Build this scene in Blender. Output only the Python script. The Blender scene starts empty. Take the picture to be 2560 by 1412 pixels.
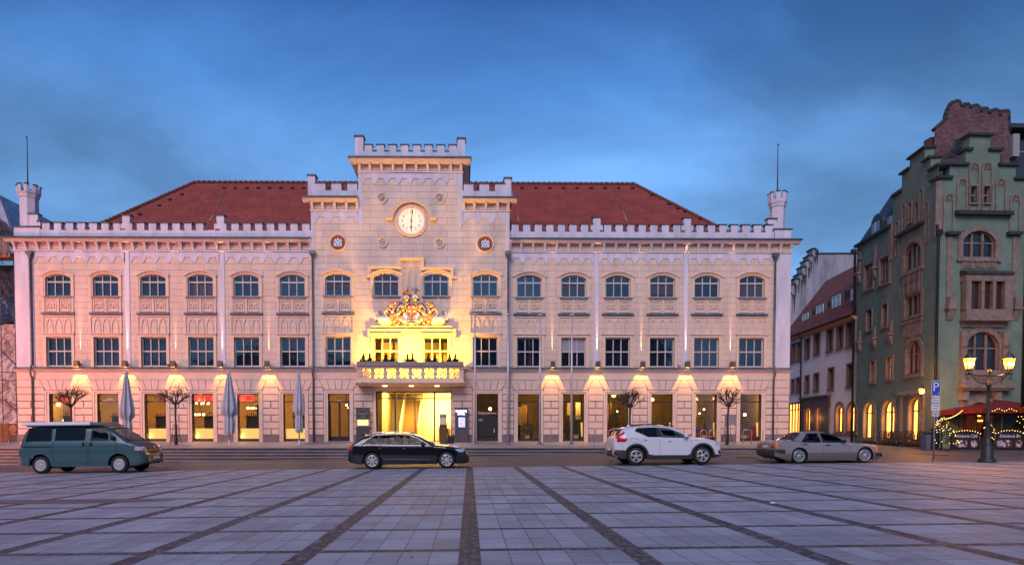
import bpy, bmesh, math, random
from mathutils import Vector, Matrix, noise
R = math.radians
S = bpy.context.scene
COL = S.collection
random.seed(7)

# ---------------------------------------------------------------- camera
EYE = 1.6; YAW = .0105; TILT = math.atan(.03); FPX = 1600.0; PCX = 1174.0
PCY = 1072 + FPX*math.tan(TILT)
cd = bpy.data.cameras.new('camera'); cam = bpy.data.objects.new('camera', cd); COL.objects.link(cam)
cam.location = (0, 0, EYE)
cam.rotation_euler = (math.pi/2 - TILT, 0, -YAW)
cd.sensor_width = 36; cd.lens = FPX/2560*36
cd.shift_x = (1280-PCX)/2560; cd.shift_y = (PCY-706)/2560
cd.clip_start = .1; cd.clip_end = 2000
S.camera = cam
# ---------------------------------------------------------------- view
S.view_settings.view_transform = 'Standard'; S.view_settings.look = 'None'
S.view_settings.exposure = 0; S.view_settings.gamma = 1
S.cycles.use_denoising = True
S.cycles.max_bounces = 6; S.cycles.diffuse_bounces = 2; S.cycles.glossy_bounces = 3
S.cycles.transparent_max_bounces = 10; S.cycles.caustics_reflective = False; S.cycles.caustics_refractive = False
S.cycles.sample_clamp_indirect = 4
# ---------------------------------------------------------------- dusk sky
w = bpy.data.worlds.new('World'); S.world = w; w.use_nodes = True
nt = w.node_tree; nt.nodes.clear()
def wn(t, **k):
    n = nt.nodes.new(t)
    for a, b in k.items(): setattr(n, a, b)
    return n
out = wn('ShaderNodeOutputWorld'); bg = wn('ShaderNodeBackground'); nt.links.new(bg.outputs[0], out.inputs[0])
tc = wn('ShaderNodeTexCoord')
sep = wn('ShaderNodeSeparateXYZ'); nt.links.new(tc.outputs['Generated'], sep.inputs[0])
ramp = wn('ShaderNodeValToRGB'); nt.links.new(sep.outputs[2], ramp.inputs[0])
cr = ramp.color_ramp
stops = [(0, (.24,.42,.68)), (.14, (.20,.42,.76)), (.25, (.18,.41,.80)), (.36, (.155,.37,.78)), (.455, (.078,.235,.60)), (.56, (.030,.105,.335)), (.75, (.03,.10,.31)), (1, (.025,.09,.28))]
while len(cr.elements) < len(stops): cr.elements.new(.5)
for e, (p, c) in zip(cr.elements, stops): e.position = p; e.color = (*c, 1)
# cloud layer: direction projected on a high sheet
add = wn('ShaderNodeMath', operation='ADD'); nt.links.new(sep.outputs[2], add.inputs[0]); add.inputs[1].default_value = .22
dx = wn('ShaderNodeMath', operation='DIVIDE'); nt.links.new(sep.outputs[0], dx.inputs[0]); nt.links.new(add.outputs[0], dx.inputs[1])
dy = wn('ShaderNodeMath', operation='DIVIDE'); nt.links.new(sep.outputs[1], dy.inputs[0]); nt.links.new(add.outputs[0], dy.inputs[1])
comb = wn('ShaderNodeCombineXYZ'); nt.links.new(dx.outputs[0], comb.inputs[0]); nt.links.new(dy.outputs[0], comb.inputs[1])
mp = wn('ShaderNodeMapping'); nt.links.new(comb.outputs[0], mp.inputs[0])
mp.inputs['Rotation'].default_value = (0, 0, R(-24)); mp.inputs['Scale'].default_value = (.8, 1.15, 1); mp.inputs['Location'].default_value = (2.1, 5.4, 0)
nz = wn('ShaderNodeTexNoise'); nt.links.new(mp.outputs[0], nz.inputs['Vector'])
nz.inputs['Scale'].default_value = 1.35; nz.inputs['Detail'].default_value = 6; nz.inputs['Roughness'].default_value = .56; nz.inputs['Distortion'].default_value = .35
cmap = wn('ShaderNodeMapRange'); nt.links.new(nz.outputs[0], cmap.inputs[0])
cmap.inputs[1].default_value = .36; cmap.inputs[2].default_value = .66; cmap.inputs[3].default_value = .76; cmap.inputs[4].default_value = 1.38
mul = wn('ShaderNodeMix', data_type='RGBA', blend_type='MULTIPLY'); mul.inputs[0].default_value = 1
x2 = wn('ShaderNodeMath', operation='MULTIPLY'); nt.links.new(sep.outputs[0], x2.inputs[0]); nt.links.new(sep.outputs[0], x2.inputs[1])
fall = wn('ShaderNodeMapRange'); nt.links.new(x2.outputs[0], fall.inputs[0]); fall.inputs[2].default_value = .42; fall.inputs[3].default_value = 1.12; fall.inputs[4].default_value = .55
cm2 = wn('ShaderNodeMath', operation='MULTIPLY'); nt.links.new(cmap.outputs[0], cm2.inputs[0]); nt.links.new(fall.outputs[0], cm2.inputs[1])
nt.links.new(ramp.outputs[0], mul.inputs[6]); nt.links.new(cm2.outputs[0], mul.inputs[7])
# physical dusk sky, the sun just above the skyline behind the photographer
sky = wn('ShaderNodeTexSky', sky_type='NISHITA'); sky.sun_disc = False
SUN_EL, SUN_AZ = R(38), R(198)
sky.sun_elevation = R(2); sky.sun_rotation = SUN_AZ
sadd = wn('ShaderNodeMix', data_type='RGBA', blend_type='ADD'); sadd.inputs[0].default_value = .0012
nt.links.new(mul.outputs[2], sadd.inputs[6]); nt.links.new(sky.outputs[0], sadd.inputs[7])
nt.links.new(sadd.outputs[2], bg.inputs[0]); bg.inputs[1].default_value = 1.0
# the afterglow: one very soft, pinkish sun
sl = bpy.data.lights.new('sun', 'SUN'); so = bpy.data.objects.new('sun', sl); COL.objects.link(so)
sl.energy = 2.1; sl.angle = R(38); sl.color = (1.0, .83, .90)
d_sun = Vector((math.sin(SUN_AZ)*math.cos(SUN_EL), math.cos(SUN_AZ)*math.cos(SUN_EL), math.sin(SUN_EL)))
so.rotation_euler = d_sun.to_track_quat('Z', 'Y').to_euler(); so.location = (0, -30, 40)

# ---------------------------------------------------------------- photo measurements -> metres
_F = Vector((math.sin(YAW)*math.cos(TILT), math.cos(YAW)*math.cos(TILT), -math.sin(TILT)))
_Rt = Vector((math.cos(YAW), -math.sin(YAW), 0)); _U = _Rt.cross(_F)
def ray(px, py): return _F + _Rt*((px-PCX)/FPX) - _U*((py-PCY)/FPX)
def on_y(px, py, Y):
    r = ray(px, py); t = Y/r.y
    return Vector((r.x*t, Y, EYE + r.z*t))
F0 = 40.0
def fx(px, py=800, Y=F0): return on_y(px, py, Y).x
def fz(py, px=1300, Y=F0): return on_y(px, py, Y).z
class Face:
    """a vertical wall plane: origin on the ground, u along the wall, outward normal towards the viewer"""
    def __init__(s, o, ang): s.o = Vector((o[0], o[1], 0)); s.a = ang; s.d = Vector((math.cos(ang), math.sin(ang), 0)); s.n = Vector((math.sin(ang), -math.cos(ang), 0))
    def uv(s, px, py):
        r = ray(px, py); e = Vector((0, 0, EYE)); t = (s.o-e).dot(s.n)/r.dot(s.n); p = e + r*t
        return (p-s.o).dot(s.d), p.z
    def pt(s, u, w, z): return s.o + s.d*u - s.n*w + Vector((0, 0, z))   # w<0: proud of the wall
    def xf(s, v): return s.pt(v[0], v[1], v[2])

def sm(t): t = max(0, min(1, t)); return t*t*(3-2*t)
def gz(X, Y):
    a = .256 - .008*min(Y, 26) + .0105*max(-60, min(60, X))
    if Y <= 26: return a
    b = .19 + .0165*max(-45, min(19, X))
    t = min(1, (Y-26)/7.)
    z = a*(1-t) + b*t
    if Y > 33: z += .0115*(Y-33)
    return z

# ---------------------------------------------------------------- materials
MATS = {}
def mat(name, col=(.5,.5,.5), rough=.8, metal=0., spec=.5, var=0., vscale=3., bump=0., bscale=20., coat=0., emit=None, estr=0., alpha=1., brick=None, axes='xz', streak=0., ior=1.5):
    if name in MATS: return MATS[name]
    m = bpy.data.materials.new(name); m.use_nodes = True; MATS[name] = m
    n = m.node_tree.nodes; L = m.node_tree.links; p = n['Principled BSDF']
    p.inputs['Base Color'].default_value = (*col, 1); p.inputs['Roughness'].default_value = rough
    p.inputs['Metallic'].default_value = metal; p.inputs['IOR'].default_value = ior; p.inputs['Specular IOR Level'].default_value = spec
    p.inputs['Coat Weight'].default_value = coat; p.inputs['Coat Roughness'].default_value = .05
    if emit: p.inputs['Emission Color'].default_value = (*emit, 1); p.inputs['Emission Strength'].default_value = estr
    c = None; t = n.new('ShaderNodeTexCoord')
    if brick or var or bump or streak:
        if brick:
            sx = n.new('ShaderNodeSeparateXYZ'); L.new(t.outputs['Object'], sx.inputs[0])
            cb = n.new('ShaderNodeCombineXYZ'); a0, a1 = {'xz': (0, 2), 'yz': (1, 2), 'xy': (0, 1)}[axes]
            L.new(sx.outputs[a0], cb.inputs[0]); L.new(sx.outputs[a1], cb.inputs[1])
            b = n.new('ShaderNodeTexBrick'); L.new(cb.outputs[0], b.inputs['Vector'])
            b.inputs['Scale'].default_value = 1
            b.inputs['Brick Width'].default_value = brick.get('w', 1.1); b.inputs['Row Height'].default_value = brick.get('h', .4)
            b.inputs['Mortar Size'].default_value = brick.get('m', .015); b.inputs['Mortar Smooth'].default_value = brick.get('ms', .1)
            b.offset = brick.get('off', .5); b.inputs['Bias'].default_value = brick.get('bias', 0)
            k1 = brick.get('k1', .94); k2 = brick.get('k2', 1.04); km = brick.get('km', .55)
            b.inputs['Color1'].default_value = (*[x*k1 for x in col], 1); b.inputs['Color2'].default_value = (*[min(1, x*k2) for x in col], 1)
            b.inputs['Mortar'].default_value = (*brick.get('mc', [x*km for x in col]), 1)
            c = b.outputs[0]
        if var or streak:
            nz = n.new('ShaderNodeTexNoise'); nz.inputs['Scale'].default_value = vscale; nz.inputs['Detail'].default_value = 6; nz.inputs['Roughness'].default_value = .6
            if streak:
                mpp = n.new('ShaderNodeMapping'); L.new(t.outputs['Object'], mpp.inputs[0]); mpp.inputs['Scale'].default_value = (1, 1, .18); L.new(mpp.outputs[0], nz.inputs['Vector'])
            else: L.new(t.outputs['Object'], nz.inputs['Vector'])
            mr = n.new('ShaderNodeMapRange'); L.new(nz.outputs[0], mr.inputs[0]); v = var or streak
            mr.inputs[1].default_value = .3; mr.inputs[2].default_value = .7; mr.inputs[3].default_value = 1-v; mr.inputs[4].default_value = 1+v*.6
            mx = n.new('ShaderNodeMix'); mx.data_type = 'RGBA'; mx.blend_type = 'MULTIPLY'; mx.inputs[0].default_value = 1
            if c: L.new(c, mx.inputs[6])
            else: mx.inputs[6].default_value = (*col, 1)
            L.new(mr.outputs[0], mx.inputs[7]); c = mx.outputs[2]
        if c: L.new(c, p.inputs['Base Color'])
        if bump or brick:
            h = None
            if bump:
                nb = n.new('ShaderNodeTexNoise'); nb.inputs['Scale'].default_value = bscale; nb.inputs['Detail'].default_value = 4; L.new(t.outputs['Object'], nb.inputs['Vector']); h = nb.outputs[0]
            bp = n.new('ShaderNodeBump'); bp.inputs['Strength'].default_value = bump or .3; bp.inputs['Distance'].default_value = .02
            if h: L.new(h, bp.inputs['Height'])
            if brick:
                b2 = n.new('ShaderNodeBump'); b2.invert = True; b2.inputs['Strength'].default_value = brick.get('b', .8); b2.inputs['Distance'].default_value = .02
                L.new(b.outputs['Fac'], b2.inputs['Height'])
                if h: L.new(b2.outputs[0], bp.inputs['Normal']); L.new(bp.outputs[0], p.inputs['Normal'])
                else: L.new(b2.outputs[0], p.inputs['Normal'])
            else: L.new(bp.outputs[0], p.inputs['Normal'])
    return m
def glassmat(name, tint=(.8,.85,.9), refl=.12, rough=.02, ior=1.5, glow=None):
    if name in MATS: return MATS[name]
    m = bpy.data.materials.new(name); m.use_nodes = True; MATS[name] = m
    n = m.node_tree.nodes; L = m.node_tree.links; n.clear()
    o = n.new('ShaderNodeOutputMaterial'); mx = n.new('ShaderNodeMixShader'); tr = n.new('ShaderNodeBsdfTransparent'); g = n.new('ShaderNodeBsdfGlossy')
    fr = n.new('ShaderNodeFresnel'); fr.inputs[0].default_value = ior
    ad = n.new('ShaderNodeMath'); ad.operation = 'ADD'; ad.inputs[1].default_value = refl; L.new(fr.outputs[0], ad.inputs[0]); ad.use_clamp = True
    tr.inputs[0].default_value = (*tint, 1); g.inputs['Roughness'].default_value = rough
    L.new(ad.outputs[0], mx.inputs[0]); L.new(tr.outputs[0], mx.inputs[1]); L.new(g.outputs[0], mx.inputs[2]); L.new(mx.outputs[0], o.inputs[0])
    if glow:
        em = n.new('ShaderNodeEmission'); em.inputs[0].default_value = (*glow[0], 1); em.inputs[1].default_value = glow[1]; ad2 = n.new('ShaderNodeAddShader')
        L.new(mx.outputs[0], ad2.inputs[0]); L.new(em.outputs[0], ad2.inputs[1]); L.new(ad2.outputs[0], o.inputs[0])
    return m

# ---------------------------------------------------------------- mesh builder
class MB:
    def __init__(s, xf=None): s.v = []; s.f = []; s.sm = []; s.mi = []; s.xf = xf; s.cur = 0
    def V(s, p):
        s.v.append(tuple(s.xf(p)) if s.xf else tuple(p)); return len(s.v)-1
    def face(s, idx, smooth=False): s.f.append(tuple(idx)); s.sm.append(smooth); s.mi.append(s.cur)
    def poly(s, pts, smooth=False): s.face([s.V(p) for p in pts], smooth)
    def box(s, x0, x1, y0, y1, z0, z1):
        i = [s.V(p) for p in ((x0,y0,z0),(x1,y0,z0),(x1,y1,z0),(x0,y1,z0),(x0,y0,z1),(x1,y0,z1),(x1,y1,z1),(x0,y1,z1))]
        for q in ((0,1,5,4),(1,2,6,5),(2,3,7,6),(3,0,4,7),(4,5,6,7),(3,2,1,0)): s.face([i[k] for k in q])
        return s
    def frustum(s, x0, x1, y0, y1, z0, z1, dx=0, dy=0):
        i = [s.V(p) for p in ((x0,y0,z0),(x1,y0,z0),(x1,y1,z0),(x0,y1,z0),(x0+dx,y0+dy,z1),(x1-dx,y0+dy,z1),(x1-dx,y1-dy,z1),(x0+dx,y1-dy,z1))]
        for q in ((0,1,5,4),(1,2,6,5),(2,3,7,6),(3,0,4,7),(4,5,6,7),(3,2,1,0)): s.face([i[k] for k in q])
    def extr(s, pts, y0, y1, back=False):
        """polygon in x,z pushed from y0 (front) to y1"""
        a = [s.V((x, y0, z)) for x, z in pts]; b = [s.V((x, y1, z)) for x, z in pts]; n = len(pts)
        s.face(a)
        if back: s.face(b[::-1])
        for k in range(n): s.face((a[k], b[k], b[(k+1) % n], a[(k+1) % n]))
    def extrz(s, pts, z0, z1):
        a = [s.V((x, y, z1)) for x, y in pts]; b = [s.V((x, y, z0)) for x, y in pts]; n = len(pts)
        s.face(a); s.face(b[::-1])
        for k in range(n): s.face((a[k], b[k], b[(k+1) % n], a[(k+1) % n]))
    def ring(s, outer, inner, y0, y1, closed=True):
        n = len(outer)
        A = [s.V((x, y0, z)) for x, z in outer]; B = [s.V((x, y0, z)) for x, z in inner]
        C = [s.V((x, y1, z)) for x, z in outer]; D = [s.V((x, y1, z)) for x, z in inner]
        for k in range(n if closed else n-1):
            j = (k+1) % n
            s.face((A[k], A[j], B[j], B[k])); s.face((A[k], C[k], C[j], A[j])); s.face((B[k], B[j], D[j], D[k]))
        if not closed:
            s.face((A[0], B[0], D[0], C[0])); s.face((A[-1], C[-1], D[-1], B[-1]))
    def prism(s, prof, x0, x1):
        """profile in (y,z) swept along x"""
        a = [s.V((x0, y, z)) for y, z in prof]; b = [s.V((x1, y, z)) for y, z in prof]; n = len(prof)
        s.face(a); s.face(b[::-1])
        for k in range(n): s.face((a[k], a[(k+1) % n], b[(k+1) % n], b[k]))
    def cyl(s, p0, p1, r0, r1=None, n=10, caps=True, smooth=True):
        if r1 is None: r1 = r0
        p0 = Vector(p0); p1 = Vector(p1); d = (p1-p0).normalized()
        a = d.orthogonal().normalized(); b = d.cross(a)
        A = [s.V(p0 + (a*math.cos(t)+b*math.sin(t))*r0) for t in [2*math.pi*k/n for k in range(n)]]
        B = [s.V(p1 + (a*math.cos(t)+b*math.sin(t))*r1) for t in [2*math.pi*k/n for k in range(n)]]
        for k in range(n): s.face((A[k], A[(k+1) % n], B[(k+1) % n], B[k]), smooth)
        if caps: s.face(A[::-1]); s.face(B)
    def tube(s, pts, r, n=8, smooth=True):
        rr = r if isinstance(r, (list, tuple)) else [r]*len(pts)
        pts = [Vector(p) for p in pts]; rings = []; a = None
        for k, p in enumerate(pts):
            d = (pts[min(k+1, len(pts)-1)]-pts[max(k-1, 0)]).normalized()
            a = d.orthogonal().normalized() if a is None else (a - d*a.dot(d)).normalized()
            b = d.cross(a)
            rings.append([s.V(p + (a*math.cos(t)+b*math.sin(t))*rr[k]) for t in [2*math.pi*j/n for j in range(n)]])
        for k in range(len(pts)-1):
            for j in range(n): s.face((rings[k][j], rings[k][(j+1) % n], rings[k+1][(j+1) % n], rings[k+1][j]), smooth)
        s.face(rings[0][::-1]); s.face(rings[-1])
    def lathe(s, prof, c=(0,0,0), n=16, axis='z', smooth=True, a0=0., a1=2*math.pi):
        c = Vector(c); full = abs(a1-a0-2*math.pi) < 1e-6; m = n if full else n+1; rings = []
        for r, h in prof:
            row = []
            for k in range(m):
                t = a0+(a1-a0)*k/n; x = r*math.cos(t); y = r*math.sin(t)
                q = (x, y, h) if axis == 'z' else ((x, h, y) if axis == 'y' else (h, x, y))
                row.append(s.V(c+Vector(q)))
            rings.append(row)
        for i in range(len(prof)-1):
            for k in range(n):
                j = (k+1) % m
                if prof[i][0] < 1e-6 and prof[i+1][0] < 1e-6: continue
                if prof[i][0] < 1e-6: s.face((rings[i][0], rings[i+1][j], rings[i+1][k]), smooth)
                elif prof[i+1][0] < 1e-6: s.face((rings[i][k], rings[i][j], rings[i+1][0]), smooth)
                else: s.face((rings[i][k], rings[i][j], rings[i+1][j], rings[i+1][k]), smooth)
    def blob(s, c, r, n=8, m=6, rot=None):
        c = Vector(c); r = Vector(r) if hasattr(r, '__len__') else Vector((r, r, r)); rings = []
        for i in range(m+1):
            ph = math.pi*i/m
            rings.append([s.V(c + ((rot @ Vector((r.x*math.sin(ph)*math.cos(2*math.pi*k/n), r.y*math.sin(ph)*math.sin(2*math.pi*k/n), r.z*math.cos(ph)))) if rot else Vector((r.x*math.sin(ph)*math.cos(2*math.pi*k/n), r.y*math.sin(ph)*math.sin(2*math.pi*k/n), r.z*math.cos(ph))))) for k in range(n)])
        for i in range(m):
            for k in range(n): s.face((rings[i][k], rings[i][(k+1) % n], rings[i+1][(k+1) % n], rings[i+1][k]), True)
    def build(s, name, m, parent=None, loc=None, local=False):
        me = bpy.data.meshes.new(name); me.from_pydata(s.v, [], s.f)
        for i, p in enumerate(me.polygons): p.use_smooth = s.sm[i]; p.material_index = s.mi[i]
        for mm in (m if isinstance(m, (list, tuple)) else [m]): me.materials.append(mm)
        b = bmesh.new(); b.from_mesh(me); bmesh.ops.remove_doubles(b, verts=b.verts, dist=1e-5)
        bmesh.ops.recalc_face_normals(b, faces=b.faces); b.to_mesh(me); b.free()
        o = bpy.data.objects.new(name, me); COL.objects.link(o)
        if loc is not None: o.location = loc
        if parent is not None:
            o.parent = parent
            if not local: o.matrix_parent_inverse = world_of(parent).inverted()
        return o
def world_of(o):
    m = Matrix.Translation(o.location) @ o.rotation_euler.to_matrix().to_4x4() @ Matrix.Diagonal((*o.scale, 1))
    if o.parent: m = world_of(o.parent) @ o.matrix_parent_inverse @ m
    return m
def tag(o, label, cat, group=None):
    o['label'] = label; o['category'] = cat
    if group: o['group'] = group
    return o
def struct(o): o['kind'] = 'structure'; return o
def thing(name, label, cat, loc=(0,0,0), rz=0, group=None):
    o = bpy.data.objects.new(name, None); COL.objects.link(o); o.location = loc; o.rotation_euler = (0, 0, rz); o.empty_display_size = .3
    return tag(o, label, cat, group)
def kids(o): return [c for c in bpy.data.objects if c.parent == o]
def dup(o, loc=None, rz=None, label=None, parent=None):
    c = o.copy(); COL.objects.link(c)
    if parent is not None: c.parent = parent
    if loc is not None: c.location = loc
    if rz is not None: c.rotation_euler = (0, 0, rz)
    if label: c['label'] = label
    for k in kids(o): dup(k, parent=c)
    return c
def text(name, s, size, m, loc, rot=(math.pi/2, 0, 0), parent=None, ext=.004, align='CENTER', shear=0, sx=1., local=False, gap=1.):
    cu = bpy.data.curves.new(name, 'FONT'); cu.body = s; cu.size = size; cu.extrude = ext; cu.align_x = align; cu.align_y = 'CENTER'; cu.shear = shear; cu.space_character = gap; cu.resolution_u = 3
    t = bpy.data.objects.new(name+'_tmp', cu); COL.objects.link(t)
    me = bpy.data.meshes.new_from_object(t); bpy.data.objects.remove(t)
    me.materials.clear(); me.materials.append(m)
    o = bpy.data.objects.new(name, me); COL.objects.link(o); o.location = loc; o.rotation_euler = rot; o.scale = (sx, 1, 1)
    if parent:
        o.parent = parent
        if not local: o.matrix_parent_inverse = world_of(parent).inverted()
    return o
def word_marks(nm, rows, m, par, y, local=True, seed=1):
    # rows of small strokes where the photograph shows writing too small to read: (x0, x1, z, height)
    rnd = random.Random(seed); b = MB()
    for (x0, x1, z, h) in rows:
        x = x0
        while x < x1-h*.3:
            w_ = h*rnd.uniform(.35, .7); b.box(x, min(x1, x+w_), y-.003, y, z-h/2*rnd.uniform(.7, 1), z+h/2*rnd.uniform(.7, 1)); x += w_+h*rnd.choice((.15, .15, .18, .5))
    return b.build(nm, m, par, local=local)
def lamp(name, kind, loc, energy, color, parent=None, rot=None, **k):
    l = bpy.data.lights.new(name, kind); l.energy = energy; l.color = color
    for a, b in k.items(): setattr(l, a, b)
    o = bpy.data.objects.new(name, l); COL.objects.link(o); o.location = loc
    if rot: o.rotation_euler = rot
    if parent: o.parent = parent
    return o
# ================================================================ ground
def sheet(name, x0, x1, y0, y1, nx, ny, m, dz=0., f=gz):
    b = MB(); ids = []
    for j in range(ny+1):
        for i in range(nx+1):
            x = x0+(x1-x0)*i/nx; y = y0+(y1-y0)*j/ny; ids.append(b.V((x, y, f(x, y)+dz)))
    for j in range(ny):
        for i in range(nx): k = j*(nx+1)+i; b.face((ids[k], ids[k+1], ids[k+nx+2], ids[k+nx+1]), True)
    return struct(b.build(name, m))
class NX:
    """small node expression helper"""
    def __init__(s, m): s.n = m.node_tree.nodes; s.L = m.node_tree.links
    def m(s, op, *a, clamp=False):
        q = s.n.new('ShaderNodeMath'); q.operation = op; q.use_clamp = clamp
        for i, x in enumerate(a):
            if isinstance(x, (int, float)): q.inputs[i].default_value = x
            else: s.L.new(x, q.inputs[i])
        return q.outputs[0]
    def mix(s, f, a, b):
        q = s.n.new('ShaderNodeMix'); q.data_type = 'RGBA'
        for k, x in ((0, f), (6, a), (7, b)):
            if isinstance(x, tuple): q.inputs[k].default_value = (*x, 1)
            elif isinstance(x, (int, float)): q.inputs[k].default_value = x
            else: s.L.new(x, q.inputs[k])
        return q.outputs[2]
    def noise(s, vec, scale, detail=3, rough=.5):
        q = s.n.new('ShaderNodeTexNoise'); q.inputs['Scale'].default_value = scale; q.inputs['Detail'].default_value = detail; q.inputs['Roughness'].default_value = rough
        s.L.new(vec, q.inputs['Vector']); return q.outputs[0]
def square_material():
    m = bpy.data.materials.new('granite_slab_paving'); m.use_nodes = True; e = NX(m); n = e.n; L = e.L; p = n['Principled BSDF']
    tc = n.new('ShaderNodeTexCoord'); mp = n.new('ShaderNodeMapping'); L.new(tc.outputs['Object'], mp.inputs[0]); mp.inputs['Rotation'].default_value = (0, 0, YAW)
    sp = n.new('ShaderNodeSeparateXYZ'); L.new(mp.outputs[0], sp.inputs[0])
    wob = e.m('MULTIPLY', e.m('SUBTRACT', e.noise(mp.outputs[0], 5.5, 3), .5), .07)
    X, Y = sp.outputs[0], sp.outputs[1]
    P, W, Q, WQ = 1.856, .235, 1.64, .15
    Xw = e.m('ADD', X, e.m('MULTIPLY', wob, .5)); Yw = e.m('ADD', Y, wob)
    fu = e.m('FRACT', e.m('ADD', e.m('DIVIDE', Xw, P), 40.5))            # 0.5 = strip centre
    du = e.m('MULTIPLY', e.m('ABSOLUTE', e.m('SUBTRACT', fu, .5)), P)
    s1 = e.m('LESS_THAN', du, W/2)
    fv = e.m('FRACT', e.m('ADD', e.m('DIVIDE', e.m('SUBTRACT', Yw, 7.4), Q), 40.5))
    dv = e.m('MULTIPLY', e.m('ABSOLUTE', e.m('SUBTRACT', fv, .5)), Q)
    s2 = e.m('LESS_THAN', dv, WQ/2)
    strip = e.m('MAXIMUM', s1, s2)
    # slabs
    fx0 = e.m('FRACT', e.m('ADD', e.m('DIVIDE', X, P), 40.5)); uu = e.m('FRACT', e.m('ADD', fx0, .5))
    sl = e.m('DIVIDE', e.m('SUBTRACT', e.m('MULTIPLY', uu, P), W/2), (P-W)/5)
    fy0 = e.m('FRACT', e.m('ADD', e.m('DIVIDE', e.m('SUBTRACT', Y, 7.4), Q), 40)); slv = e.m('DIVIDE', e.m('SUBTRACT', e.m('MULTIPLY', fy0, Q), WQ/2), (Q-WQ)/2)
    ju = e.m('ABSOLUTE', e.m('SUBTRACT', e.m('FRACT', sl), .5)); jv = e.m('ABSOLUTE', e.m('SUBTRACT', e.m('FRACT', slv), .5))
    joint = e.m('MAXIMUM', e.m('MULTIPLY', e.m('GREATER_THAN', ju, .476), .62), e.m('MULTIPLY', e.m('GREATER_THAN', jv, .487), .6))
    idx = n.new('ShaderNodeCombineXYZ')
    L.new(e.m('ADD', e.m('FLOOR', sl), e.m('MULTIPLY', e.m('FLOOR', e.m('ADD', e.m('DIVIDE', X, P), 40)), 7)), idx.inputs[0])
    L.new(e.m('ADD', e.m('FLOOR', slv), e.m('MULTIPLY', e.m('FLOOR', e.m('ADD', e.m('DIVIDE', e.m('SUBTRACT', Y, 7.4), Q), 40)), 3)), idx.inputs[1])
    wnn = n.new('ShaderNodeTexWhiteNoise'); wnn.noise_dimensions = '2D'; L.new(idx.outputs[0], wnn.inputs[0])
    grain = e.noise(mp.outputs[0], 34, 5, .8); patch = e.noise(mp.outputs[0], 1.1, 5, .65); big = e.noise(mp.outputs[0], .22, 3)
    # brushed streaks across the slabs
    mps = n.new('ShaderNodeMapping'); L.new(mp.outputs[0], mps.inputs[0]); mps.inputs['Scale'].default_value = (.7, 7, 1)
    stk = e.noise(mps.outputs[0], 2.2, 4, .6)
    k = e.m('ADD', .32, e.m('MULTIPLY', wnn.outputs[0], .24)); k = e.m('ADD', k, e.m('MULTIPLY', e.m('SUBTRACT', grain, .22), .75)); k = e.m('ADD', k, e.m('MULTIPLY', e.m('SUBTRACT', patch, .28), .75))
    k = e.m('ADD', k, e.m('MULTIPLY', e.m('SUBTRACT', big, .5), .35)); k = e.m('ADD', k, e.m('MULTIPLY', e.m('SUBTRACT', stk, .5), .6))
    slab = n.new('ShaderNodeMix'); slab.data_type = 'RGBA'; slab.blend_type = 'MULTIPLY'; slab.inputs[0].default_value = 1; slab.inputs[6].default_value = (.30, .35, .43, 1); L.new(k, slab.inputs[7])
    c = e.mix(joint, slab.outputs[2], (.035, .035, .04))
    # cobbles in the strips
    vo = n.new('ShaderNodeTexVoronoi'); vo.feature = 'DISTANCE_TO_EDGE'; vo.inputs['Scale'].default_value = 9.5; vo.inputs['Randomness'].default_value = .75; L.new(mp.outputs[0], vo.inputs['Vector'])
    vc = n.new('ShaderNodeTexVoronoi'); vc.inputs['Scale'].default_value = 9.5; vc.inputs['Randomness'].default_value = .75; L.new(mp.outputs[0], vc.inputs['Vector'])
    gap = e.m('LESS_THAN', vo.outputs[0], .085)
    sv = n.new('ShaderNodeSeparateColor'); L.new(vc.outputs['Color'], sv.inputs[0])
    ck = e.m('ADD', .35, e.m('MULTIPLY', sv.outputs[0], 1.2)); cob = n.new('ShaderNodeMix'); cob.data_type = 'RGBA'; cob.blend_type = 'MULTIPLY'; cob.inputs[0].default_value = 1; cob.inputs[6].default_value = (.085, .09, .11, 1); L.new(ck, cob.inputs[7])
    cob2 = e.mix(gap, cob.outputs[2], (.022, .02, .02))
    c = e.mix(strip, c, cob2)
    # rusty drainage channel
    ch = e.m('LESS_THAN', e.m('ABSOLUTE', e.m('SUBTRACT', e.m('SUBTRACT', Y, e.m('MULTIPLY', X, .0)), 14.02)), .055)
    c = e.mix(ch, c, (.06, .035, .03))
    L.new(c, p.inputs['Base Color'])
    h = e.m('SUBTRACT', e.m('SUBTRACT', 1, e.m('MULTIPLY', joint, .6)), e.m('MULTIPLY', strip, e.m('ADD', .2, e.m('MULTIPLY', gap, .8))))
    h = e.m('ADD', h, e.m('MULTIPLY', grain, .12))
    bp = n.new('ShaderNodeBump'); bp.inputs['Strength'].default_value = .5; bp.inputs['Distance'].default_value = .012; L.new(h, bp.inputs['Height']); L.new(bp.outputs[0], p.inputs['Normal'])
    L.new(e.m('ADD', .48, e.m('MULTIPLY', patch, .3)), p.inputs['Roughness'])
    return m
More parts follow.
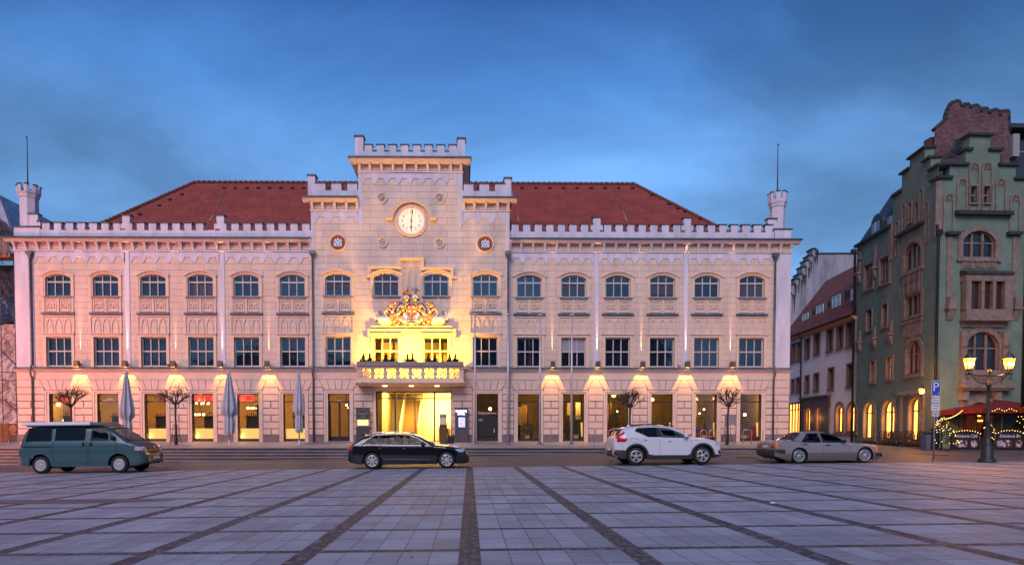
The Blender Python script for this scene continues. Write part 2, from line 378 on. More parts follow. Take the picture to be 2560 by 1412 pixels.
def cobble_material(name='street_cobbles', scale=7., col=(.12,.12,.14)):
    m = bpy.data.materials.new(name); m.use_nodes = True; e = NX(m); n = e.n; L = e.L; p = n['Principled BSDF']
    tc = n.new('ShaderNodeTexCoord'); mp = n.new('ShaderNodeMapping'); L.new(tc.outputs['Object'], mp.inputs[0]); mp.inputs['Scale'].default_value = (1, 1, 0)
    sp = n.new('ShaderNodeSeparateXYZ'); L.new(mp.outputs[0], sp.inputs[0])
    # fan (segmental arc) courses
    fan = e.m('MULTIPLY', e.m('ABSOLUTE', e.m('SINE', e.m('MULTIPLY', sp.outputs[0], 1.9))), .35)
    cb = n.new('ShaderNodeCombineXYZ'); L.new(sp.outputs[0], cb.inputs[0]); L.new(e.m('ADD', sp.outputs[1], fan), cb.inputs[1])
    vo = n.new('ShaderNodeTexVoronoi'); vo.feature = 'DISTANCE_TO_EDGE'; vo.inputs['Scale'].default_value = scale; vo.inputs['Randomness'].default_value = .5; L.new(cb.outputs[0], vo.inputs['Vector'])
    vc = n.new('ShaderNodeTexVoronoi'); vc.inputs['Scale'].default_value = scale; vc.inputs['Randomness'].default_value = .5; L.new(cb.outputs[0], vc.inputs['Vector'])
    sv = n.new('ShaderNodeSeparateColor'); L.new(vc.outputs['Color'], sv.inputs[0])
    gap = e.m('LESS_THAN', vo.outputs[0], .09); big = e.noise(mp.outputs[0], .5, 4, .6)
    k = e.m('ADD', e.m('ADD', .45, e.m('MULTIPLY', sv.outputs[0], .6)), e.m('MULTIPLY', e.m('SUBTRACT', big, .5), .9))
    cob = n.new('ShaderNodeMix'); cob.data_type = 'RGBA'; cob.blend_type = 'MULTIPLY'; cob.inputs[0].default_value = 1; cob.inputs[6].default_value = (*col, 1); L.new(k, cob.inputs[7])
    L.new(e.mix(gap, cob.outputs[2], (.03, .026, .026)), p.inputs['Base Color'])
    bp = n.new('ShaderNodeBump'); bp.inputs['Strength'].default_value = .8; bp.inputs['Distance'].default_value = .02; L.new(e.m('MINIMUM', vo.outputs[0], .25), bp.inputs['Height']); L.new(bp.outputs[0], p.inputs['Normal'])
    p.inputs['Roughness'].default_value = .6
    return m
struct(sheet('ground', -600, 600, -60, 900, 4, 4, mat('far_ground', (.08,.078,.08), .9), f=lambda x, y: -1.6))
sheet('square', -45, 60, -12, 25.9, 60, 30, square_material())
sheet('street', -60, 70, 25.9, 110, 130, 84, cobble_material())
m_riser = mat('shaded_step_riser', (.10,.09,.095), .8, var=.4, vscale=1.3, brick=dict(w=1.6, h=.5, m=.01, km=.4, b=.3, k1=.7, k2=1.2))  # darker than the treads: the risers' shade put into the colour
m_step = mat('step_granite', (.24,.225,.24), .7, var=.28, vscale=1.7, bump=.2)
# kerb line between street and square
b = MB()
for i in range(70):
    x0 = -40+i*1.2; b.prism([(25.84, gz(x0, 25.9)-.05), (25.84, gz(x0, 25.9)+.012), (25.98, gz(x0, 25.9)+.012), (25.98, gz(x0, 25.9)-.05)], x0, x0+1.19)
struct(b.build('kerb', mat('kerb_stone', (.21,.2,.21), .7, var=.3, vscale=2)))
# pale channel line in the street before the steps
b = MB()
for i in range(34):
    x0 = -28+i*1.4; b.poly([(x0, 30.0, gz(x0, 30.)+.006), (x0+1.38, 30.0, gz(x0+1.38, 30.)+.006), (x0+1.38, 30.16, gz(x0+1.38, 30.16)+.006), (x0, 30.16, gz(x0, 30.16)+.006)])
struct(b.build('gutter', m_step))
# terrace before the town hall: stacked rounded slabs make the steps
XR0, XR1 = -27.8, 21.2
def terrace_outline(y0, pad, n=8):
    r = 3.2+pad; pts = []
    cx0, cx1 = XR0+3.2-1.0, XR1-2.6; cy = y0+pad+3.2
    for k in range(n+1):
        t = math.pi + (math.pi/2)*k/n; pts.append((cx0+r*math.cos(t), cy+ r*math.sin(t)))
    r2 = 2.6+pad
    for k in range(n+1):
        t = -math.pi/2+(math.pi/2)*k/n; pts.append((cx1+r2*math.cos(t), y0+pad+2.6+r2*math.sin(t) + (r2-2.6-pad)))
    pts += [(cx1+r2, 70.), (cx0-r, 70.)]
    return pts
for k in range(6):
    pad = .36*k; y0 = 34.0-pad; zt = .62-.155*k
    r = MB(); o = terrace_outline(y0-0, 0); o = [(x + (0 if 0 else 0), y) for x, y in o]
    # offset outward
    o = [((x-pad if x < XR0+3 else (x+pad if x > XR1-2.7 else x)), y) for x, y in o]
    if k == 0: continue
    r.extrz(o, -1.2, zt)
    st = struct(r.build('step', m_riser))
    q = MB(); o2 = [(x+(.03 if x > 0 else -.03), y-.03 if y < y0+3.3 else y) for x, y in o]; q.extrz(o2, zt-.035, zt+.003); struct(q.build('step_tread', m_step))
m_terr = mat('terrace_slabs', (.27,.25,.27), .6, var=.2, vscale=.8, brick=dict(w=.9, h=.6, m=.012, km=.5, b=.3), axes='xy')
r = MB(); o = terrace_outline(34.0, 0)
a = [r.V((x, y, .62+.03*min(6, max(0, y-34)))) for x, y in o]
# ramped top built as strips so that it rises evenly to the wall
ys = [34.0]+[34+.8*i for i in range(1, 8)]+[70]
def span(y):
    xs = []
    for i in range(len(o)):
        (x0, y0), (x1, y1) = o[i], o[(i+1) % len(o)]
        if (y0-y)*(y1-y) < 0 or y0 == y: xs.append(x0 if y1 == y0 else x0+(x1-x0)*(y-y0)/(y1-y0))
    return min(xs), max(xs)
r = MB(); prev = None
for y in [34.001, 34.05, 34.15, 34.3, 34.6, 35, 35.6, 36.4, 37.2, 38.5, 40, 69.9]:
    xa, xb = span(y); z = .62+.03*min(6, y-34)
    cur = [r.V((xa+(xb-xa)*i/12, y, z)) for i in range(13)]; low = [r.V((xa+(xb-xa)*i/12, y, z-.3)) for i in range(13)]
    if prev:
        for i in range(12): r.face((prev[0][i], prev[0][i+1], cur[i+1], cur[i]))
        r.face((prev[0][0], cur[0], low[0], prev[1][0])); r.face((prev[0][-1], cur[-1], low[-1], prev[1][-1]))
    else:
        pass
    prev = (cur, low)
struct(r.build('terrace', m_terr))
r = MB(); xa, xb = span(34.001); r.box(xa, xb, 34.03, 34.3, .3, .58); struct(r.build('step', m_riser)); r = MB(); r.box(xa-.02, xb+.02, 33.97, 34.06, .575, .624); struct(r.build('step_tread', m_step))
# sprayed survey marks and litter on the slabs
mr_, mg_ = mat('red_spray', (.6,.06,.07), .7, var=.3, vscale=30), mat('green_spray', (.45,.65,.08), .7, var=.3, vscale=30)
def ground_at(px, py):
    r = ray(px, py); lo, hi = 1., 60.
    for _ in range(50):
        t = (lo+hi)/2; p = r*t
        if EYE+p.z > gz(p.x, p.y): lo = t
        else: hi = t
    return Vector((p.x, p.y, gz(p.x, p.y)))
def marks(m, segs, nm):
    b = MB()
    for (x0, y0, x1, y1, wd) in segs:
        A = ground_at(x0, y0); B = ground_at(x1, y1); n = 9
        for k in range(n):
            if random.random() < .25: continue
            P0 = A.lerp(B, k/n); P1 = A.lerp(B, (k+.9)/n); ww = wd*random.uniform(.5, 1.1); j = random.uniform(-.02, .02)
            b.poly([(P0.x, P0.y-ww+j, P0.z+.006), (P1.x, P1.y-ww+j, P1.z+.006), (P1.x, P1.y+ww+j, P1.z+.006), (P0.x, P0.y+ww+j, P0.z+.006)])
    return struct(b.build(nm, m))
marks(mr_, [(1110,1287,1155,1288,.018),(1152,1284,1156,1294,.03),(1193,1292,1198,1284,.03),(1200,1286,1238,1286,.014),(1258,1234,1300,1237,.02),(1328,1232,1355,1236,.02),(1935,1283,1998,1285,.022),(2022,1284,2062,1281,.018),(2018,1230,2090,1231,.02),(2530,1226,2560,1227,.02),(300,1249,372,1247,.02),(0,1307,28,1307,.03),(40,1306,105,1305,.02)], 'painted_marking')
marks(mg_, [(1325,1270,1400,1271,.02),(1410,1268,1478,1272,.02),(1478,1266,1482,1273,.03),(742,1278,775,1280,.02)], 'painted_marking')
b = MB(); 
for k in range(7):
    a = 2*math.pi*k/7; b.poly([(0,0,.035), (.05*math.cos(a), .03*math.sin(a), .004+.01*(k%2)), (.05*math.cos(a+.9), .03*math.sin(a+.9), .004+.01*((k+1)%2))])
o = b.build('paper_scrap', mat('white_paper', (.8,.8,.8))); o.location = ground_at(1932, 1258); tag(o, 'small white paper scrap lying on the granite slabs', 'litter')
b = MB()
for k in range(6):
    a = 2*math.pi*k/6; b.poly([(0,0,.02), (.028*math.cos(a), .02*math.sin(a), .004), (.028*math.cos(a+1.05), .02*math.sin(a+1.05), .006)])
o = b.build('candy_wrapper', mat('red_foil', (.7,.03,.05), .3)); o.location = ground_at(1029, 1393); tag(o, 'small red wrapper on the slabs near the photographer', 'litter')
# patched dark oval repair in the paving, manhole rings in the street
def disc(name, px, py, rx, ry, m, dz=.008):
    c = ground_at(px, py) if py > 1165 else None
    return c
b = MB(); cc = ground_at(170, 1254)
b.poly([(cc.x+2.1*math.cos(t)*(1+.12*math.sin(3*t)), cc.y+.34*math.sin(t), gz(cc.x+2.1*math.cos(t), cc.y+.34*math.sin(t))+.005) for t in [2*math.pi*k/28 for k in range(28)]])
struct(b.build('painted_marking', mat('old_stain', (.13,.105,.105), .8, var=.35, vscale=4)))
for (px, py, r_) in ((1862,1142,.42),(2335,1134,.4),(2345,1142,.42),(395,1152,.45)):
    b = MB(); P = on_y(px, py, 29.5); X, Y = P.x, 29.5
    Y = 29.5 + (1142-py)*.12
    b.lathe([(r_*.86, .0), (r_*.86, .012), (r_, .012), (r_, 0)], n=28); b.lathe([(0, .009), (r_*.84, .009)], n=28)
    o = b.build('manhole_cover', mat('cast_iron', (.06,.05,.05), .6, .5)); o.location = (X, Y, gz(X, Y)+.004)
    tag(o, {1862: 'round iron manhole cover between the white and the beige car', 2335: 'farther of two manhole covers behind the parking sign', 2345: 'nearer of two manhole covers behind the parking sign', 395: 'iron manhole cover in front of the teal van'}[px], 'manhole cover')
# ================================================================ town hall
m_cream = mat('cream_stucco', (.73,.565,.46), .85, streak=.16, vscale=1.6, bump=.12, bscale=60, brick=dict(w=1.45, h=.393, m=.014, km=.66, b=.6, k1=.97, k2=1.02))
m_creamc = mat('cream_stucco_centre', (.745,.60,.50), .85, streak=.16, vscale=1.4, bump=.12, bscale=60, brick=dict(w=1.9, h=.393, m=.014, km=.62, b=.6, k1=.95, k2=1.04))
m_plain = mat('cream_plain', (.725,.55,.455), .85, var=.08, vscale=2, bump=.1, bscale=60)
m_rust = mat('rusticated_stucco', (.72,.54,.455), .85, var=.10, vscale=1.6, bump=.15, bscale=50)
m_groove = mat('joint_shadow', (.30,.22,.18), .95)
m_white = mat('white_stucco', (.66,.635,.735), .85, streak=.22, vscale=1.8, bump=.1, bscale=60)
m_trim = mat('ochre_trim', (.755,.57,.43), .8, var=.07, vscale=4)
m_zinc = mat('zinc_sheet', (.16,.215,.29), .5, .5, var=.35, vscale=2.5)
m_dzinc = mat('dark_zinc_cap', (.062,.085,.10), .5, .4, var=.3, vscale=3)
m_frame = mat('grey_window_frame', (.52,.50,.49), .6)
m_pane = mat('dark_window_pane', (.010,.013,.024), .03, spec=.6, var=.6, vscale=1.2, ior=1.9, bump=.35, bscale=1.6)
m_dark = mat('dark_interior', (.015,.014,.014), .9)
m_base = mat('grey_base_stone', (.20,.17,.19), .8, var=.25, vscale=3, bump=.2)
m_tile = mat('red_roof_tiles', (.34,.062,.045), .85, var=.30, vscale=1.0, brick=dict(w=.19, h=.17, m=.022, km=.6, b=.7, k1=.84, k2=1.12), axes='xz')
m_pipe = mat('zinc_pipe', (.16,.15,.16), .45, .6, var=.3, vscale=3)
m_black = mat('black_frame', (.015,.013,.013), .5)
YW = F0                      # main wall plane
YC = F0 - .28                # centre block plane, slightly proud
hall = thing('town_hall', 'long cream and lavender town hall with battlements, red tiled roof and clock tower block', 'building', (-3.4, F0, .8))
Z = lambda py: fz(py)
zb = .8
rows2 = dict(ztop=Z(679), zs=Z(692), gt=Z(687), gs=Z(697), gb=Z(742.5))
XL, XR_ = fx(36, 620), fx(1978, 620)
Cx0, Cx1 = fx(780, 560), fx(1273, 560)       # centre block
X2 = [fx(p, 715) for p in (145,264,382.5,501,615.5,731,847,1213,1323.5,1434.5,1545,1656.5,1767.5,1880)]
XC2 = [fx(967, 715), fx(1091, 715)]
XG = [fx(p, 1040) for p in (151.5,271,389,507,621,735.5, 849.5, 1218, 1321,1433.5,1544,1654.5,1765,1876)]
WW = 1.56   # upper window opening width
WG = 1.33
def arch_pts(cx, w, zs, zt, n=10, base=None):
    """opening outline: from the left foot up over a segmental arch down to the right foot"""
    h = zt-zs; a = w/2; r = (a*a+h*h)/(2*h); zc = zt-r; t0 = math.asin(min(1, a/r)); p = []
    if base is not None: p.append((cx-a, base))
    for k in range(n+1):
        t = -t0+2*t0*k/n; p.append((cx+r*math.sin(t), zc+r*math.cos(t)))
    if base is not None: p.append((cx+a, base))
    return p
def wall_holes(b, x0, x1, z0, z1, holes, y, dep=.3):
    """front skin of a wall with rectangular holes (hx0,hx1,hz0,hz1), plus reveals"""
    xs = sorted({x0, x1, *[h[0] for h in holes], *[h[1] for h in holes]}); zs = sorted({z0, z1, *[h[2] for h in holes], *[h[3] for h in holes]})
    for i in range(len(xs)-1):
        for j in range(len(zs)-1):
            cx, cz = (xs[i]+xs[i+1])/2, (zs[j]+zs[j+1])/2
            if xs[i] < x0-1e-6 or xs[i+1] > x1+1e-6: continue
            if any(h[0] < cx < h[1] and h[2] < cz < h[3] for h in holes): continue
            b.poly([(xs[i], y, zs[j]), (xs[i+1], y, zs[j]), (xs[i+1], y, zs[j+1]), (xs[i], y, zs[j+1])])
    for h in holes:
        a, c, d, e = h[:4]
        b.poly([(a, y, d), (a, y+dep, d), (a, y+dep, e), (a, y, e)]); b.poly([(c, y, d), (c, y+dep, d), (c, y+dep, e), (c, y, e)])
        b.poly([(a, y, d), (c, y, d), (c, y+dep, d), (a, y+dep, d)]); b.poly([(a, y, e), (c, y, e), (c, y+dep, e), (a, y+dep, e)])
ZG0, ZG1 = zb+.06, Z(984.5)            # ground floor openings
Z10, Z11 = Z(916.5), Z(843.5)          # first floor
Z20, Z2s, Z2t = rows2['gb'], rows2['gs'], rows2['gt']
ZBAND = Z(924); ZCOR0, ZCOR1 = Z(631.5), Z(596)
def holes_for(xs, xgs):
    h = [(x-WW/2, x+WW/2, Z10, Z11) for x in xs] + [(x-WW/2, x+WW/2, Z20, Z2t) for x in xs]
    return h, [(x-WG/2, x+WG/2, ZG0, ZG1) for x in xgs]
wings = [(XL, Cx0, X2[:6], XG[:6]), (Cx1, XR_, X2[8:], XG[8:])]
bws = [MB(), MB()]; bg_ = MB()
for bw, (a, c, xs, xg) in zip(bws, wings):
    hu, hg = holes_for(xs, xg)
    wall_holes(bw, a, c, ZBAND, ZCOR1, hu, YW)
    wall_holes(bg_, a, c, zb-.2, ZBAND, hg, YW, .35)
hu, hg = holes_for([X2[6], X2[7]], [XG[6], XG[7]])
e0, e1, et = fx(940, 1040, YC), fx(1129, 1040, YC), Z(978.5)
hu += [(x-WW/2, x+WW/2, Z20, Z2t) for x in XC2] + [(x-WW/2-.02, x+WW/2-.02, Z10, Z11) for x in XC2]
bc = MB(); bgc = MB()
ZS = Z(484)                 # top of the shoulders
wall_holes(bc, Cx0, Cx1, ZBAND, Z(500), hu, YC)
wall_holes(bgc, Cx0, Cx1, zb-.2, ZBAND, hg+[(e0, e1, zb-.02, et)], YC, .5)
for q in (Cx0, Cx1): bc.poly([(q, YC, ZBAND), (q, YW, ZBAND), (q, YW, Z(500)), (q, YC, Z(500))]); bgc.poly([(q, YC, zb-.2), (q, YW, zb-.2), (q, YW, ZBAND), (q, YC, ZBAND)])
Tx0, Tx1 = fx(898, 470), fx(1156.5, 470)   # tower block
YT = YC - .006
bt = MB(); bt.box(Tx0, Tx1, YT, F0+4, Z(560), Z(402))
bc.box(Cx0+.01, Cx1-.01, YC+.35, F0+3.5, Z(640), Z(484))
# spandrels filling the corners above the segmental heads
for x in X2+XC2:
    y = YC if Cx0 < x < Cx1 else YW
    p = arch_pts(x, WW, Z2s, Z2t)
    mid = len(p)//2
    for seg, cxn in ((p[:mid+1], x-WW/2), (p[mid:], x+WW/2)):
        pts = [(cxn, Z2t)] + (seg if cxn < x else seg)
        (bc if y == YC else bws[int(x > 0)]).extr(pts, y-.001, y+.3)
[q.build('wall', m_cream, hall) for q in bws]; centre_wall = bc.build('centre_wall', m_creamc, hall); bt.build('tower_block', m_creamc, hall)
bg_.build('ground_floor_wall', m_groove, hall); bgc.build('ground_floor_wall', m_groove, hall)
# side and back walls, floors
b = MB(); b.box(XL+.02, XL+.4, YW+.02, F0+17, -.2, ZCOR1); b.box(XR_-.4, XR_-.02, YW+.02, F0+17, -.2, ZCOR1); b.box(XL+.02, XR_-.02, F0+17, F0+17.3, -.2, ZCOR1)
b.build('side_wall', m_white, hall)
b = MB()
for (z0, z1) in ((Z(968)+.0, Z(940)), (Z(832), Z(760)), (Z(650), Z(630))): b.box(XL+.45, XR_-.45, YW+.42, F0+10, z0, z1)
b.build('floor_slab', m_dark, hall)

# ---- rusticated ground floor: real blocks with open joints
b = MB(); bl = MB(); bs = MB(); bf = MB(); bv = MB()
GR, PR = .016, .07
def blk(x0, x1, z0, z1, y): b.frustum(x0+GR, x1-GR, 0, 0, 0, 0) if False else blk2(x0, x1, z0, z1, y)
def blk2(x0, x1, z0, z1, y):
    e = .02; f = [(x0+GR, z0+GR), (x1-GR, z0+GR), (x1-GR, z1-GR), (x0+GR, z1-GR)]; g = [(x0+GR+e, z0+GR+e), (x1-GR-e, z0+GR+e), (x1-GR-e, z1-GR-e), (x0+GR+e, z1-GR-e)]
    A = [b.V((x, y, z)) for x, z in f]; B = [b.V((x, y-PR, z)) for x, z in g]
    b.face(B)
    for k in range(4): b.face((A[k], A[(k+1) % 4], B[(k+1) % 4], B[k]))
zr = [Z(v) for v in (1086.5, 1071, 1054, 1037, 1020, 1003, 985.8, 968.5, 949.5)]   # course lines from the plinth up
SURR = .24
def pier(x0, x1, y, top=8):
    global b, bs
    b = MB(); bs = MB()
    bs.box(x0+.01, x1-.01, y-PR-.03, y, zb-.15, zr[0])
    for k in range(len(zr)-2):
        z0, z1 = zr[k], zr[k+1]
        if k >= 6: continue
        if k % 2 == 0 and x1-x0 > .9: xm = (x0+x1)/2; blk2(x0, xm, z0, z1, y); blk2(xm, x1, z0, z1, y)
        else: blk2(x0, x1, z0, z1, y)
    q = b.build('pier', m_rust, hall); bs.build('plinth', m_base, q); b = MB()
def voussoir(xl, xr, zl, xtl, xtr, zt, y):
    e = GR; A = [(xl+e, zl+e), (xr-e, zl+e), (xtr-e, zt-e), (xtl+e, zt-e)]
    bv.extr(A, y-PR, y)
def gwin(x, y, w=WG, nxt=None):
    """surround, lintel voussoirs for one ground floor opening"""
    global bl, bv
    bl = MB(); bv = MB()
    o = .2; pts_o = [(x-w/2-o, zb), (x-w/2-o, ZG1+.17), (x+w/2+o, ZG1+.17), (x+w/2+o, zb)]; pts_i = [(x-w/2, zb), (x-w/2, ZG1), (x+w/2, ZG1), (x+w/2, zb)]
    bl.ring(pts_o, pts_i, y-.05, y+.12, closed=False)
    o2 = .24; bl.ring([(x-w/2-o2, zb), (x-w/2-o2, ZG1+.22), (x+w/2+o2, ZG1+.22), (x+w/2+o2, zb)], [(x-w/2-.14, zb), (x-w/2-.14, ZG1+.12), (x+w/2+.14, ZG1+.12), (x+w/2+.14, zb)], y-.085, y-.04, closed=False)
    z0, z1 = ZG1+.24, zr[8]; n = 5; a, c = x-w/2-.22, x+w/2+.22; A, C = a-.32, c+.32
    for k in range(n):
        voussoir(a+(c-a)*k/n, a+(c-a)*(k+1)/n, z0, A+(C-A)*k/n, A+(C-A)*(k+1)/n, z1, y)
    q = bl.build('shop_window_surround', m_plain, hall); bv.build('lintel_stones', m_rust, q)
for (a, c, xs, xg) in wings:
    edges = []
    px0 = a
    for i, x in enumerate(xg):
        pier(px0 if i == 0 else px0, x-WG/2-SURR, YW); gwin(x, YW)
        # top courses between voussoirs
        px0 = x+WG/2+SURR
    pier(px0, c, YW)
    bounds = [a]+sum([[x-WG/2-.22, x+WG/2+.22] for x in xg], [])+[c]
    for i in range(0, len(bounds), 2):
        l, r_ = bounds[i], bounds[i+1]
        first, last = i == 0, i == len(bounds)-2
        # spandrel blocks narrowing upwards
        zz0, zz1, zz2 = ZG1+.24, zr[7], zr[8]
        def edge(z, side):
            t = (z-zz0)/(zz2-zz0)*.32
            return (l+(0 if first else max(0, t))) if side == 0 else (r_-(0 if last else max(0, t)))
        for (q0, q1) in ((zr[6], zz1), (zz1, zz2)):
            bf.extr([(edge(q0, 0)+GR, q0+GR), (edge(q0, 1)-GR, q0+GR), (edge(q1, 1)-GR, q1-GR), (edge(q1, 0)+GR, q1-GR)], YW-PR, YW)
    bf.box(a, c, YW-.05, YW, zr[8]+.012, ZBAND)
# centre block ground floor
for x in (XG[6], XG[7]): gwin(x, YC)
cb = [(Cx0, XG[6]-WG/2-SURR), (XG[6]+WG/2+SURR, e0-.18), (e1+.0, XG[7]-WG/2-SURR), (XG[7]+WG/2+SURR, Cx1)]
for l, r_ in cb: pier(l, r_, YC)
for (l, r_, fl, ll) in ((Cx0, XG[6]-WG/2-.22, 1, 0), (XG[6]+WG/2+.22, e0-.18, 0, 1), (e1, XG[7]-WG/2-.22, 1, 0), (XG[7]+WG/2+.22, Cx1, 0, 1)):
    for (q0, q1) in ((zr[6], zr[7]), (zr[7], zr[8])):
        t0 = max(0, (q0-ZG1-.24)/(zr[8]-ZG1-.24)*.32); t1 = (q1-ZG1-.24)/(zr[8]-ZG1-.24)*.32
        bf.extr([(l+(0 if fl else t0)+GR, q0+GR), (r_-(0 if ll else t0)-GR, q0+GR), (r_-(0 if ll else t1)-GR, q1-GR), (l+(0 if fl else t1)+GR, q1-GR)], YC-PR, YC)
bf.box(Cx0, fx(905, 940, YC), YC-.05, YC, zr[8]+.012, ZBAND); bf.box(fx(1150, 940, YC), Cx1, YC-.05, YC, zr[8]+.012, ZBAND)
bf.build('band_course', m_rust, hall)

# ---- string course with zinc cover
b = MB(); bz = MB()
def course(x0, x1, y):
    b.prism([(y+.02, Z(931)), (y-.07, Z(931)), (y-.16, Z(926.5)), (y-.22, Z(925.5)), (y-.22, Z(924)), (y+.02, Z(923))], x0, x1)
    bz.prism([(y+.02, Z(917)), (y-.235, Z(923.2)), (y-.235, Z(924.6)), (y+.02, Z(924.2))], x0-.01, x1+.01)
course(XL-.12, Cx0, YW); course(Cx1, XR_+.12, YW); course(Cx0-.05, fx(891, 925, YC), YC); course(fx(1160, 925, YC), Cx1+.05, YC)
b.build('string_course', m_plain, hall); bz.build('zinc_flashing', m_zinc, hall)

# ---- pilaster strips and the toothed white frieze
b = MB()
def strip(x0, x1, y=YW, z0=None, z1=None, p=.035): b.box(x0, x1, y-p, y+.01, ZBAND+.05 if z0 is None else z0, z1 or ZCOR0)
strip(XL, fx(86, 780)); strip(fx(1934, 780), XR_)
strip(fx(313, 800), fx(326, 800)); strip(fx(549, 780), fx(563, 780)); strip(fx(1485, 780), fx(1496, 780)); strip(fx(1708, 780), fx(1719, 780))
strip(fx(780, 780), fx(787, 780)); strip(fx(1268, 780), fx(1277, 780))
def teeth(x0, x1, n, ztop, z0, z1, z2, y, p=.035):
    """band with hanging stepped teeth: full above z0, steps at z1, tips at z2"""
    w = (x1-x0)/n
    for k in range(n):
        a = x0+k*w
        for (f0, f1, zl) in ((0, .08, z2), (.08, .16, (z1+z2)/2), (.16, .25, z1), (.25, .75, z0), (.75, .84, z1), (.84, .92, (z1+z2)/2), (.92, 1, z2)):
            b.box(a+w*f0, a+w*f1, y-p, y+.01, zl, ztop)
for (p0, p1, n) in ((86,313,7),(326,549,7),(563,782,7),(1277,1484.5,7),(1496.5,1708,7),(1719.5,1933,7)):
    teeth(fx(p0, 650), fx(p1, 650), n, ZCOR0, Z(645.5), Z(651), Z(660), YW)
b.build('white_frieze', m_white, hall)
b = MB()
# centre block: white bands and teeth
for (p0, p1, n, zt, z0, z1, z2) in ((790,897,3,Z(533),Z(547.5),Z(553),Z(562)), (1158,1263,3,Z(535),Z(549.5),Z(555),Z(564))):
    teeth(fx(p0, 550), fx(p1, 550), n, zt, z0, z1, z2, YC)
b.box(Cx0, fx(790.5, 650), YC-.035, YC+.01, Z(700)-0, Z(533)); b.box(fx(1264, 650), Cx1, YC-.035, YC+.01, Z(700), Z(535))
b.box(Cx0, fx(789, 650), YC-.034, YC+.01, ZBAND+.05, Z(700)); b.box(fx(1266, 650), Cx1, YC-.034, YC+.01, ZBAND+.05, Z(700))
teeth(fx(909, 460), fx(1145.5, 460), 8, Z(438), Z(452), Z(457), Z(466), YT)
for (p0, p1) in ((898, 909), (1145.5, 1156.5)):
    a, c = fx(p0, 500), fx(p1, 500); b.box(a, c, YT-.036, YT+.01, Z(566), Z(438)); m_ = (a+c)/2; b.box(m_-.07, m_+.07, YT-.036, YT+.01, Z(577), Z(566))
b.build('white_frieze', m_white, hall)

# ---- cornices, brackets, battlements
bc_ = MB(); bz = MB(); bp = MB(); bcap = MB(); bpan = MB()
def cornice(x0, x1, y, zc0, zc1, zc2, zc3, pitch, ends=(1, 1), out=.42):
    """zc0 lower moulding .. zc1 bracket zone .. zc2 crown moulding .. zc3 gutter"""
    o0, o1 = out*ends[0], out*ends[1]
    bc_.box(x0-.06*ends[0], x1+.06*ends[1], y-.10, y+.02, zc0, zc0+.07)
    bc_.prism([(y+.02, zc1), (y-out*.72, zc1), (y-out*.78, zc1+.05), (y-out, zc2-.02), (y-out, zc2), (y+.02, zc2)], x0-o0, x1+o1)
    bz.prism([(y+.02, zc2+.002), (y-out-.06, zc2+.002), (y-out-.06, zc2+(zc3-zc2)*.55), (y-out*.25, zc3), (y+.02, zc3)], x0-o0-.06*ends[0], x1+o1+.06*ends[1])
    n = max(1, round((x1-x0)/pitch)); p = (x1-x0)/n
    for k in range(n+1):
        x = x0+k*p
        if k == 0: x += .07
        if k == n: x -= .07
        h = zc1-zc0
        bc_.prism([(y+.01, zc0+.07), (y-.10, zc0+.09), (y-.13, zc0+h*.45), (y-out*.62, zc1-.07), (y-out*.62, zc1), (y+.01, zc1)], x-.075, x+.075)
        if k < n: bpan.ring([(x0+k*p+.12, zc0+.13), (x0+k*p+.12, zc1-.05), (x0+(k+1)*p-.12, zc1-.05), (x0+(k+1)*p-.12, zc0+.13)], [(x0+k*p+.16, zc0+.17), (x0+k*p+.16, zc1-.09), (x0+(k+1)*p-.16, zc1-.09), (x0+(k+1)*p-.16, zc0+.17)], y-.045, y+.0)
def parapet(x0, x1, y, z0, zl, zm, pitch, talls=(), ztall=0, th=.34, w=.62, ph=.5, cap=True):
    """wall with merlons; talls: x positions of the tall merlons"""
    bp.box(x0, x1, y, y+th, z0, zl)
    n = round((x1-x0)/pitch); p = (x1-x0)/n; xs = [(x0+(k+ph)*p) for k in range(n)]
    for x in xs:
        a, c = max(x0, x-p*w/2), min(x1, x+p*w/2)
        if any(abs(x-t) < p*.75 for t in talls): continue
        bp.box(a, c, y+.002, y+th-.002, zl-.01, zm); bcap.prism([(y-.05, zm+.003), (y-.05, zm+.045), (y+th/2, zm+.085), (y+th+.05, zm+.045), (y+th+.05, zm+.003)], a-.05, c+.05)
    for i in range(len(xs)-1):
        a, c = xs[i]+p*w/2, xs[i+1]-p*w/2
        bcap.box(a-.0, c+.0, y-.045, y+th+.04, zl+.003, zl+.05)
    for t in talls:
        bp.box(t-p*.32, t+p*.32, y+.003, y+th-.003, zl-.01, ztall); bcap.prism([(y-.06, ztall+.003), (y-.06, ztall+.045), (y+th/2, ztall+.09), (y+th+.06, ztall+.045), (y+th+.06, ztall+.003)], t-p*.4, t+p*.4)
        for sgn in (-1, 1):
            a, c = sorted((t+sgn*p*.32, t+sgn*p*.52)); bp.box(a, c, y+.002, y+th-.002, zl-.01, zm); bcap.box(a, c+.0, y-.05, y+th+.05, zm+.003, zm+.06)
YP = YW-.10
zt0, zt1, zt2, zt3 = ZCOR0, Z(610), Z(603.3), Z(596)
cornice(XL, Cx0, YW, zt0, zt1, zt2, zt3, .735, (1, 0)); cornice(Cx1, XR_, YW, zt0, zt1, zt2, zt3, .735, (0, 1))
ZPL, ZPM = Z(578.8), Z(562)
tl = [fx(317, 545), fx(552, 545)]; tr = [fx(1491.5, 547), fx(1717.5, 547)]
parapet(fx(102, 565), Cx0, YP, zt3-.02, ZPL, ZPM, (tl[1]-tl[0])/8, tl, Z(543)); parapet(Cx1, fx(1935, 565), YP, zt3-.02, ZPL, ZPM, (tr[1]-tr[0])/8, tr, Z(545))
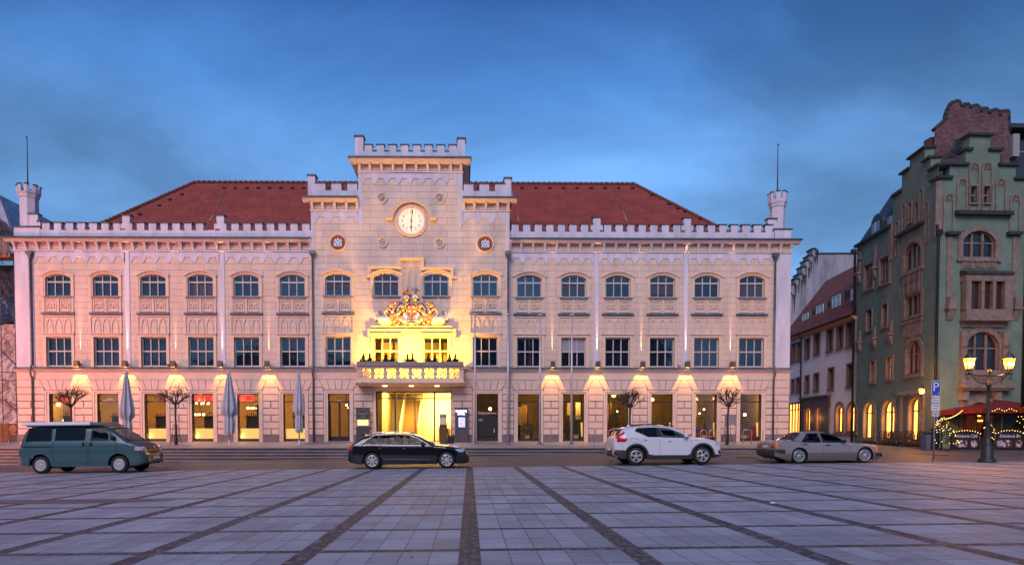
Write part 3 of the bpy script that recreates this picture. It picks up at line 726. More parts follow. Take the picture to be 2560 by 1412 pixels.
# stepped ends by the turrets
for (a, c, st) in ((XL+.05, fx(103, 560), fx(86, 550)), (fx(1934, 560), XR_-.05, fx(1934, 550))):
    bp.box(a, c, YP, YP+.34, zt3-.02, Z(573)); bcap.box(a-.06, c+.06, YP-.06, YP+.4, Z(573)+.003, Z(573)+.06)
for (a, c, zt) in ((fx(74, 545), fx(97, 545), Z(541)), (fx(96.5, 545), fx(103, 545), Z(559.5)), (fx(1918, 545), fx(1940, 545), Z(547)), (fx(1913, 545), fx(1918.5, 545), Z(562))):
    bp.box(a, c, YP+.004, YP+.33, Z(573), zt); bcap.box(a-.05, c+.05, YP-.05, YP+.39, zt+.003, zt+.07)
# shoulders
sz = (Z(533.5), Z(513), Z(506), Z(499))
cornice(Cx0+.02, Tx0, YC, *sz, .72, (1, 0), .45); cornice(Tx1, Cx1-.02, YC, *sz, .72, (0, 1), .45)
shl = (Z(482), Z(465.5))
parapet(Cx0, Tx0, YC-.06, sz[3]-.02, shl[0], shl[1], .86, (), 0, ph=.62); parapet(Tx1, Cx1, YC-.06, sz[3]-.02, shl[0], shl[1], .86, (), 0, ph=.38)
for (a, c, d, e) in ((fx(773, 470), fx(791, 470), Z(447), fx(796, 470)), (fx(1260.5, 470), fx(1277, 470), Z(452), fx(1255, 470))):
    bp.box(a, c, YC-.065, YC+.5, sz[3]-.02, d); bcap.box(a-.06, c+.06, YC-.12, YC+.55, d+.003, d+.08)
    lo, hi = sorted((c if e > c else a, e)); bp.box(lo, hi, YC-.062, YC+.28, shl[0], shl[1]); bcap.box(lo, hi, YC-.1, YC+.3, shl[1]+.003, shl[1]+.06)
# side return battlements of the shoulders
for x in (fx(776, 480), fx(1275, 480)):
    for k in range(4): bp.box(x-.17, x+.17, YC+.6+k*.86, YC+1.12+k*.86, sz[3], shl[1]-.02)
    bp.box(x-.168, x+.168, YC+.4, YC+4, sz[3]-.02, shl[0])
# tower top
tz = (Z(438), Z(418), Z(409.5), Z(402.5))
cornice(Tx0+.02, Tx1-.02, YT, *tz, .74, (1, 1), .5)
bz.box(Tx0-.5, Tx1+.5, YT-.2, F0+4.4, tz[2]+.01, tz[3]-.03)
bc_.box(Tx0-.42, Tx1+.42, YT+.02, F0+4.2, tz[1]+.02, tz[2]-.005)
parapet(fx(908, 380), fx(1147, 380), YT-.06, tz[3]-.02, Z(385.7), Z(370), (fx(1147, 380)-fx(908, 380))/8, ph=.5)
for (a, c, d) in ((fx(889.5, 370), fx(910.5, 370), Z(350)), (fx(1144, 370), fx(1162.5, 370), Z(354.5))):
    bp.box(a, c, YT-.065, YT+.55, tz[3]-.02, d); bcap.box(a-.06, c+.06, YT-.13, YT+.6, d+.003, d+.08)
bp.box(fx(890, 380)+.1, fx(890, 380)+.42, YT+.5, F0+4, tz[3]-.02, Z(385.7)); bp.box(fx(1162, 380)-.42, fx(1162, 380)-.1, YT+.5, F0+4, tz[3]-.02, Z(385.7)); bp.box(fx(890, 380)+.1, fx(1162, 380)-.1, F0+3.7, F0+4, tz[3]-.02, Z(385.7))
m_corn = mat('pale_cornice', (.78,.64,.62), .85, var=.1, vscale=2); bc_.build('cornice', m_corn, hall); bpan.build('cornice_panels', m_corn, hall); bz.build('gutter', m_dzinc, hall); bp.build('battlement', m_white, hall); bcap.build('battlement_cap', m_dzinc, hall)

# ---- turrets with poles
for (pc, pw, zt_, zc0, zc1, pb, pt, nm) in ((62.5, 20.5, 467, 497, 484, 58, 343, 0), (1951.5, 17.5, 477, 513, 495, 1952, 352, 1)):
    b = MB(); bb = MB(); X = fx(pc, 530); r = pw/39.9
    b.lathe([(r, Z(574)), (r, Z(zc0)+.02)], (X, YP+.5, 0), 8, smooth=False, a0=math.pi/8, a1=math.pi/8+2*math.pi)
    rc = r*1.28
    b.lathe([(r, Z(zc0)), (r*1.12, Z(zc0)+.05), (r*1.12, Z(zc0)+.14), (rc, Z(zc0)+.3), (rc, Z(zc1))], (X, YP+.5, 0), 8, smooth=False, a0=math.pi/8, a1=math.pi/8+2*math.pi)
    b.lathe([(rc, Z(zc1)), (rc-.14, Z(zc1)), (rc-.14, Z(zc1)-.5), (0, Z(zc1)-.5)], (X, YP+.5, 0), 8, smooth=False, a0=math.pi/8, a1=math.pi/8+2*math.pi)
    for k in range(8):
        t = math.pi/4*k+math.pi/8; da = .24
        # merlon at each corner, leaving a slot in the middle of every side
        pts = []
        for (rr, aa) in ((rc, -da), (rc*1.0, 0), (rc, da), (rc-.15, da), (rc-.15, 0), (rc-.15, -da)):
            q = rr*math.cos(math.pi/8)/math.cos((abs(aa)-math.pi/8)) if aa else rr
            pts.append((X+q*math.cos(t+aa), YP+.5+q*math.sin(t+aa)))
        b.extrz(pts, Z(zc1)-.01, Z(zt_))
        pts2 = [(X+(x-X)*1.07, YP+.5+(y-YP-.5)*1.07) for x, y in pts]; bb.extrz(pts2, Z(zt_)+.003, Z(zt_)+.06)
    b.build('corner_turret', m_white, hall); bb.build('turret_cap', m_dzinc, hall)
    b = MB(); b.cyl((fx(pb, 460), YP+.5, Z(zc1)-.3), (fx(pb, 400), YP+.5, Z(pt)), .045, .02, 6); b.blob((fx(pb, 460), YP+.5, Z(pt)+.02), .06, 6, 4); b.build('lightning_rod', mat('rod_metal', (.07,.07,.08), .5, .6), hall)

# ---- roof
YR = F0+9.; b = MB(); zr_ = on_y(1000, 459, YR).z; ze = 12.35
P = lambda px, py, Y: on_y(px, py, Y)
eL, eR = XL+.6, XR_-.6; rL, rR = P(487, 458, YR).x, P(1585, 459, YR).x
ys_, yb = F0+.45, F0+17
A = (eL, ys_, ze); Bq = (eR, ys_, ze); Cq = (rR, YR, zr_); D = (rL, YR, zr_); A2 = (eL, yb, ze); B2 = (eR, yb, ze)
b.poly([A, Bq, Cq, D]); b.poly([A, D, A2]); b.poly([Bq, B2, Cq]); b.poly([A2, D, Cq, B2])
roof = b.build('roof', m_tile, hall)
b = MB()
def ridge_tiles(p, q, n):
    p, q = Vector(p), Vector(q)
    for k in range(n):
        a, c = p.lerp(q, k/n), p.lerp(q, (k+.92)/n); b.cyl(a+Vector((0,0,.02)), c+Vector((0,0,.055)), .11, .14, 6)
ridge_tiles(D, Cq, 84); ridge_tiles(A, D, 40); ridge_tiles(Bq, Cq, 40)
b.build('ridge_tiles', mat('ridge_tile', (.20,.06,.04), .8, var=.35, vscale=3), roof)
b = MB(); nrm = (Vector(Bq)-Vector(A)).cross(Vector(D)-Vector(A)).normalized()
if nrm.y > 0: nrm = -nrm
def on_roof(px, py):
    r_ = ray(px, py); e = Vector((0, 0, EYE)); t = (Vector(A)-e).dot(nrm)/r_.dot(nrm); return e+r_*t
for px in [560+28.5*i for i in range(8)]+[1305+34.5*i for i in range(9)]+[820,856,1196]:
    q = on_roof(px, 471.5); b.blob(q+nrm*.03, (.16, .12, .11), 6, 4)
for (px, py) in ((455,487),(425,500),(398,515),(350,537),(1630,488),(1672,511),(1695,522),(1712,530),(1750,548)): b.blob(on_roof(px, py)+nrm*.03, (.16, .12, .11), 6, 4)
b.build('roof_vents', m_black, roof)
b = MB()
for pts in (((570,462),(545,520),(524,555)), ((1283,462),(1292,520),(1296,556)), ((1536,462),(1552,515),(1567,558))):
    b.tube([on_roof(*p)+nrm*.07 for p in pts], .018, 4)
b.build('lightning_wire', mat('bare_wire', (.5,.45,.45), .4, .8), roof)

# ---- windows
def win_bits(rect=True):
    """local geometry of one upper-storey window (origin: middle of the sill); returns mesh datas by name"""
    pass
blind_d = mat('dim_blind', (.055,.07,.10), .8); blind = mat('grey_blind', (.30,.30,.33), .7)
def window_arched(x, y, wide=WW):
    zc = 0
    o = MB(); i = arch_pts(x, WW-.04, Z2s, Z2t-.02, 10, Z20)
    fo = arch_pts(x, WW-.002, Z2s, Z2t-.002, 10, Z20); fi = arch_pts(x, WW-.14, Z2s, Z2t-.07, 10, Z20+.06)
    o.ring(fo, fi, y+.13, y+.2)
    for dx in (-.245, .245): o.box(x+dx-.028, x+dx+.028, y+.12, y+.2, Z20+.05, Z2t-.05)
    zt = Z(706.5); o.box(x-WW/2+.06, x+WW/2-.06, y+.105, y+.2, zt-.045, zt+.045)
    f = o.build('window', m_frame, hall)
    o = MB(); o.extr(arch_pts(x, WW-.01, Z2s, Z2t-.01, 10, Z20+.01), y+.19, y+.21); o.build('pane', m_pane, f)
    if round(x*7) % 3 == 0: o = MB(); hb_ = .5+(round(x*11) % 4)*.2; o.box(x-WW/2+.08, x+WW/2-.08, y+.175, y+.185, Z(706.5)-hb_, Z(706.5)-.05); o.build('blind', blind_d, f)
    o = MB(); o.prism([(y-.14, Z20-.09), (y-.14, Z20-.05), (y+.14, Z20), (y+.14, Z20-.09)], x-WW/2-.1, x+WW/2+.1); o.build('sill', m_zinc, f)
    # moulded surround
    o = MB(); ot = rows2['ztop']
    o.ring(arch_pts(x, WW+.42, rows2['zs'], ot, 12, Z20-.02), arch_pts(x, WW+.16, Z2s+.05, Z2t+.10, 12, Z20-.02), y-.055, y+.0)
    o.ring(arch_pts(x, WW+.18, Z2s+.06, Z2t+.11, 12, Z20-.02), arch_pts(x, WW, Z2s, Z2t, 12, Z20-.02), y-.025, y+.03)
    o.ring(arch_pts(x, WW+.5, rows2['zs']+.02, ot+.045, 12), arch_pts(x, WW+.36, rows2['zs']-.03, ot-.03, 12), y-.12, y+.0, closed=False)
    o.build('window_surround', m_trim, f)
    return f
def window_square(x, y, lit=False, blinds=False):
    o = MB(); a, c = x-WW/2, x+WW/2
    o.ring([(a+.001, Z10+.001), (a+.001, Z11-.001), (c-.001, Z11-.001), (c-.001, Z10+.001)], [(a+.07, Z10+.07), (a+.07, Z11-.07), (c-.07, Z11-.07), (c-.07, Z10+.07)], y+.14, y+.21)
    for dx in (-.245, .245): o.box(x+dx-.028, x+dx+.028, y+.125, y+.21, Z10+.05, Z11-.05)
    zt = Z(878.5); o.box(a+.06, c-.06, y+.11, y+.21, zt-.04, zt+.04)
    f = o.build('window', m_frame, hall)
    o = MB(); o.extr([(a+.01, Z10+.01), (c-.01, Z10+.01), (c-.01, Z11-.01), (a+.01, Z11-.01)], y+.2, y+.215); o.build('pane', glassmat('lit_upper_glass', (.9,.9,.85), .03) if lit else m_pane, f)
    if blinds: o = MB(); o.box(a+.08, c-.08, y+.19, y+.196, zt+.03, Z11-.07); o.build('blind', blind, f)
    o = MB()
    o.ring([(a-.16, Z10-.1), (a-.16, Z11+.16), (c+.16, Z11+.16), (c+.16, Z10-.1)], [(a, Z10-.1), (a, Z11), (c, Z11), (c, Z10-.1)], y-.05, y+.02)
    o.prism([(y+.0, Z11+.13), (y-.13, Z11+.17), (y-.13, Z11+.22), (y+.0, Z11+.24)], a-.2, c+.2)
    o.build('window_surround', m_trim if not lit else m_plain, f)
    # splayed zinc apron between window foot and string course
    o = MB(); o.prism([(y-.2, Z(921)), (y-.02, Z10-.02), (y+.1, Z10), (y+.1, Z(921))], a-.12, c+.12); o.build('sill', m_zinc, f)
    return f
def apron(x, y):
    """ornament panels and blind tracery between the two storeys"""
    o = MB(); zA, zB, zC, zD = Z(783), Z(749.5), Z(791), Z(836)
    a, c = x-.82, x+.82
    o.ring([(a-.14, zA), (a-.14, zB+.1), (c+.14, zB+.1), (c+.14, zA)], [(a, zA), (a, zB), (c, zB), (c, zA)], y-.05, y)
    o.box(x-.07, x+.07, y-.06, y, zA, zB)
    for s in (-1, 1):
        p0, p1 = (x-.76, x-.13) if s < 0 else (x+.13, x+.76); o.ring([(p0, zA+.05), (p0, zB-.06), (p1, zB-.06), (p1, zA+.05)], [(p0+.06, zA+.1), (p0+.06, zB-.11), (p1-.06, zB-.11), (p1-.06, zA+.1)], y-.035, y)
        cx, cz = (p0+p1)/2, (zA+zB)/2-.01
        for (dx, dz, rx, rz_) in ((0,0,.07,.07),(-.14,.12,.1,.05),(.14,.12,.1,.05),(-.14,-.1,.08,.04),(.14,-.1,.08,.04),(0,-.13,.05,.05),(-.2,.02,.04,.06),(.2,.02,.04,.06)): o.blob((cx+dx, y-.02, cz+dz), (rx, .035, rz_), 6, 4)
    p = o.build('ornament_panel', m_plain, hall)
    o = MB(); o.prism([(y+.0, zA+.04), (y-.16, zA-.05), (y-.16, zA-.1), (y, zA-.12)], a-.17, c+.17); o.build('panel_sill', m_zinc, p)
    o = MB(); o.ring([(a-.16, zD-.02), (a-.16, zC), (c+.16, zC), (c+.16, zD-.02)], [(a-.08, zD-.02), (a-.08, zC-.07), (c+.08, zC-.07), (c+.08, zD-.02)], y-.05, y)
    n = 3; w = (c-a)/n
    for k in range(n):
        x0 = a+k*w; cx = x0+w/2; zs, zt = zC-.62, zC-.13
        L_ = [(x0+.05, zD-.0), (x0+.05, zs)] + [(x0+.05+(w/2-.05)*t, zs+(zt-zs)*math.sin(math.pi/2*t)**.8) for t in (.2,.4,.6,.8,1)]
        L2 = [(x0+.1, zD), (x0+.1, zs)] + [(x0+.1+(w/2-.1)*t, zs+(zt-.08-zs)*math.sin(math.pi/2*t)**.8) for t in (.2,.4,.6,.8,1)]
        o.ring(L_, L2, y-.04, y, closed=False)
        mir = lambda q: [(2*cx-u, v) for u, v in q]
        o.ring(mir(L_), mir(L2), y-.04, y, closed=False)
    o.build('blind_tracery', m_plain, hall)
for i, x in enumerate(X2):
    y = YC if Cx0 < x < Cx1 else YW
    window_arched(x, y); window_square(x, y, False, i in (9,)); apron(x, y)
for x in XC2: window_arched(x, YC); window_square(x-.02, YC, True)
# ================================================================ town hall: centre pieces, lights, rooms
m_glass = glassmat('shop_glass', (.86,.88,.88), .035)
def fc(px, py, Y=YC): return on_y(px, py, Y)
# ---- clock
cx, cz = fc(1028.3, 558).x, Z(558)
b = MB()
b.lathe([(.78, -.02), (.84, -.09), (.93, -.09), (.97, -.03), (1.0, 0)], (cx, YC-.02, cz), 40, 'y')
b2 = arch_pts(cx, 2.62, cz+.1, cz+1.32, 20, None); b3 = arch_pts(cx, 2.36, cz+.1, cz+1.18, 20, None)
rr = lambda r, t0, t1, n=22: [(cx+r*math.cos(t0+(t1-t0)*k/n), cz+r*math.sin(t0+(t1-t0)*k/n)) for k in range(n+1)]
a0, a1 = R(172), R(8)
b.ring(rr(1.30, a0, a1), rr(1.14, a0, a1), YT-.22, YC+.02, closed=False); b.ring(rr(1.40, a0, a1), rr(1.27, a0, a1), YT-.14, YC+.02, closed=False)
for s in (-1, 1): b.box(cx+s*1.36-.17, cx+s*1.36+.17, YT-.24, YC+.02, cz+.10, cz+.22)
clk = b.build('clock', m_trim, hall)
b = MB(); b.lathe([(0, -.03), (.78, -.03), (.79, 0)], (cx, YC-.03, cz), 40, 'y', smooth=False); b.build('dial', mat('lit_clock_dial', (.8,.72,.6), .5, emit=(1,.70,.36), estr=.62), clk)
dyk = YC-.075
b = MB()
for k in range(60):
    t = 2*math.pi*k/60; r0 = .70; b.blob((cx+r0*math.sin(t), dyk, cz+r0*math.cos(t)), .013 if k % 5 else .02, 6, 4)
b.build('minute_marks', m_black, clk)
for k in range(1, 13):
    t = 2*math.pi*k/12; text('numeral', str(k), .24, m_black, (cx+.55*math.sin(t), dyk+.006, cz+.55*math.cos(t)), parent=clk, sx=.78, ext=.006)
for nm, t, L_, wd in (('minute_hand', R(7), .74, .028), ('hour_hand', R(181), .5, .04)):
    b = MB(); d = Vector((math.sin(t), 0, math.cos(t))); q = Vector((math.cos(t), 0, -math.sin(t))); c = Vector((cx, dyk-.03, cz))
    P4 = [c-d*.12-q*wd*.6, c+d*L_*.62-q*wd*.5, c+d*L_*.66-q*wd*1.7, c+d*L_-q*wd*.1, c+d*L_+q*wd*.1, c+d*L_*.66+q*wd*1.7, c+d*L_*.62+q*wd*.5, c-d*.12+q*wd*.6]
    b.extr([(p.x, p.z) for p in P4], dyk-.04, dyk-.02); b.lathe([(0, -.01), (.05, -.005), (.05, .03)], (cx, dyk-.05, cz), 10, 'y'); b.build(nm, m_black, clk)
# ---- medallions
def medal(px, py, r, kind, y):
    X, z = fc(px, py).x, Z(py); b = MB()
    b.lathe([(r*.8, -.02), (r*.84, -.08), (r*.96, -.08), (r, 0)], (X, y, z), 26, 'y')
    mm = b.build('medallion', m_trim, hall)
    b = MB(); b.lathe([(0, -.015), (r*.82, -.015)], (X, y, z), 26, 'y', smooth=False)
    if kind == 'arms':
        b.build('medallion_field', mat('brick_red_field', (.33,.04,.02), .7, var=.2, vscale=8), mm)
        b = MB(); b.lathe([(r*.64, -.03), (r*.66, -.04), (r*.68, -.03)], (X, y, z), 26, 'y')
        for k in range(26):
            t = 2*math.pi*k/26; b.box(X+r*.74*math.cos(t)-.02, X+r*.74*math.cos(t)+.02, y-.03, y-.01, z+r*.74*math.sin(t)-.025, z+r*.74*math.sin(t)+.02)
        b.build('medallion_rim_letters', mat('gilt_rim', (.42,.2,.05), .5), mm)
        b = MB()
        for dx, w, h in ((-.17, .075, .2), (0, .085, .27), (.17, .075, .2)):
            b.box(X+dx-w, X+dx+w, y-.045, y-.015, z-.2, z+h-.1); b.extr([(X+dx-w-.01, z+h-.1), (X+dx+w+.01, z+h-.1), (X+dx, z+h+.04)], y-.045, y-.015)
        b.box(X-.24, X+.24, y-.042, y-.015, z-.24, z-.02); b.build('three_towers', mat('white_towers', (.6,.68,.85), .7), mm)
        b = MB()
        for dx, dz in ((-.17,.02),(0,.08),(.17,.02),(-.08,-.12),(.08,-.12)): b.box(X+dx-.022, X+dx+.022, y-.05, y-.04, z+dz-.045, z+dz+.045)
        b.build('tower_windows', m_black, mm)
    else:
        b.build('medallion_field', m_creamc if 0 else m_plain, mm); b = MB()
        if kind == 'rose':
            for k in range(3):
                t = R(90+120*k); b.lathe([(.06, -.02), (.08, -.05), (.10, -.02)], (X+.09*math.cos(t), y, z+.09*math.sin(t)), 12, 'y')
            for k in range(5): t = R(90+72*k+36); b.blob((X+.17*math.cos(t), y-.02, z+.17*math.sin(t)), (.03, .02, .03), 6, 4)
        else:
            b.blob((X, y-.02, z+.01), (.12, .05, .14), 8, 6); b.blob((X, y-.02, z+.15), (.1, .04, .04), 6, 4)
            for s in (-1, 1): b.blob((X+s*.14, y-.02, z+.02), (.06, .03, .05), 6, 4); b.blob((X+s*.08, y-.02, z-.15), (.05, .03, .05), 6, 4)
        b.build('medallion_relief', mat('relief_stone', (.42,.33,.30), .9), mm)
medal(845, 611, .56, 'arms', YC); medal(1213.5, 613, .56, 'arms', YC)
medal(956, 501, .33, 'head', YT); medal(1100, 501.6, .33, 'head', YT); medal(957, 611, .31, 'rose', YC); medal(1100, 611.6, .31, 'rose', YC)
# ---- hood mould over the two centre windows
def px2(l, y=YC): return [(fc(px, py, y).x, Z(py)) for px, py in l]
b = MB()
path = [(914,694),(920.5,694),(920.5,669.5),(996,669.5),(996,648.5),(1060.5,648.5),(1060.5,672),(1134.5,672),(1134.5,695),(1142,695)]
q = px2(path)
inn = px2([(914,698),(925.5,698),(925.5,674.5),(1001,674.5),(1001,653.5),(1055.5,653.5),(1055.5,677),(1129.5,677),(1129.5,699),(1142,699)])
b.ring(q, inn, YC-.2, YC, closed=False)
inn2 = px2([(914,698),(929,698),(929,678),(1004.5,678),(1004.5,657),(1052,657),(1052,680.5),(1126,680.5),(1126,699),(1142,699)])
b.ring([(x, z) for x, z in inn], inn2, YC-.1, YC, closed=False)
b.box(fc(1001, 700).x, fc(1056, 700).x, YC-.04, YC+.01, Z(765), Z(654))
for k in range(3):
    a, c = fc(1005+16*k, 700).x, fc(1020.5+16*k, 700).x; top = Z(660 if k == 1 else 664); m_ = (a+c)/2
    b.ring([(a, Z(760)), (a, top-.22), (m_, top), (c, top-.22), (c, Z(760))], [(a+.06, Z(760)), (a+.06, top-.25), (m_, top-.1), (c-.06, top-.25), (c-.06, Z(760))], YC-.085, YC-.03, closed=False)
    b.blob((m_, YC-.07, top-.17), (.07, .03, .07), 6, 4)
b.build('hood_mould', m_trim, hall)
b = MB(); 
b.prism([(YC, Z(822)), (YC-.06, Z(822)), (YC-.13, Z(819)), (YC-.13, Z(817.5)), (YC, Z(816))], fc(927, 820).x, fc(1131, 820).x)
b.box(fc(929, 815).x, fc(1129, 815).x, YC-.06, YC+.01, Z(817), Z(811))
b.prism([(YC, Z(833)), (YC-.06, Z(833)), (YC-.13, Z(827)), (YC-.13, Z(825)), (YC, Z(823))], fc(920, 828).x, fc(1140.5, 828).x)
for s0, s1, f0, f1 in ((920, 925.5, 914, 926), (1135, 1140.5, 1134, 1146)):
    b.box(fc(s0, 840).x, fc(s1, 840).x, YC-.12, YC, Z(847), Z(832)); b.box(fc(f0, 845).x, fc(f1, 845).x, YC-.14, YC, Z(850), Z(845.5))
b.build('ledge', m_trim, hall)
# ---- coat of arms: swans, scrolls, helmets and shield
AX, YA = fc(1029, 780).x, YC-.12
def aw(px, py): return (fc(px, py).x, Z(py))
A_ = lambda cxp, cyp: ((930+cxp/11.765), (710+cyp/11.765))     # enlarged-photo pixels
m_sw = mat('white_painted_relief', (.80,.76,.74), .6); m_or = mat('orange_painted_relief', (.72,.24,.06), .6, var=.3, vscale=9); m_gd = mat('gold_relief', (.75,.42,.08), .45); m_gr = mat('grey_painted_relief', (.38,.34,.42), .7); m_rd = mat('red_painted_relief', (.55,.09,.05), .6)
arms = MB(); arms.extr([aw(*A_(*p)) for p in ((520,560),(900,520),(960,330),(1380,330),(1440,520),(1800,560),(1900,700),(1890,1000),(1750,1230),(600,1230),(440,1000),(430,700))], YC-.05, YC)
arms = arms.build('coat_of_arms', mat('arms_backing', (.52,.40,.33), .8), hall)
def tubeA(b, pts, r, dy=0., mirror=True):
    for s in ((1, -1) if mirror else (1,)):
        P_ = []
        for (u, v) in pts:
            X, z = aw(*A_(u, v)); P_.append((AX+s*(X-AX), YA+dy, z))
        b.tube(P_, r, 6)
def blobA(b, u, v, ru, rv, dy=0., mirror=True, d=.08):
    for s in ((1, -1) if mirror else (1,)):
        X, z = aw(*A_(u, v)); b.blob((AX+s*(X-AX), YA+dy, z), (ru/470, d, rv/470), 8, 6)
sw = MB()
# coordinates from the left half (mirror axis at u=1165)
blobA(sw, 380, 1120, 210, 120, -.05, d=.16); blobA(sw, 300, 1060, 160, 75, -.12, d=.12); blobA(sw, 480, 1150, 110, 100, -.06, d=.14); blobA(sw, 130, 1020, 60, 50, -.02)
tubeA(sw, [(520,1120),(480,1040),(420,980),(390,920),(385,880),(420,845),(470,830)], [.11,.085,.065,.06,.055,.055,.03], -.1)
tubeA(sw, [(110,1080),(120,1000),(150,930),(200,880)], [.05,.055,.045,.03], -.05)
blobA(sw, 1010, 1010, 75, 150, -.06, d=.12); blobA(sw, 960, 930, 40, 70, -.1); blobA(sw, 990, 1130, 120, 70, -.08, d=.12)
blobA(sw, 1165, 1210, 75, 55, -.14, False, d=.12); blobA(sw, 820, 1080, 90, 55, -.06)
sw.build('swans', m_sw, arms)
og = MB()
blobA(og, 600, 640, 85, 85, -.1, d=.1); blobA(og, 490, 760, 60, 50, -.08); blobA(og, 240, 845, 50, 28, -.04); blobA(og, 790, 570, 60, 40, -.1)
tubeA(og, [(720,1010),(660,1060),(620,1100),(615,1160),(650,1210)], [.045,.06,.06,.04,.03], -.1); blobA(og, 795, 1160, 45, 45, -.16); blobA(og, 840, 840, 65, 65, -.1, d=.09)
tubeA(og, [(640,900),(600,930),(590,960)], .05, -.08)
blobA(og, 1030, 330, 75, 60, -.05, False); blobA(og, 930, 270, 45, 40, -.05, False); blobA(og, 1100, 320, 35, 50, -.05, False)
og.build('orange_scrolls', m_or, arms)
gd = MB()
tubeA(gd, [(1130,620),(1060,620),(1000,670),(1000,740),(1040,800),(1030,870)], [.05,.06,.065,.05,.045,.03], -.12); tubeA(gd, [(1100,1150),(1040,1190),(970,1240)], [.04,.055,.04], -.14)
blobA(gd, 1030, 505, 60, 55, -.14, False, d=.11); blobA(gd, 1275, 510, 60, 55, -.14, False, d=.11)
tubeA(gd, [(540,760),(560,820),(600,880),(680,900),(740,960),(840,980)], [.05,.065,.06,.05,.06,.04], -.06); blobA(gd, 930, 800, 70, 55, -.08); blobA(gd, 660, 1130, 70, 60, -.08); blobA(gd, 440, 900, 60, 70, -.03)
tubeA(gd, [(820,1010),(900,1050),(940,1100)], [.05,.06,.04], -.1)
blobA(gd, 1165, 900, 60, 60, -.12, False)
gd.build('gold_scrolls', m_gd, arms)
gy = MB()
tubeA(gy, [(860,590),(780,620),(720,690),(660,730),(560,730)], [.05,.06,.05,.04,.035], -.13); tubeA(gy, [(920,640),(830,690),(760,780),(780,860),(830,900)], [.04,.055,.055,.05,.03], -.15)
blobA(gy, 900, 700, 60, 50, -.12); tubeA(gy, [(650,1200),(720,1235),(820,1200)], [.03,.04,.03], -.1); blobA(gy, 1100, 1110, 50, 45, -.12); blobA(gy, 700, 940, 40, 40, -.12)
tubeA(gy, [(930,560),(1000,600),(1090,600)], [.03,.04,.03], -.14); blobA(gy, 650, 780, 40, 40, -.12)
blobA(gy, 1025, 195, 42, 45, -.05, False); tubeA(gy, [(1010,160),(1040,110),(1065,85)], .015, -.05, False); tubeA(gy, [(1130,190),(1200,160),(1270,150),(1340,165),(1415,210)], [.02,.045,.05,.045,.02], -.05, False); tubeA(gy, [(1275,160),(1280,240),(1275,320)], [.05,.035,.05], -.05, False)
blobA(gy, 1165, 1040, 45, 60, -.1, False)
gy.build('grey_scrolls', m_gr, arms)
wh = MB(); blobA(wh, 1030, 450, 85, 70, -.1, False, d=.1); blobA(wh, 1285, 430, 90, 80, -.1, False, d=.1); tubeA(wh, [(520,640),(530,700),(590,730),(660,700)], .025, -.15); tubeA(wh, [(430,740),(450,800),(530,820),(560,770)], .022, -.12)
blobA(wh, 620, 860, 45, 40, -.12); blobA(wh, 790, 920, 50, 40, -.13); blobA(wh, 700, 620, 30, 30, -.12); blobA(wh, 850, 540, 25, 25, -.1)
wh.build('white_details', m_sw, arms)
# quartered shield
sx0, sx1 = aw(*A_(1055, 0))[0], aw(*A_(1290, 0))[0]; sz1, sz0, szt = aw(*A_(0, 690))[1], aw(*A_(0, 860))[1], aw(*A_(0, 960))[1]; sm_ = (sx0+sx1)/2; szm = (sz1+sz0)/2-.03
shp = [(sx0, sz1), (sx1, sz1), (sx1, sz0), ((sx1+sm_)/2+.03, (sz0+szt)/2-.02), (sm_, szt), ((sx0+sm_)/2-.03, (sz0+szt)/2-.02), (sx0, sz0)]
b = MB(); b.extr(shp, YA-.2, YA); sh = b.build('shield', m_rd, arms)
b = MB(); b.extr([(sm_+.004, sz1-.015), (sx1-.015, sz1-.015), (sx1-.015, szm), (sm_+.004, szm)], YA-.21, YA-.19); b.extr([(sx0+.015, szm), (sm_, szm), (sm_, szt+.04), (sx0+.05, sz0-.03)], YA-.21, YA-.19); b.build('shield_quarter', m_gd, sh)
b = MB()
for (u, v) in ((sx0+.1, sz1-.11), (sx1-.1, szm-.14)):
    for k in (-1, 0, 1): b.box(u+k*.05-.018, u+k*.05+.018, YA-.215, YA-.2, v-.07, v+(.05 if k else .08))
for k in range(3): b.blob((sx1-.16+.06*k, YA-.215, sz1-.1), (.02, .01, .05), 6, 4); b.blob((sx0+.06+.05*k, YA-.215, szm-.12), (.02, .01, .05), 6, 4)
b.build('shield_charges', m_sw, sh)

# ---- balcony
YB = YC-1.25
bx0, bx1 = fc(892, 935, YB).x, fc(1159, 935, YB).x
zB0, zB1, zB2, zB3 = on_y(1029,953,YB).z, on_y(1029,944,YB).z, on_y(1029,922,YB).z, on_y(1029,915.5,YB).z
b = MB()
b.prism([(YC, zB0-.22), (YB+.35, zB0-.22), (YB+.05, zB0-.10), (YB-.08, zB0-.08), (YB-.08, zB0), (YC, zB0)], bx0-.08, bx1+.08)
b.box(bx0, bx1, YB, YB+.2, zB0, zB1); b.box(bx0-.05, bx1+.05, YB-.06, YB+.26, zB2+.02, zB3)
for x in (bx0, bx1-.2): b.box(x, x+.2, YB+.2, YC, zB0, zB1); b.box(x-.03, x+.23, YB+.2, YC, zB2+.02, zB3); b.box(x, x+.2, YB+.2, YB+.5, zB1, zB2+.02); b.box(x, x+.2, YC-.35, YC, zB1, zB2+.02)
bal = b.build('balcony', m_plain, hall)
n = 8; pit = (bx1-bx0-.36)/n
b = MB(); 
xs_ = [bx0+.18+pit*(k+.5) for k in range(n)]; hw_ = .27
edges = [bx0]+sum([[x-hw_, x+hw_] for x in xs_], [])+[bx1]
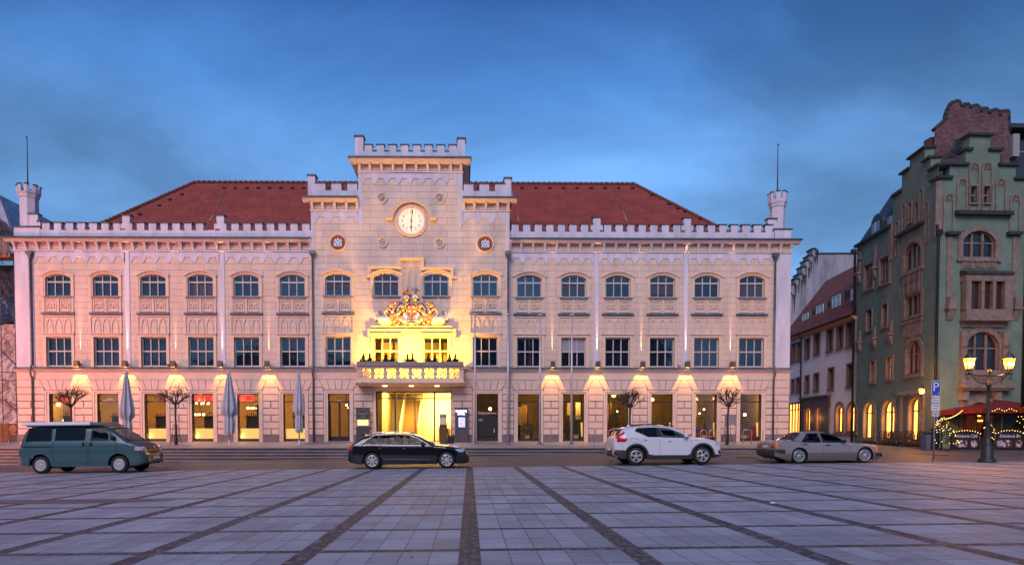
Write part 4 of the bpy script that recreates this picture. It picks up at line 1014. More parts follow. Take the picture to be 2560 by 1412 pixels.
for k in range(0, len(edges), 2):
    b.box(edges[k], edges[k+1], YB+.01, YB+.19, zB1, zB2+.02)
    m_ = (edges[k]+edges[k+1])/2; w_ = (edges[k+1]-edges[k])*.3; b.ring([(m_-w_, zB1+.03), (m_-w_, zB2-.12), (m_, zB2-.02), (m_+w_, zB2-.12), (m_+w_, zB1+.03)], [(m_-w_+.03, zB1+.06), (m_-w_+.03, zB2-.14), (m_, zB2-.07), (m_+w_-.03, zB2-.14), (m_+w_-.03, zB1+.06)], YB-.02, YB+.02)
b.build('balcony_post', m_plain, bal)
zc_ = (zB1+zB2)/2; hz = (zB2-zB1)/2+.01
for k, x in enumerate(xs_):
    b = MB()
    def seg(p, q, r=.034): b.tube([(x+p[0], YB+.1, zc_+p[1]), (x+q[0], YB+.1, zc_+q[1])], r, 4)
    if k in (0, 2, 5, 7):
        for (p, q) in (((-hw_, 0), (0, hz)), ((0, hz), (hw_, 0)), ((hw_, 0), (0, -hz)), ((0, -hz), (-hw_, 0))): seg(p, q)
        for t in range(4):
            a = math.pi/4+t*math.pi/2; b.lathe([(.045, -.03), (.075, -.06), (.105, -.03), (.075, .0)], (x+.13*math.cos(a)*.9, YB+.12, zc_+.13*math.sin(a)*.9), 10, 'y')
    elif k in (1, 6):
        for t in range(4):
            a = t*math.pi/2; b.lathe([(.07, -.03), (.10, -.06), (.135, -.03), (.10, .0)], (x+.13*math.cos(a), YB+.12, zc_+.13*math.sin(a)), 12, 'y')
    else:
        b.lathe([(.21, -.03), (.24, -.06), (.27, -.03), (.24, .0)], (x, YB+.12, zc_), 20, 'y')
        for t in range(3):
            a = t*2*math.pi/3 + (.5 if k == 3 else -.5); pts = [(x+.22*s*math.cos(a+1.6*(1-s)*(1 if k == 3 else -1)), YB+.1, zc_+.22*s*math.sin(a+1.6*(1-s)*(1 if k == 3 else -1))) for s in (1, .8, .55, .3, .05)]; b.tube(pts, .036, 4)
    b.build('tracery_panel', m_plain, bal)
# downlights below the balcony
for px in (963.5, 1029, 1093):
    X = fc(px, 958, YC-.55).x; b = MB(); b.lathe([(0, 0), (.13, 0), (.15, .03), (.15, .06)], (X, YC-.75, zB0-.26), 14); b.build('downlight', mat('downlight_lens', (1,.8,.4), .4, emit=(1,.62,.22), estr=9), bal)
    lamp('downlight_beam', 'SPOT', (X, YC-.75, zB0-.28), 60, (1,.62,.25), spot_size=R(115), spot_blend=.5, shadow_soft_size=.1)
# planter boxes with small conifers along the balcony rail
m_plant = mat('planter_box_grey', (.23,.21,.23), .6, var=.15, vscale=3); m_fol = mat('dark_conifer', (.028,.045,.016), .9, var=.4, vscale=9); m_fol2 = mat('reddish_heather', (.10,.045,.03), .9, var=.5, vscale=12)
zP0, zP1 = on_y(1029,914.8,YB-.15).z, on_y(1029,903.7,YB-.15).z
pb0, pb1 = fc(890.5, 909, YB-.15).x, fc(1159.8, 909, YB-.15).x
def leafy(b, c, rx, ry, rz, n, s, cone=False):
    for _ in range(n):
        t = random.random()
        if cone: zz = random.random()**1.3; rr_ = (1-zz)*random.uniform(.35, 1.05); a = random.uniform(0, 6.283); p = Vector((c[0]+rx*rr_*math.cos(a), c[1]+ry*rr_*math.sin(a), c[2]+rz*zz))
        else: v = Vector((random.gauss(0,1), random.gauss(0,1), random.gauss(0,1))).normalized()*random.uniform(.5, 1)**.5; p = Vector((c[0]+rx*v.x, c[1]+ry*v.y, c[2]+rz*v.z))
        q = Vector((random.uniform(-1,1), random.uniform(-1,1), random.uniform(-.2,1))).normalized(); w_ = q.orthogonal().normalized()*s*.35; q = q*s*random.uniform(.7, 1.4)
        b.poly([p-w_, p+w_, p+q])
lbl = ['planter box at the left end of the balcony rail with two small conifers', 'second balcony planter box from the left, before the left lit window', 'middle planter box on the balcony rail above the town hall lettering', 'fourth planter box from the left on the balcony rail, below the right lit window', 'planter box at the right end of the balcony rail with two small conifers']
for k in range(5):
    a = pb0+(pb1-pb0)*k/5; c = pb0+(pb1-pb0)*(k+1)/5; t = thing('planter', lbl[k], 'planter', ((a+c)/2, YB+.05, zP0), 0, 'planter boxes on the balcony rail')
    b = MB(); b.box(a+.01, c-.01, YB-.17, YB+.28, zP0+.003, zP1); b.build('box', m_plant, t)
    centers = {0: (229, 300), 1: (492, 560), 2: (748, 806), 3: (993, 1068), 4: (1243, 1310)}[k]
    b = MB()
    for cx_ in range(6): leafy(b, (a+.25+(c-a-.5)*cx_/5, YB+.05, zP1+.04), .16, .12, .13, 60, .07)
    b.build('heather', m_fol2, t)
    for cc in centers:
        X = fc(860+cc/4.707, 890, YB).x; b = MB(); leafy(b, (X, YB+.05, zP1), .17, .15, .48, 230, .085, True); b.cyl((X, YB+.05, zP1-.02), (X, YB+.05, zP1+.38), .02, .008, 5); b.build('conifer', m_fol, t)
# warm floodlights lying on the balcony floor, washing the wall and the arms
for px, en in ((960, 420), (1029, 560), (1098, 420)):
    X = fc(px, 900, YC-1.).x
    b = MB(); b.box(X-.13, X+.13, YC-1.03, YC-.88, zB0+.01, zB0+.14); b.build('floodlight', m_black, bal)
    lamp('floodlight_beam', 'SPOT', (X, YC-.93, zB0+.24), en*9, (1,.46,.015), rot=(R(180-50), 0, 0), spot_size=R(136), spot_blend=.9, shadow_soft_size=.12)

# ---- entrance
b = MB(); ed = .45; g = []
mx = [fx(986.6, 1040, YC), fx(1036.3, 1040, YC), fx(1085.3, 1040, YC)]
ztr0, ztr1 = Z(997), Z(994.3)
b.ring([(e0, zb), (e0, et), (e1, et), (e1, zb)], [(e0+.05, zb+.06), (e0+.05, et-.06), (e1-.05, et-.06), (e1-.05, zb+.06)], YC+ed-.05, YC+ed+.05)
b.box(e0+.05, e1-.05, YC+ed-.05, YC+ed+.05, ztr0, ztr1)
for x in (mx[0], mx[2]): b.box(x-.045, x+.045, YC+ed-.055, YC+ed+.055, zb+.06, et-.06)
b.box(mx[1]-.03, mx[1]+.03, YC+ed-.05, YC+ed+.05, zb+.06, ztr0)
ent = b.build('entrance', m_black, hall)
b = MB(); b.extr([(e0+.05, zb+.06), (e1-.05, zb+.06), (e1-.05, et-.06), (e0+.05, et-.06)], YC+ed, YC+ed+.012); b.build('glazing', m_glass, ent)
text('lettering', 'RATHAUS', .29, m_black, (fx(1036, 987, YC), YC+ed-.06, Z(987.3)), parent=ent, sx=1.0, ext=.01, gap=1.3)
b = MB()   # plain stone portal frame around the entrance, up to the balcony
ex0, ex1 = e0-.19, e1+.02
b.box(ex0, e0+.0, YC-.03, YC+.5, zb, Z(963)); b.box(e0, e1, YC-.03, YC+.5, et, Z(962)); b.box(e1, e1+.05, YC-.03, YC+.5, zb, Z(963))
b.build('portal_frame', m_plain, hall)
# lobby
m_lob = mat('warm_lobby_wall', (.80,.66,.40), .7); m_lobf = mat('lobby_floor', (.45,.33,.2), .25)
b = MB(); LY0, LY1 = YC+ed+.3, F0+7.5; lx0, lx1 = e0-1.2, e1+1.2; zc = et+.2
b.poly([(lx0, LY1, zb), (lx1, LY1, zb), (lx1, LY1, zc), (lx0, LY1, zc)]); b.poly([(lx0, LY0, zb), (lx0, LY1, zb), (lx0, LY1, zc), (lx0, LY0, zc)]); b.poly([(lx1, LY0, zb), (lx1, LY1, zb), (lx1, LY1, zc), (lx1, LY0, zc)])
b.poly([(lx0, LY0-.2, zc), (lx1, LY0-.2, zc), (lx1, LY1, zc), (lx0, LY1, zc)]); b.poly([(lx0, LY0-.02, zb), (e0-.02, LY0-.02, zb), (e0-.02, LY0-.02, zc), (lx0, LY0-.02, zc)]); b.poly([(lx1, LY0-.02, zb), (e1+.05, LY0-.02, zb), (e1+.05, LY0-.02, zc), (lx1, LY0-.02, zc)])
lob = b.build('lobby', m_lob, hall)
b = MB(); b.box(lx0, lx1, LY0-.25, LY1, zb-.1, zb+.02); b.build('lobby_floor', m_lobf, lob)
b = MB()
for k in range(17): b.box(fx(1003, 1040, F0+3), fx(1046, 1040, F0+3), F0+2.4+k*.27, F0+2.7+k*.27, zb, zb+.17*(k+1))
b.build('staircase', mat('brown_stair', (.30,.16,.045), .5), lob)
b = MB()
for s, (xa, xb) in enumerate(((fx(1000.5, 1040, F0+3), fx(1003, 1040, F0+3)), (fx(1046, 1040, F0+3), fx(1050, 1040, F0+3)))):
    b.prism([(F0+2.2, zb), (F0+2.2, zb+.9), (F0+7, zb+3.9), (F0+7, zb)], xa, xb)
b.build('stair_wall', mat('white_stair_wall', (.85,.75,.5), .6), lob)
b = MB()
for i in range(4):
    for j in range(6): b.box(fx(944.5+3.7*i, 1040, F0+1), fx(947.6+3.7*i, 1040, F0+1), F0+1.5, F0+1.53, Z(1076-8.6*j), Z(1069-8.6*j))
b.build('notice_board', mat('notice_sheets', (.42,.38,.34), .6, var=.5, vscale=4), lob)
b = MB()
for i in range(26):
    X = fx(random.uniform(1090, 1127), 1070, F0+4); z0 = zb+.02; h = random.uniform(.5, 1.25); b.box(X, X+.05, F0+3+random.random()*2, F0+3.1+random.random()*2, z0, z0+h)
    if i % 3 == 0: b.box(X-.25, X+.25, F0+3.2, F0+3.8, z0+.72, z0+.76)
b.build('lobby_furniture', mat('lobby_brown', (.42,.19,.06), .6), lob)
for i, (px, yy) in enumerate(((958,1.6),(973,2.6),(1016,1.9),(1034,2.8),(1060,2.2),(1096,1.5),(1106,2.4),(1116,3.2))):
    b = MB(); X = fx(px, 985, F0+yy); b.lathe([(0, -.02), (.14, -.02), (.14, 0)], (X, F0+yy, zc-.01), 10); b.build('ceiling_spot', mat('ceiling_spot_lens', (1,.9,.7), .4, emit=(1,.85,.5), estr=14), lob)
lamp('lobby_light', 'AREA', ((e0+e1)/2, F0+2.6, zc-.12), 1000, (1,.64,.16), shape='RECTANGLE', size=5, size_y=3)
[lamp('lobby_light', 'POINT', (fx(q_, 1040, F0+2), F0+1.8, zb+2.2), 150, (1,.64,.17), shadow_soft_size=.3) for q_ in (975, 1080)]
lamp('lobby_light', 'AREA', (fx(1100, 1040, F0+5), F0+6, zb+2.2), 220, (1,.72,.3), rot=(R(90), 0, 0), size=2)
# room behind the two lit first-floor windows
b = MB(); x0_, x1_ = XC2[0]-1.8, XC2[1]+1.8; y0_, y1_ = YC+.45, F0+4.5; z0_, z1_ = Z10-.6, Z11+.5
for qd in ([(x0_, y1_, z0_), (x1_, y1_, z0_), (x1_, y1_, z1_), (x0_, y1_, z1_)], [(x0_, y0_, z0_), (x0_, y1_, z0_), (x0_, y1_, z1_), (x0_, y0_, z1_)], [(x1_, y0_, z0_), (x1_, y1_, z0_), (x1_, y1_, z1_), (x1_, y0_, z1_)], [(x0_, y0_, z1_), (x1_, y0_, z1_), (x1_, y1_, z1_), (x0_, y1_, z1_)], [(x0_, y0_, z0_), (x1_, y0_, z0_), (x1_, y1_, z0_), (x0_, y1_, z0_)]): b.poly(qd)
rm = b.build('upper_room', m_lob, hall)
b = MB(); b.box(XC2[0]-.85, XC2[0]-.42, YC+.6, YC+.66, z0_, z1_); b.box(XC2[0]+.28, XC2[0]+.4, YC+1, YC+1.1, z0_, z1_); b.box(XC2[1]+.3, XC2[1]+.42, YC+1, YC+1.1, z0_, z1_); b.box(XC2[0]+.9, XC2[0]+.62, YC+.6, YC+.7, z0_, z1_)
b.box(XC2[1]-.8, XC2[1]+.9, YC+2.5, YC+2.6, z0_, Z(874)); b.build('curtain_and_column', mat('brown_curtain', (.22,.09,.03), .8), rm)
[lamp('room_light', 'POINT', (xx, F0+1.9, z0_+1.1), 420, (1,.60,.09), shadow_soft_size=.3) for xx in XC2]

# ---- shop and office fronts on the ground floor
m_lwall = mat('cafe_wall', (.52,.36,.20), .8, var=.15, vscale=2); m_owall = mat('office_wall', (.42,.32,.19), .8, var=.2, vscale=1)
def shopfront(x, y, kind):
    a, c = x-WG/2, x+WG/2; o = MB(); d = y+.22
    o.ring([(a, zb), (a, ZG1), (c, ZG1), (c, zb)], [(a+.035, zb+.19), (a+.035, ZG1-.035), (c-.035, ZG1-.035), (c-.035, zb+.19)], d-.03, d+.04)
    zt = Z(1003.5); o.box(a+.03, c-.03, d-.025, d+.035, zt-.03, zt+.03)
    if kind == 'door':
        o.box(x-.06, x+.06, d-.035, d+.045, zb+.1, zt); o.box(a+.03, a+.13, d-.03, d+.04, zb+.1, zt); o.box(c-.13, c-.03, d-.03, d+.04, zb+.1, zt); o.box(a+.1, c-.1, d-.03, d+.04, zb+.18, zb+.34)
    f = o.build('shop_door' if kind == 'door' else 'shop_window', m_black, hall)
    o = MB(); o.extr([(a+.03, zb+.18), (c-.03, zb+.18), (c-.03, ZG1-.03), (a+.03, ZG1-.03)], d, d+.01); o.build('pane', m_glass, f)
    return f
sf = []
for i, x in enumerate(XG):
    y = YC if i in (6, 7) else YW; sf.append(shopfront(x, y, 'door' if i == 6 else 'win'))
# cafe room (left wing and door) and office room (right wing)
def room(x0, x1, y1, m, fl, nm):
    b = MB(); y0 = YW+.5; zt = ZG1+.35
    for qd in ([(x0, y1, zb), (x1, y1, zb), (x1, y1, zt), (x0, y1, zt)], [(x0, y0, zb), (x0, y1, zb), (x0, y1, zt), (x0, y0, zt)], [(x1, y0, zb), (x1, y1, zb), (x1, y1, zt), (x1, y0, zt)], [(x0, y0-.1, zt), (x1, y0-.1, zt), (x1, y1, zt), (x0, y1, zt)]): b.poly(qd)
    r_ = b.build(nm, m, hall); b = MB(); b.box(x0, x1, y0-.1, y1, zb-.1, zb+.02); b.build('room_floor', fl, r_); return r_
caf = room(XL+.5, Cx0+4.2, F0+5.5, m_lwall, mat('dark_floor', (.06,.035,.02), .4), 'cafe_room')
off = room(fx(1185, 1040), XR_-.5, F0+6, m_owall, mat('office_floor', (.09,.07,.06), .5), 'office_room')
# cafe: low screens behind the glass, spotlight glow put into their emission; dark furniture and bar shelves
m_glow = mat('spotlit_window_screen', (.85,.55,.2), .6, emit=(1,.62,.15), estr=1.05)
m_fur = mat('dark_furniture', (.03,.018,.014), .5)
for i in range(6):
    x = XG[i]; o = MB(); o.box(x-WG/2+.06, x+WG/2-.06, YW+.36, YW+.38, zb+.2, Z(1070.5)); o.build('window_screen', m_glow, sf[i])
    o = MB(); X0 = x-WG/2+.2 if i % 2 == 0 else x-WG/2+.35
    o.box(X0, x+WG/2, YW+1.0, YW+1.1, zb+.7, Z(1040)); o.box(X0-.1, x+WG/2+.1, YW+.9, YW+1.2, Z(1041), Z(1039))
    for k in range(9): o.box(X0+.05+k*.13, X0+.09+k*.13, YW+.95, YW+.99, Z(1040), Z(1036-random.random()*8))
    if i in (1, 3, 4): o.box(x-.2, x+.75, YW+2.2, YW+2.3, zb+.6, Z(1008))
    if i == 5: o.box(x-.45, x+.05, YW+1.4, YW+1.45, Z(1035), Z(1012))
    o.build('cafe_furniture', m_fur, caf)
m_shade = mat('red_lampshade', (.6,.01,.02), .6, emit=(1,.04,.05), estr=1.3); m_bulb = mat('warm_bulb', (1,.8,.5), .4, emit=(1,.55,.16), estr=22); m_bulb2 = mat('soft_bulb', (1,.8,.5), .4, emit=(1,.55,.2), estr=5)
def pend(px, py, Y, r, kind, label, cat='hanging lamp', group='hanging lamps behind the shop windows'):
    P_ = on_y(px, py, Y); t = thing('pendant_lamp', label, cat, (P_.x, Y, P_.z), 0, group)
    b = MB(); b.cyl((0,0,0), (0,0,ZG1+.33-P_.z), .012, n=4); b.build('cable', m_black, t, local=True)
    b = MB()
    if kind == 'shade': b.lathe([(r*.95, -r*.7), (r*1.05, r*.7)], n=14); b.lathe([(0, r*.66), (r, r*.66)], n=14); b.build('lamp_shade', m_shade, t, local=True)
    else: b.blob((0,0,0), r, 10, 8); b.build('bulb', m_bulb if kind == 'bulb' else m_bulb2, t, local=True)
    return t
pend(496, 996, F0+2.6, .30, 'shade', 'left red lampshade in the fourth shop window from the left'); pend(521, 996, F0+2.2, .26, 'shade', 'right red lampshade in the fourth shop window from the left'); pend(603, 995, F0+2.6, .24, 'shade', 'left red lampshade in the fifth shop window from the left'); pend(624, 994, F0+2.2, .27, 'shade', 'right red lampshade in the fifth shop window from the left'); pend(163, 1000, F0+3, .2, 'shade', 'red lampshade in the shop window behind the van')
def chandelier(px, py, Y, label, n=6, r=.42):
    P_ = on_y(px, py, Y); t = thing('chandelier', label, 'chandelier', (P_.x, Y, P_.z)); b = MB(); b.cyl((0,0,0), (0,0,ZG1+.33-P_.z), .015, n=4)
    for k in range(n): a = 2*math.pi*k/n; b.tube([(0,0,-.05), (r*.6*math.cos(a), r*.6*math.sin(a), -.13), (r*math.cos(a), r*math.sin(a), 0)], .012, 4)
    b.build('chandelier_arms', m_black, t, local=True)
    for k in range(n): a = 2*math.pi*k/n; b = MB(); b.blob((r*math.cos(a), r*math.sin(a), .06), (.045,.045,.07), 6, 5); b.build('bulb', m_bulb, t, local=True)
    return t
chandelier(506, 1010, F0+2.4, 'chandelier glowing between red lampshades in the fourth shop window'); chandelier(632, 1022, F0+3, 'chandelier glowing in the fifth shop window from the left', 6, .35); chandelier(500, 1038, F0+4.2, 'small chandelier deep inside the fourth shop window', 5, .3)
pend(160, 1050, F0+2.5, .07, 'bulb', 'pair of low bulbs glowing in the window behind the van'); pend(866.5, 1012, F0+1.6, .07, 'bulb', 'upper bulb seen through the glazed restaurant door'); pend(872, 1019, F0+2., .07, 'bulb', 'lower bulb seen through the glazed restaurant door')
for px in (180, 330, 506, 620, 735, 850): lamp('cafe_light', 'POINT', (fx(px, 1010, F0+2.4), F0+2.2, ZG1-.5), 175 if px < 800 else 50, (1,.58,.18), shadow_soft_size=.25)
# small uplights at the foot of the window screens
for i in (2, 3, 4, 1):
    x = XG[i]; b = MB(); b.lathe([(0, .0), (.05, 0), (.06, .05), (0, .06)], (x-WG/2+.16, YW+.30, zb+.3), 8); b.build('window_uplight', m_bulb, sf[i])
    lamp('window_uplight_beam', 'POINT', (x-WG/2+.16, YW+.29, zb+.42), 2.2, (1,.62,.2), shadow_soft_size=.04)
# offices: pendants, plants, red sofas, door leaf
pend(1534, 987, F0+2.2, .16, 'soft', 'wide warm lamp high in the window behind the white car'); pend(1631.5, 998, F0+2.4, .09, 'bulb', 'small round lamp in the window right of the first bare tree'); pend(1760, 1023, F0+2.4, .07, 'soft', 'reddish lamp in the second window from the right'); pend(1862, 1036, F0+2.4, .09, 'bulb', 'small round lamp in the rightmost shop window'); pend(1225.5, 1021.5, F0+2, .1, 'bulb', 'small round lamp behind the citizen service window'); pend(1543, 1028, F0+2.7, .05, 'bulb', 'tiny bulb above the plant in the window behind the white car'); pend(1749, 1033, F0+2.8, .05, 'bulb', 'tiny bulb above the plant in the second window from the right')
for px in (1340, 1440, 1540, 1655, 1760, 1870): lamp('office_light', 'POINT', (fx(px, 1010, F0+2.4), F0+2.4, ZG1-.5), 75, (1,.54,.13), shadow_soft_size=.3)
m_leaf = mat('indoor_leaves', (.10,.17,.03), .6, var=.4, vscale=6); m_pot = mat('cream_pot', (.7,.6,.45), .5); m_sofa = mat('red_sofa', (.5,.01,.02), .6)
for k, (px, py, h, lb) in enumerate(((1440,1068,1.25,'leafy pot plant behind the second office window, beyond the flagpole'),(1541,1062,1.5,'tall leafy pot plant in the window behind the white car'),(1650,1066,1.2,'pot plant in the window right of the first bare tree'),(1763,1058,1.5,'bushy pot plant in the second shop window from the right'),(1860,1072,.9,'low leafy plant in the rightmost shop window'),(1318,1075,.7,'low dark plant in the first office window right of the drainpipe'))):
    Y = F0+1.0; X = fx(px, py, Y); t = thing('potted_plant', lb, 'potted plant', (X, Y, zb+.03), 0, 'plants behind the office windows')
    b = MB(); b.lathe([(.12, 0), (.17, .38), (.15, .38), (0, .34)], n=10); b.build('pot', m_pot, t, local=True)
    b = MB(); top = h+.35
    for j in range(5): a = j*1.3; b.tube([(0,0,.3), (.08*math.cos(a), .05*math.sin(a), .3+h*.5), (.25*math.cos(a), .14*math.sin(a), .3+h*.9)], .012, 4)
    b.build('stem', mat('plant_stem', (.12,.08,.04), .8), t, local=True)
    b = MB()
    for j in range(240):
        zz = random.random(); rr_ = (.18+.34*math.sin(math.pi*min(1, zz*1.05)))*random.uniform(.2, 1); a = random.uniform(0, 6.283); p = Vector((rr_*math.cos(a), rr_*.5*math.sin(a), .45+h*zz)); q = Vector((math.cos(a)*.1, random.uniform(-.05,.05), random.uniform(-.09,.06))); w_ = Vector((.0, .02, .035)); b.poly([p-w_, p+q*.5+w_*.3, p+q, p+q*.5-w_*1.4])
    b.build('leaves', m_leaf, t, local=True)
for k, (px, Y, lb) in enumerate(((1536, F0+1.7, 'red sofa in the window behind the white car'), (1750, F0+1.8, 'red sofa in the second shop window from the right'), (1880, F0+1.7, 'red sofa in the rightmost shop window'))):
    X = fx(px, 1080, Y); t = thing('sofa', lb, 'sofa', (X, Y, zb+.02), 0, 'red sofas behind the office windows')
    b = MB(); b.box(-.7, .7, -.4, .4, .12, .45); b.build('seat', m_sofa, t, local=True); b = MB(); b.box(-.7, .7, .25, .45, .4, .95); b.build('backrest', m_sofa, t, local=True)
    for s in (-1, 1): b = MB(); b.box(s*.78-.09, s*.78+.09, -.4, .45, .1, .65); b.build('armrest', m_sofa, t, local=True)
# tall lit lamps (columns) standing in the office windows
for px, lb in ((1677.5, 'glowing column lamp in the window right of the first bare tree'), (1787, 'glowing column lamp in the second shop window from the right'), (1895, 'glowing column lamp in the rightmost shop window'), (1456, 'glowing column lamp in the second office window')):
    X = fx(px, 1075, F0+.9); t = thing('floor_lamp', lb, 'floor lamp', (X, F0+.9, zb+.02), 0, 'column lamps in the office windows'); b = MB(); b.lathe([(.13, 0), (.13, .04), (.02, .05), (.02, .3)], n=10); b.build('base', m_black, t, local=True)
    b = MB(); b.lathe([(.07, .3), (.12, 1.2), (.11, 1.2), (0, 1.18)], n=12); b.build('lamp_shade', mat('glowing_shade', (.9,.7,.3), .6, emit=(1,.62,.16), estr=.9), t, local=True)
m_pan = [mat('office_panel_dark', (.05,.035,.02), .6), mat('office_panel_amber', (.45,.24,.07), .6), mat('office_panel_pale', (.6,.5,.34), .6)]
random.seed(12)
for i in range(8, 14):
    o = MB(); x = XG[i]
    for k in range(7):
        o.cur = random.choice((0, 0, 1, 2)); xx = x+random.uniform(-.9, .7); o.box(xx, xx+random.uniform(.12, .5), F0+2.9+.3*k, F0+2.95+.3*k, zb+.03+(0 if k % 2 else random.uniform(.8, 1.5)), zb+random.uniform(1.6, 3.4))
    o.cur = 0; o.box(x-.65, x+.5, F0+1.9, F0+2.6, zb+.68, zb+.74); o.box(x-.6, x-.54, F0+2, F0+2.5, zb, zb+.68); o.box(x+.4, x+.46, F0+2, F0+2.5, zb, zb+.68)
    o.build('office_furniture', m_pan, off)
# white drawings and words on the glass
m_sign = mat('white_window_lettering', (.75,.72,.7), .6)
def logo(x, y, z, s, m, par, word=None):
    b = MB()
    for sg in (-1, 1): b.tube([(x, y, z+s*.32), (x+sg*s*.14, y, z+s*.5), (x+sg*s*.34, y, z+s*.38), (x+sg*s*.47, y, z+s*.08), (x+sg*s*.5, y, z-s*.22)], s*.016, 4)
    b.tube([(x-s*.5, y, z-s*.24), (x-s*.3, y, z-s*.24)], s*.016, 4); b.tube([(x+s*.5, y, z-s*.24), (x+s*.3, y, z-s*.24)], s*.016, 4)
    b.build('window_emblem', m, par)
    text('window_word', word or 'MARKT', s*.2, m, (x, y, z-s*.17), parent=par, ext=.002)
for i in (0, 2, 4): logo(XG[i]+.02, YW+.205, Z(998), .62, m_sign, sf[i])
text('window_word', 'Café', .2, m_sign, (XG[1], YW+.205, Z(996.5)), parent=sf[1], ext=.002); text('window_word', 'RESTAURANT', .13, m_sign, (XG[1], YW+.205, Z(1002)), parent=sf[1], ext=.002)
logo(XG[6], YC+.205, Z(998), .6, m_sign, sf[6])
b = MB(); a, c = XG[7]-WG/2+.04, XG[7]+WG/2-.04; b.box(a, c, YC+.2, YC+.208, Z(1089), Z(1039.5)); b.build('black_film', m_black, sf[7])
text('window_word', 'Bürgerservice', .23, m_sign, (XG[7], YC+.2, Z(1032)), parent=sf[7], ext=.002, sx=.9); text('window_word', '1', .36, mat('white_digit', (.85,.83,.85), .6), (XG[7]+.43, YC+.19, Z(1076.5)), parent=sf[7], ext=.004)
word_marks('small_print', [(XG[7]-.56, XG[7]-.25, Z(1048), .05), (XG[7]-.56, XG[7]-.33, Z(1051), .04)], m_sign, sf[7], YC+.195, local=False)

# ---- drainpipes
for px in (80, 785.5, 1268.5, 1934):
    y = (YW if px in (80, 1934) else YC)-.13; X0, X1 = fx(px-2 if px < 100 else px, 635), fx(px+6 if px < 100 else px, 1090)
    X0 = X1 = fx({80: 81, 785.5: 786, 1268.5: 1269, 1934: 1934}[px], 800)
    b = MB(); b.tube([(X0, y, Z(640)), (X0, y, ZBAND+.3), (X0, y-.16, ZBAND+.05), (X0, y-.16, ZBAND-.3), (X0, y, ZBAND-.6), (X0, y, zb)], .062, 8)
    b.frustum(X0-.19, X0+.19, y-.14, y+.1, Z(641), Z(632.5)); b.prism([(y+.08, Z(648)), (y-.06, Z(648)), (y-.12, Z(641)), (y+.1, Z(641))], X0-.1, X0+.1)
    for z in (Z(700), Z(770), Z(850), Z(985), Z(1050)): b.lathe([(.075, -.03), (.075, .03)], (X0, y, z), 8)
    b.build('drainpipe', m_pipe, hall)

# ---- wall lamps with their up and down beams
WLP = [(202,0),(320.5,1),(440,0),(557,1),(672.5,0),(1380,0),(1491.5,1),(1602.5,0),(1713,1),(1825,0)]
names = ['leftmost wall lamp of the left wing', 'wall lamp on the white strip behind the closed parasol nearest the van', 'wall lamp above the bare tree of the left wing', 'wall lamp on the white strip behind the middle closed parasol', 'rightmost wall lamp of the left wing, left of the third parasol', 'leftmost wall lamp of the right wing, between two flagpoles', 'wall lamp on the first white strip right of the flagpoles', 'wall lamp above the bare tree behind the white car', 'wall lamp on the second white strip of the right wing', 'rightmost wall lamp of the right wing, above a bare tree']
m_lampm = mat('grey_lamp_metal', (.14,.12,.10), .4, .6)
proto = None
for k, (px, _) in enumerate(WLP):
    X = fx(px, 916); zL = Z(919.5)
    if proto is None:
        t = proto = thing('wall_lamp', names[k], 'wall lamp', (X, YW-.42, zL), 0, 'wall lamps over the string course')
        b = MB(); b.box(-.13, .13, -.13, .13, .34, .37); b.box(-.13, -.118, -.13, .13, 0, .34); b.box(.118, .13, -.13, .13, 0, .34); b.box(-.118, .118, -.13, -.118, 0, .34); b.box(-.118, .118, .118, .13, 0, .34); b.build('lamp_body', m_lampm, t, local=True)
        b = MB(); b.box(-.04, .04, .13, .42, .12, .26); b.build('bracket', m_lampm, t, local=True)
        b = MB(); b.box(-.10, .10, -.10, .10, .27, .28); b.build('lamp_lens', mat('lamp_lens', (1,.8,.5), .4, emit=(1,.60,.2), estr=14), t, local=True)
    else: dup(proto, (X, YW-.42, zL), label=names[k])
    lamp('wall_lamp_down', 'SPOT', (X, YW-.42, zL+.215), 400*random.uniform(.75, 1.2), (1,.45,.085), rot=(R(8), 0, 0), spot_size=R(110), spot_blend=.5, shadow_soft_size=.012)
    lamp('wall_lamp_glow', 'POINT', (X, YW-.42, zL-.04), 2.2, (1,.6,.2), shadow_soft_size=.05)
    lamp('wall_lamp_up', 'SPOT', (X, YW-(.075 if _ else .04), zL+.42), 6500 if _ else 4200, (1,.50,.25), rot=(R(180-.9), 0, 0), spot_size=R(5.5), spot_blend=.8, shadow_soft_size=.005)
# small cameras
for k, (px, py, lb) in enumerate(((423,914,'small dark security camera beside the left bare tree\'s wall lamp'),(1696,910,'small white security camera left of the second white strip, right wing'))):
    X = fx(px, py); t = thing('security_camera', lb, 'security camera', (X, YW, Z(py))); b = MB(); b.box(-.05, .05, -.22, -.04, -.05, .06); b.build('camera_body', m_black if k == 0 else m_white, t, local=True); b = MB(); b.cyl((0, 0, 0), (0, -.1, 0), .02, n=6); b.build('bracket', m_lampm, t, local=True)
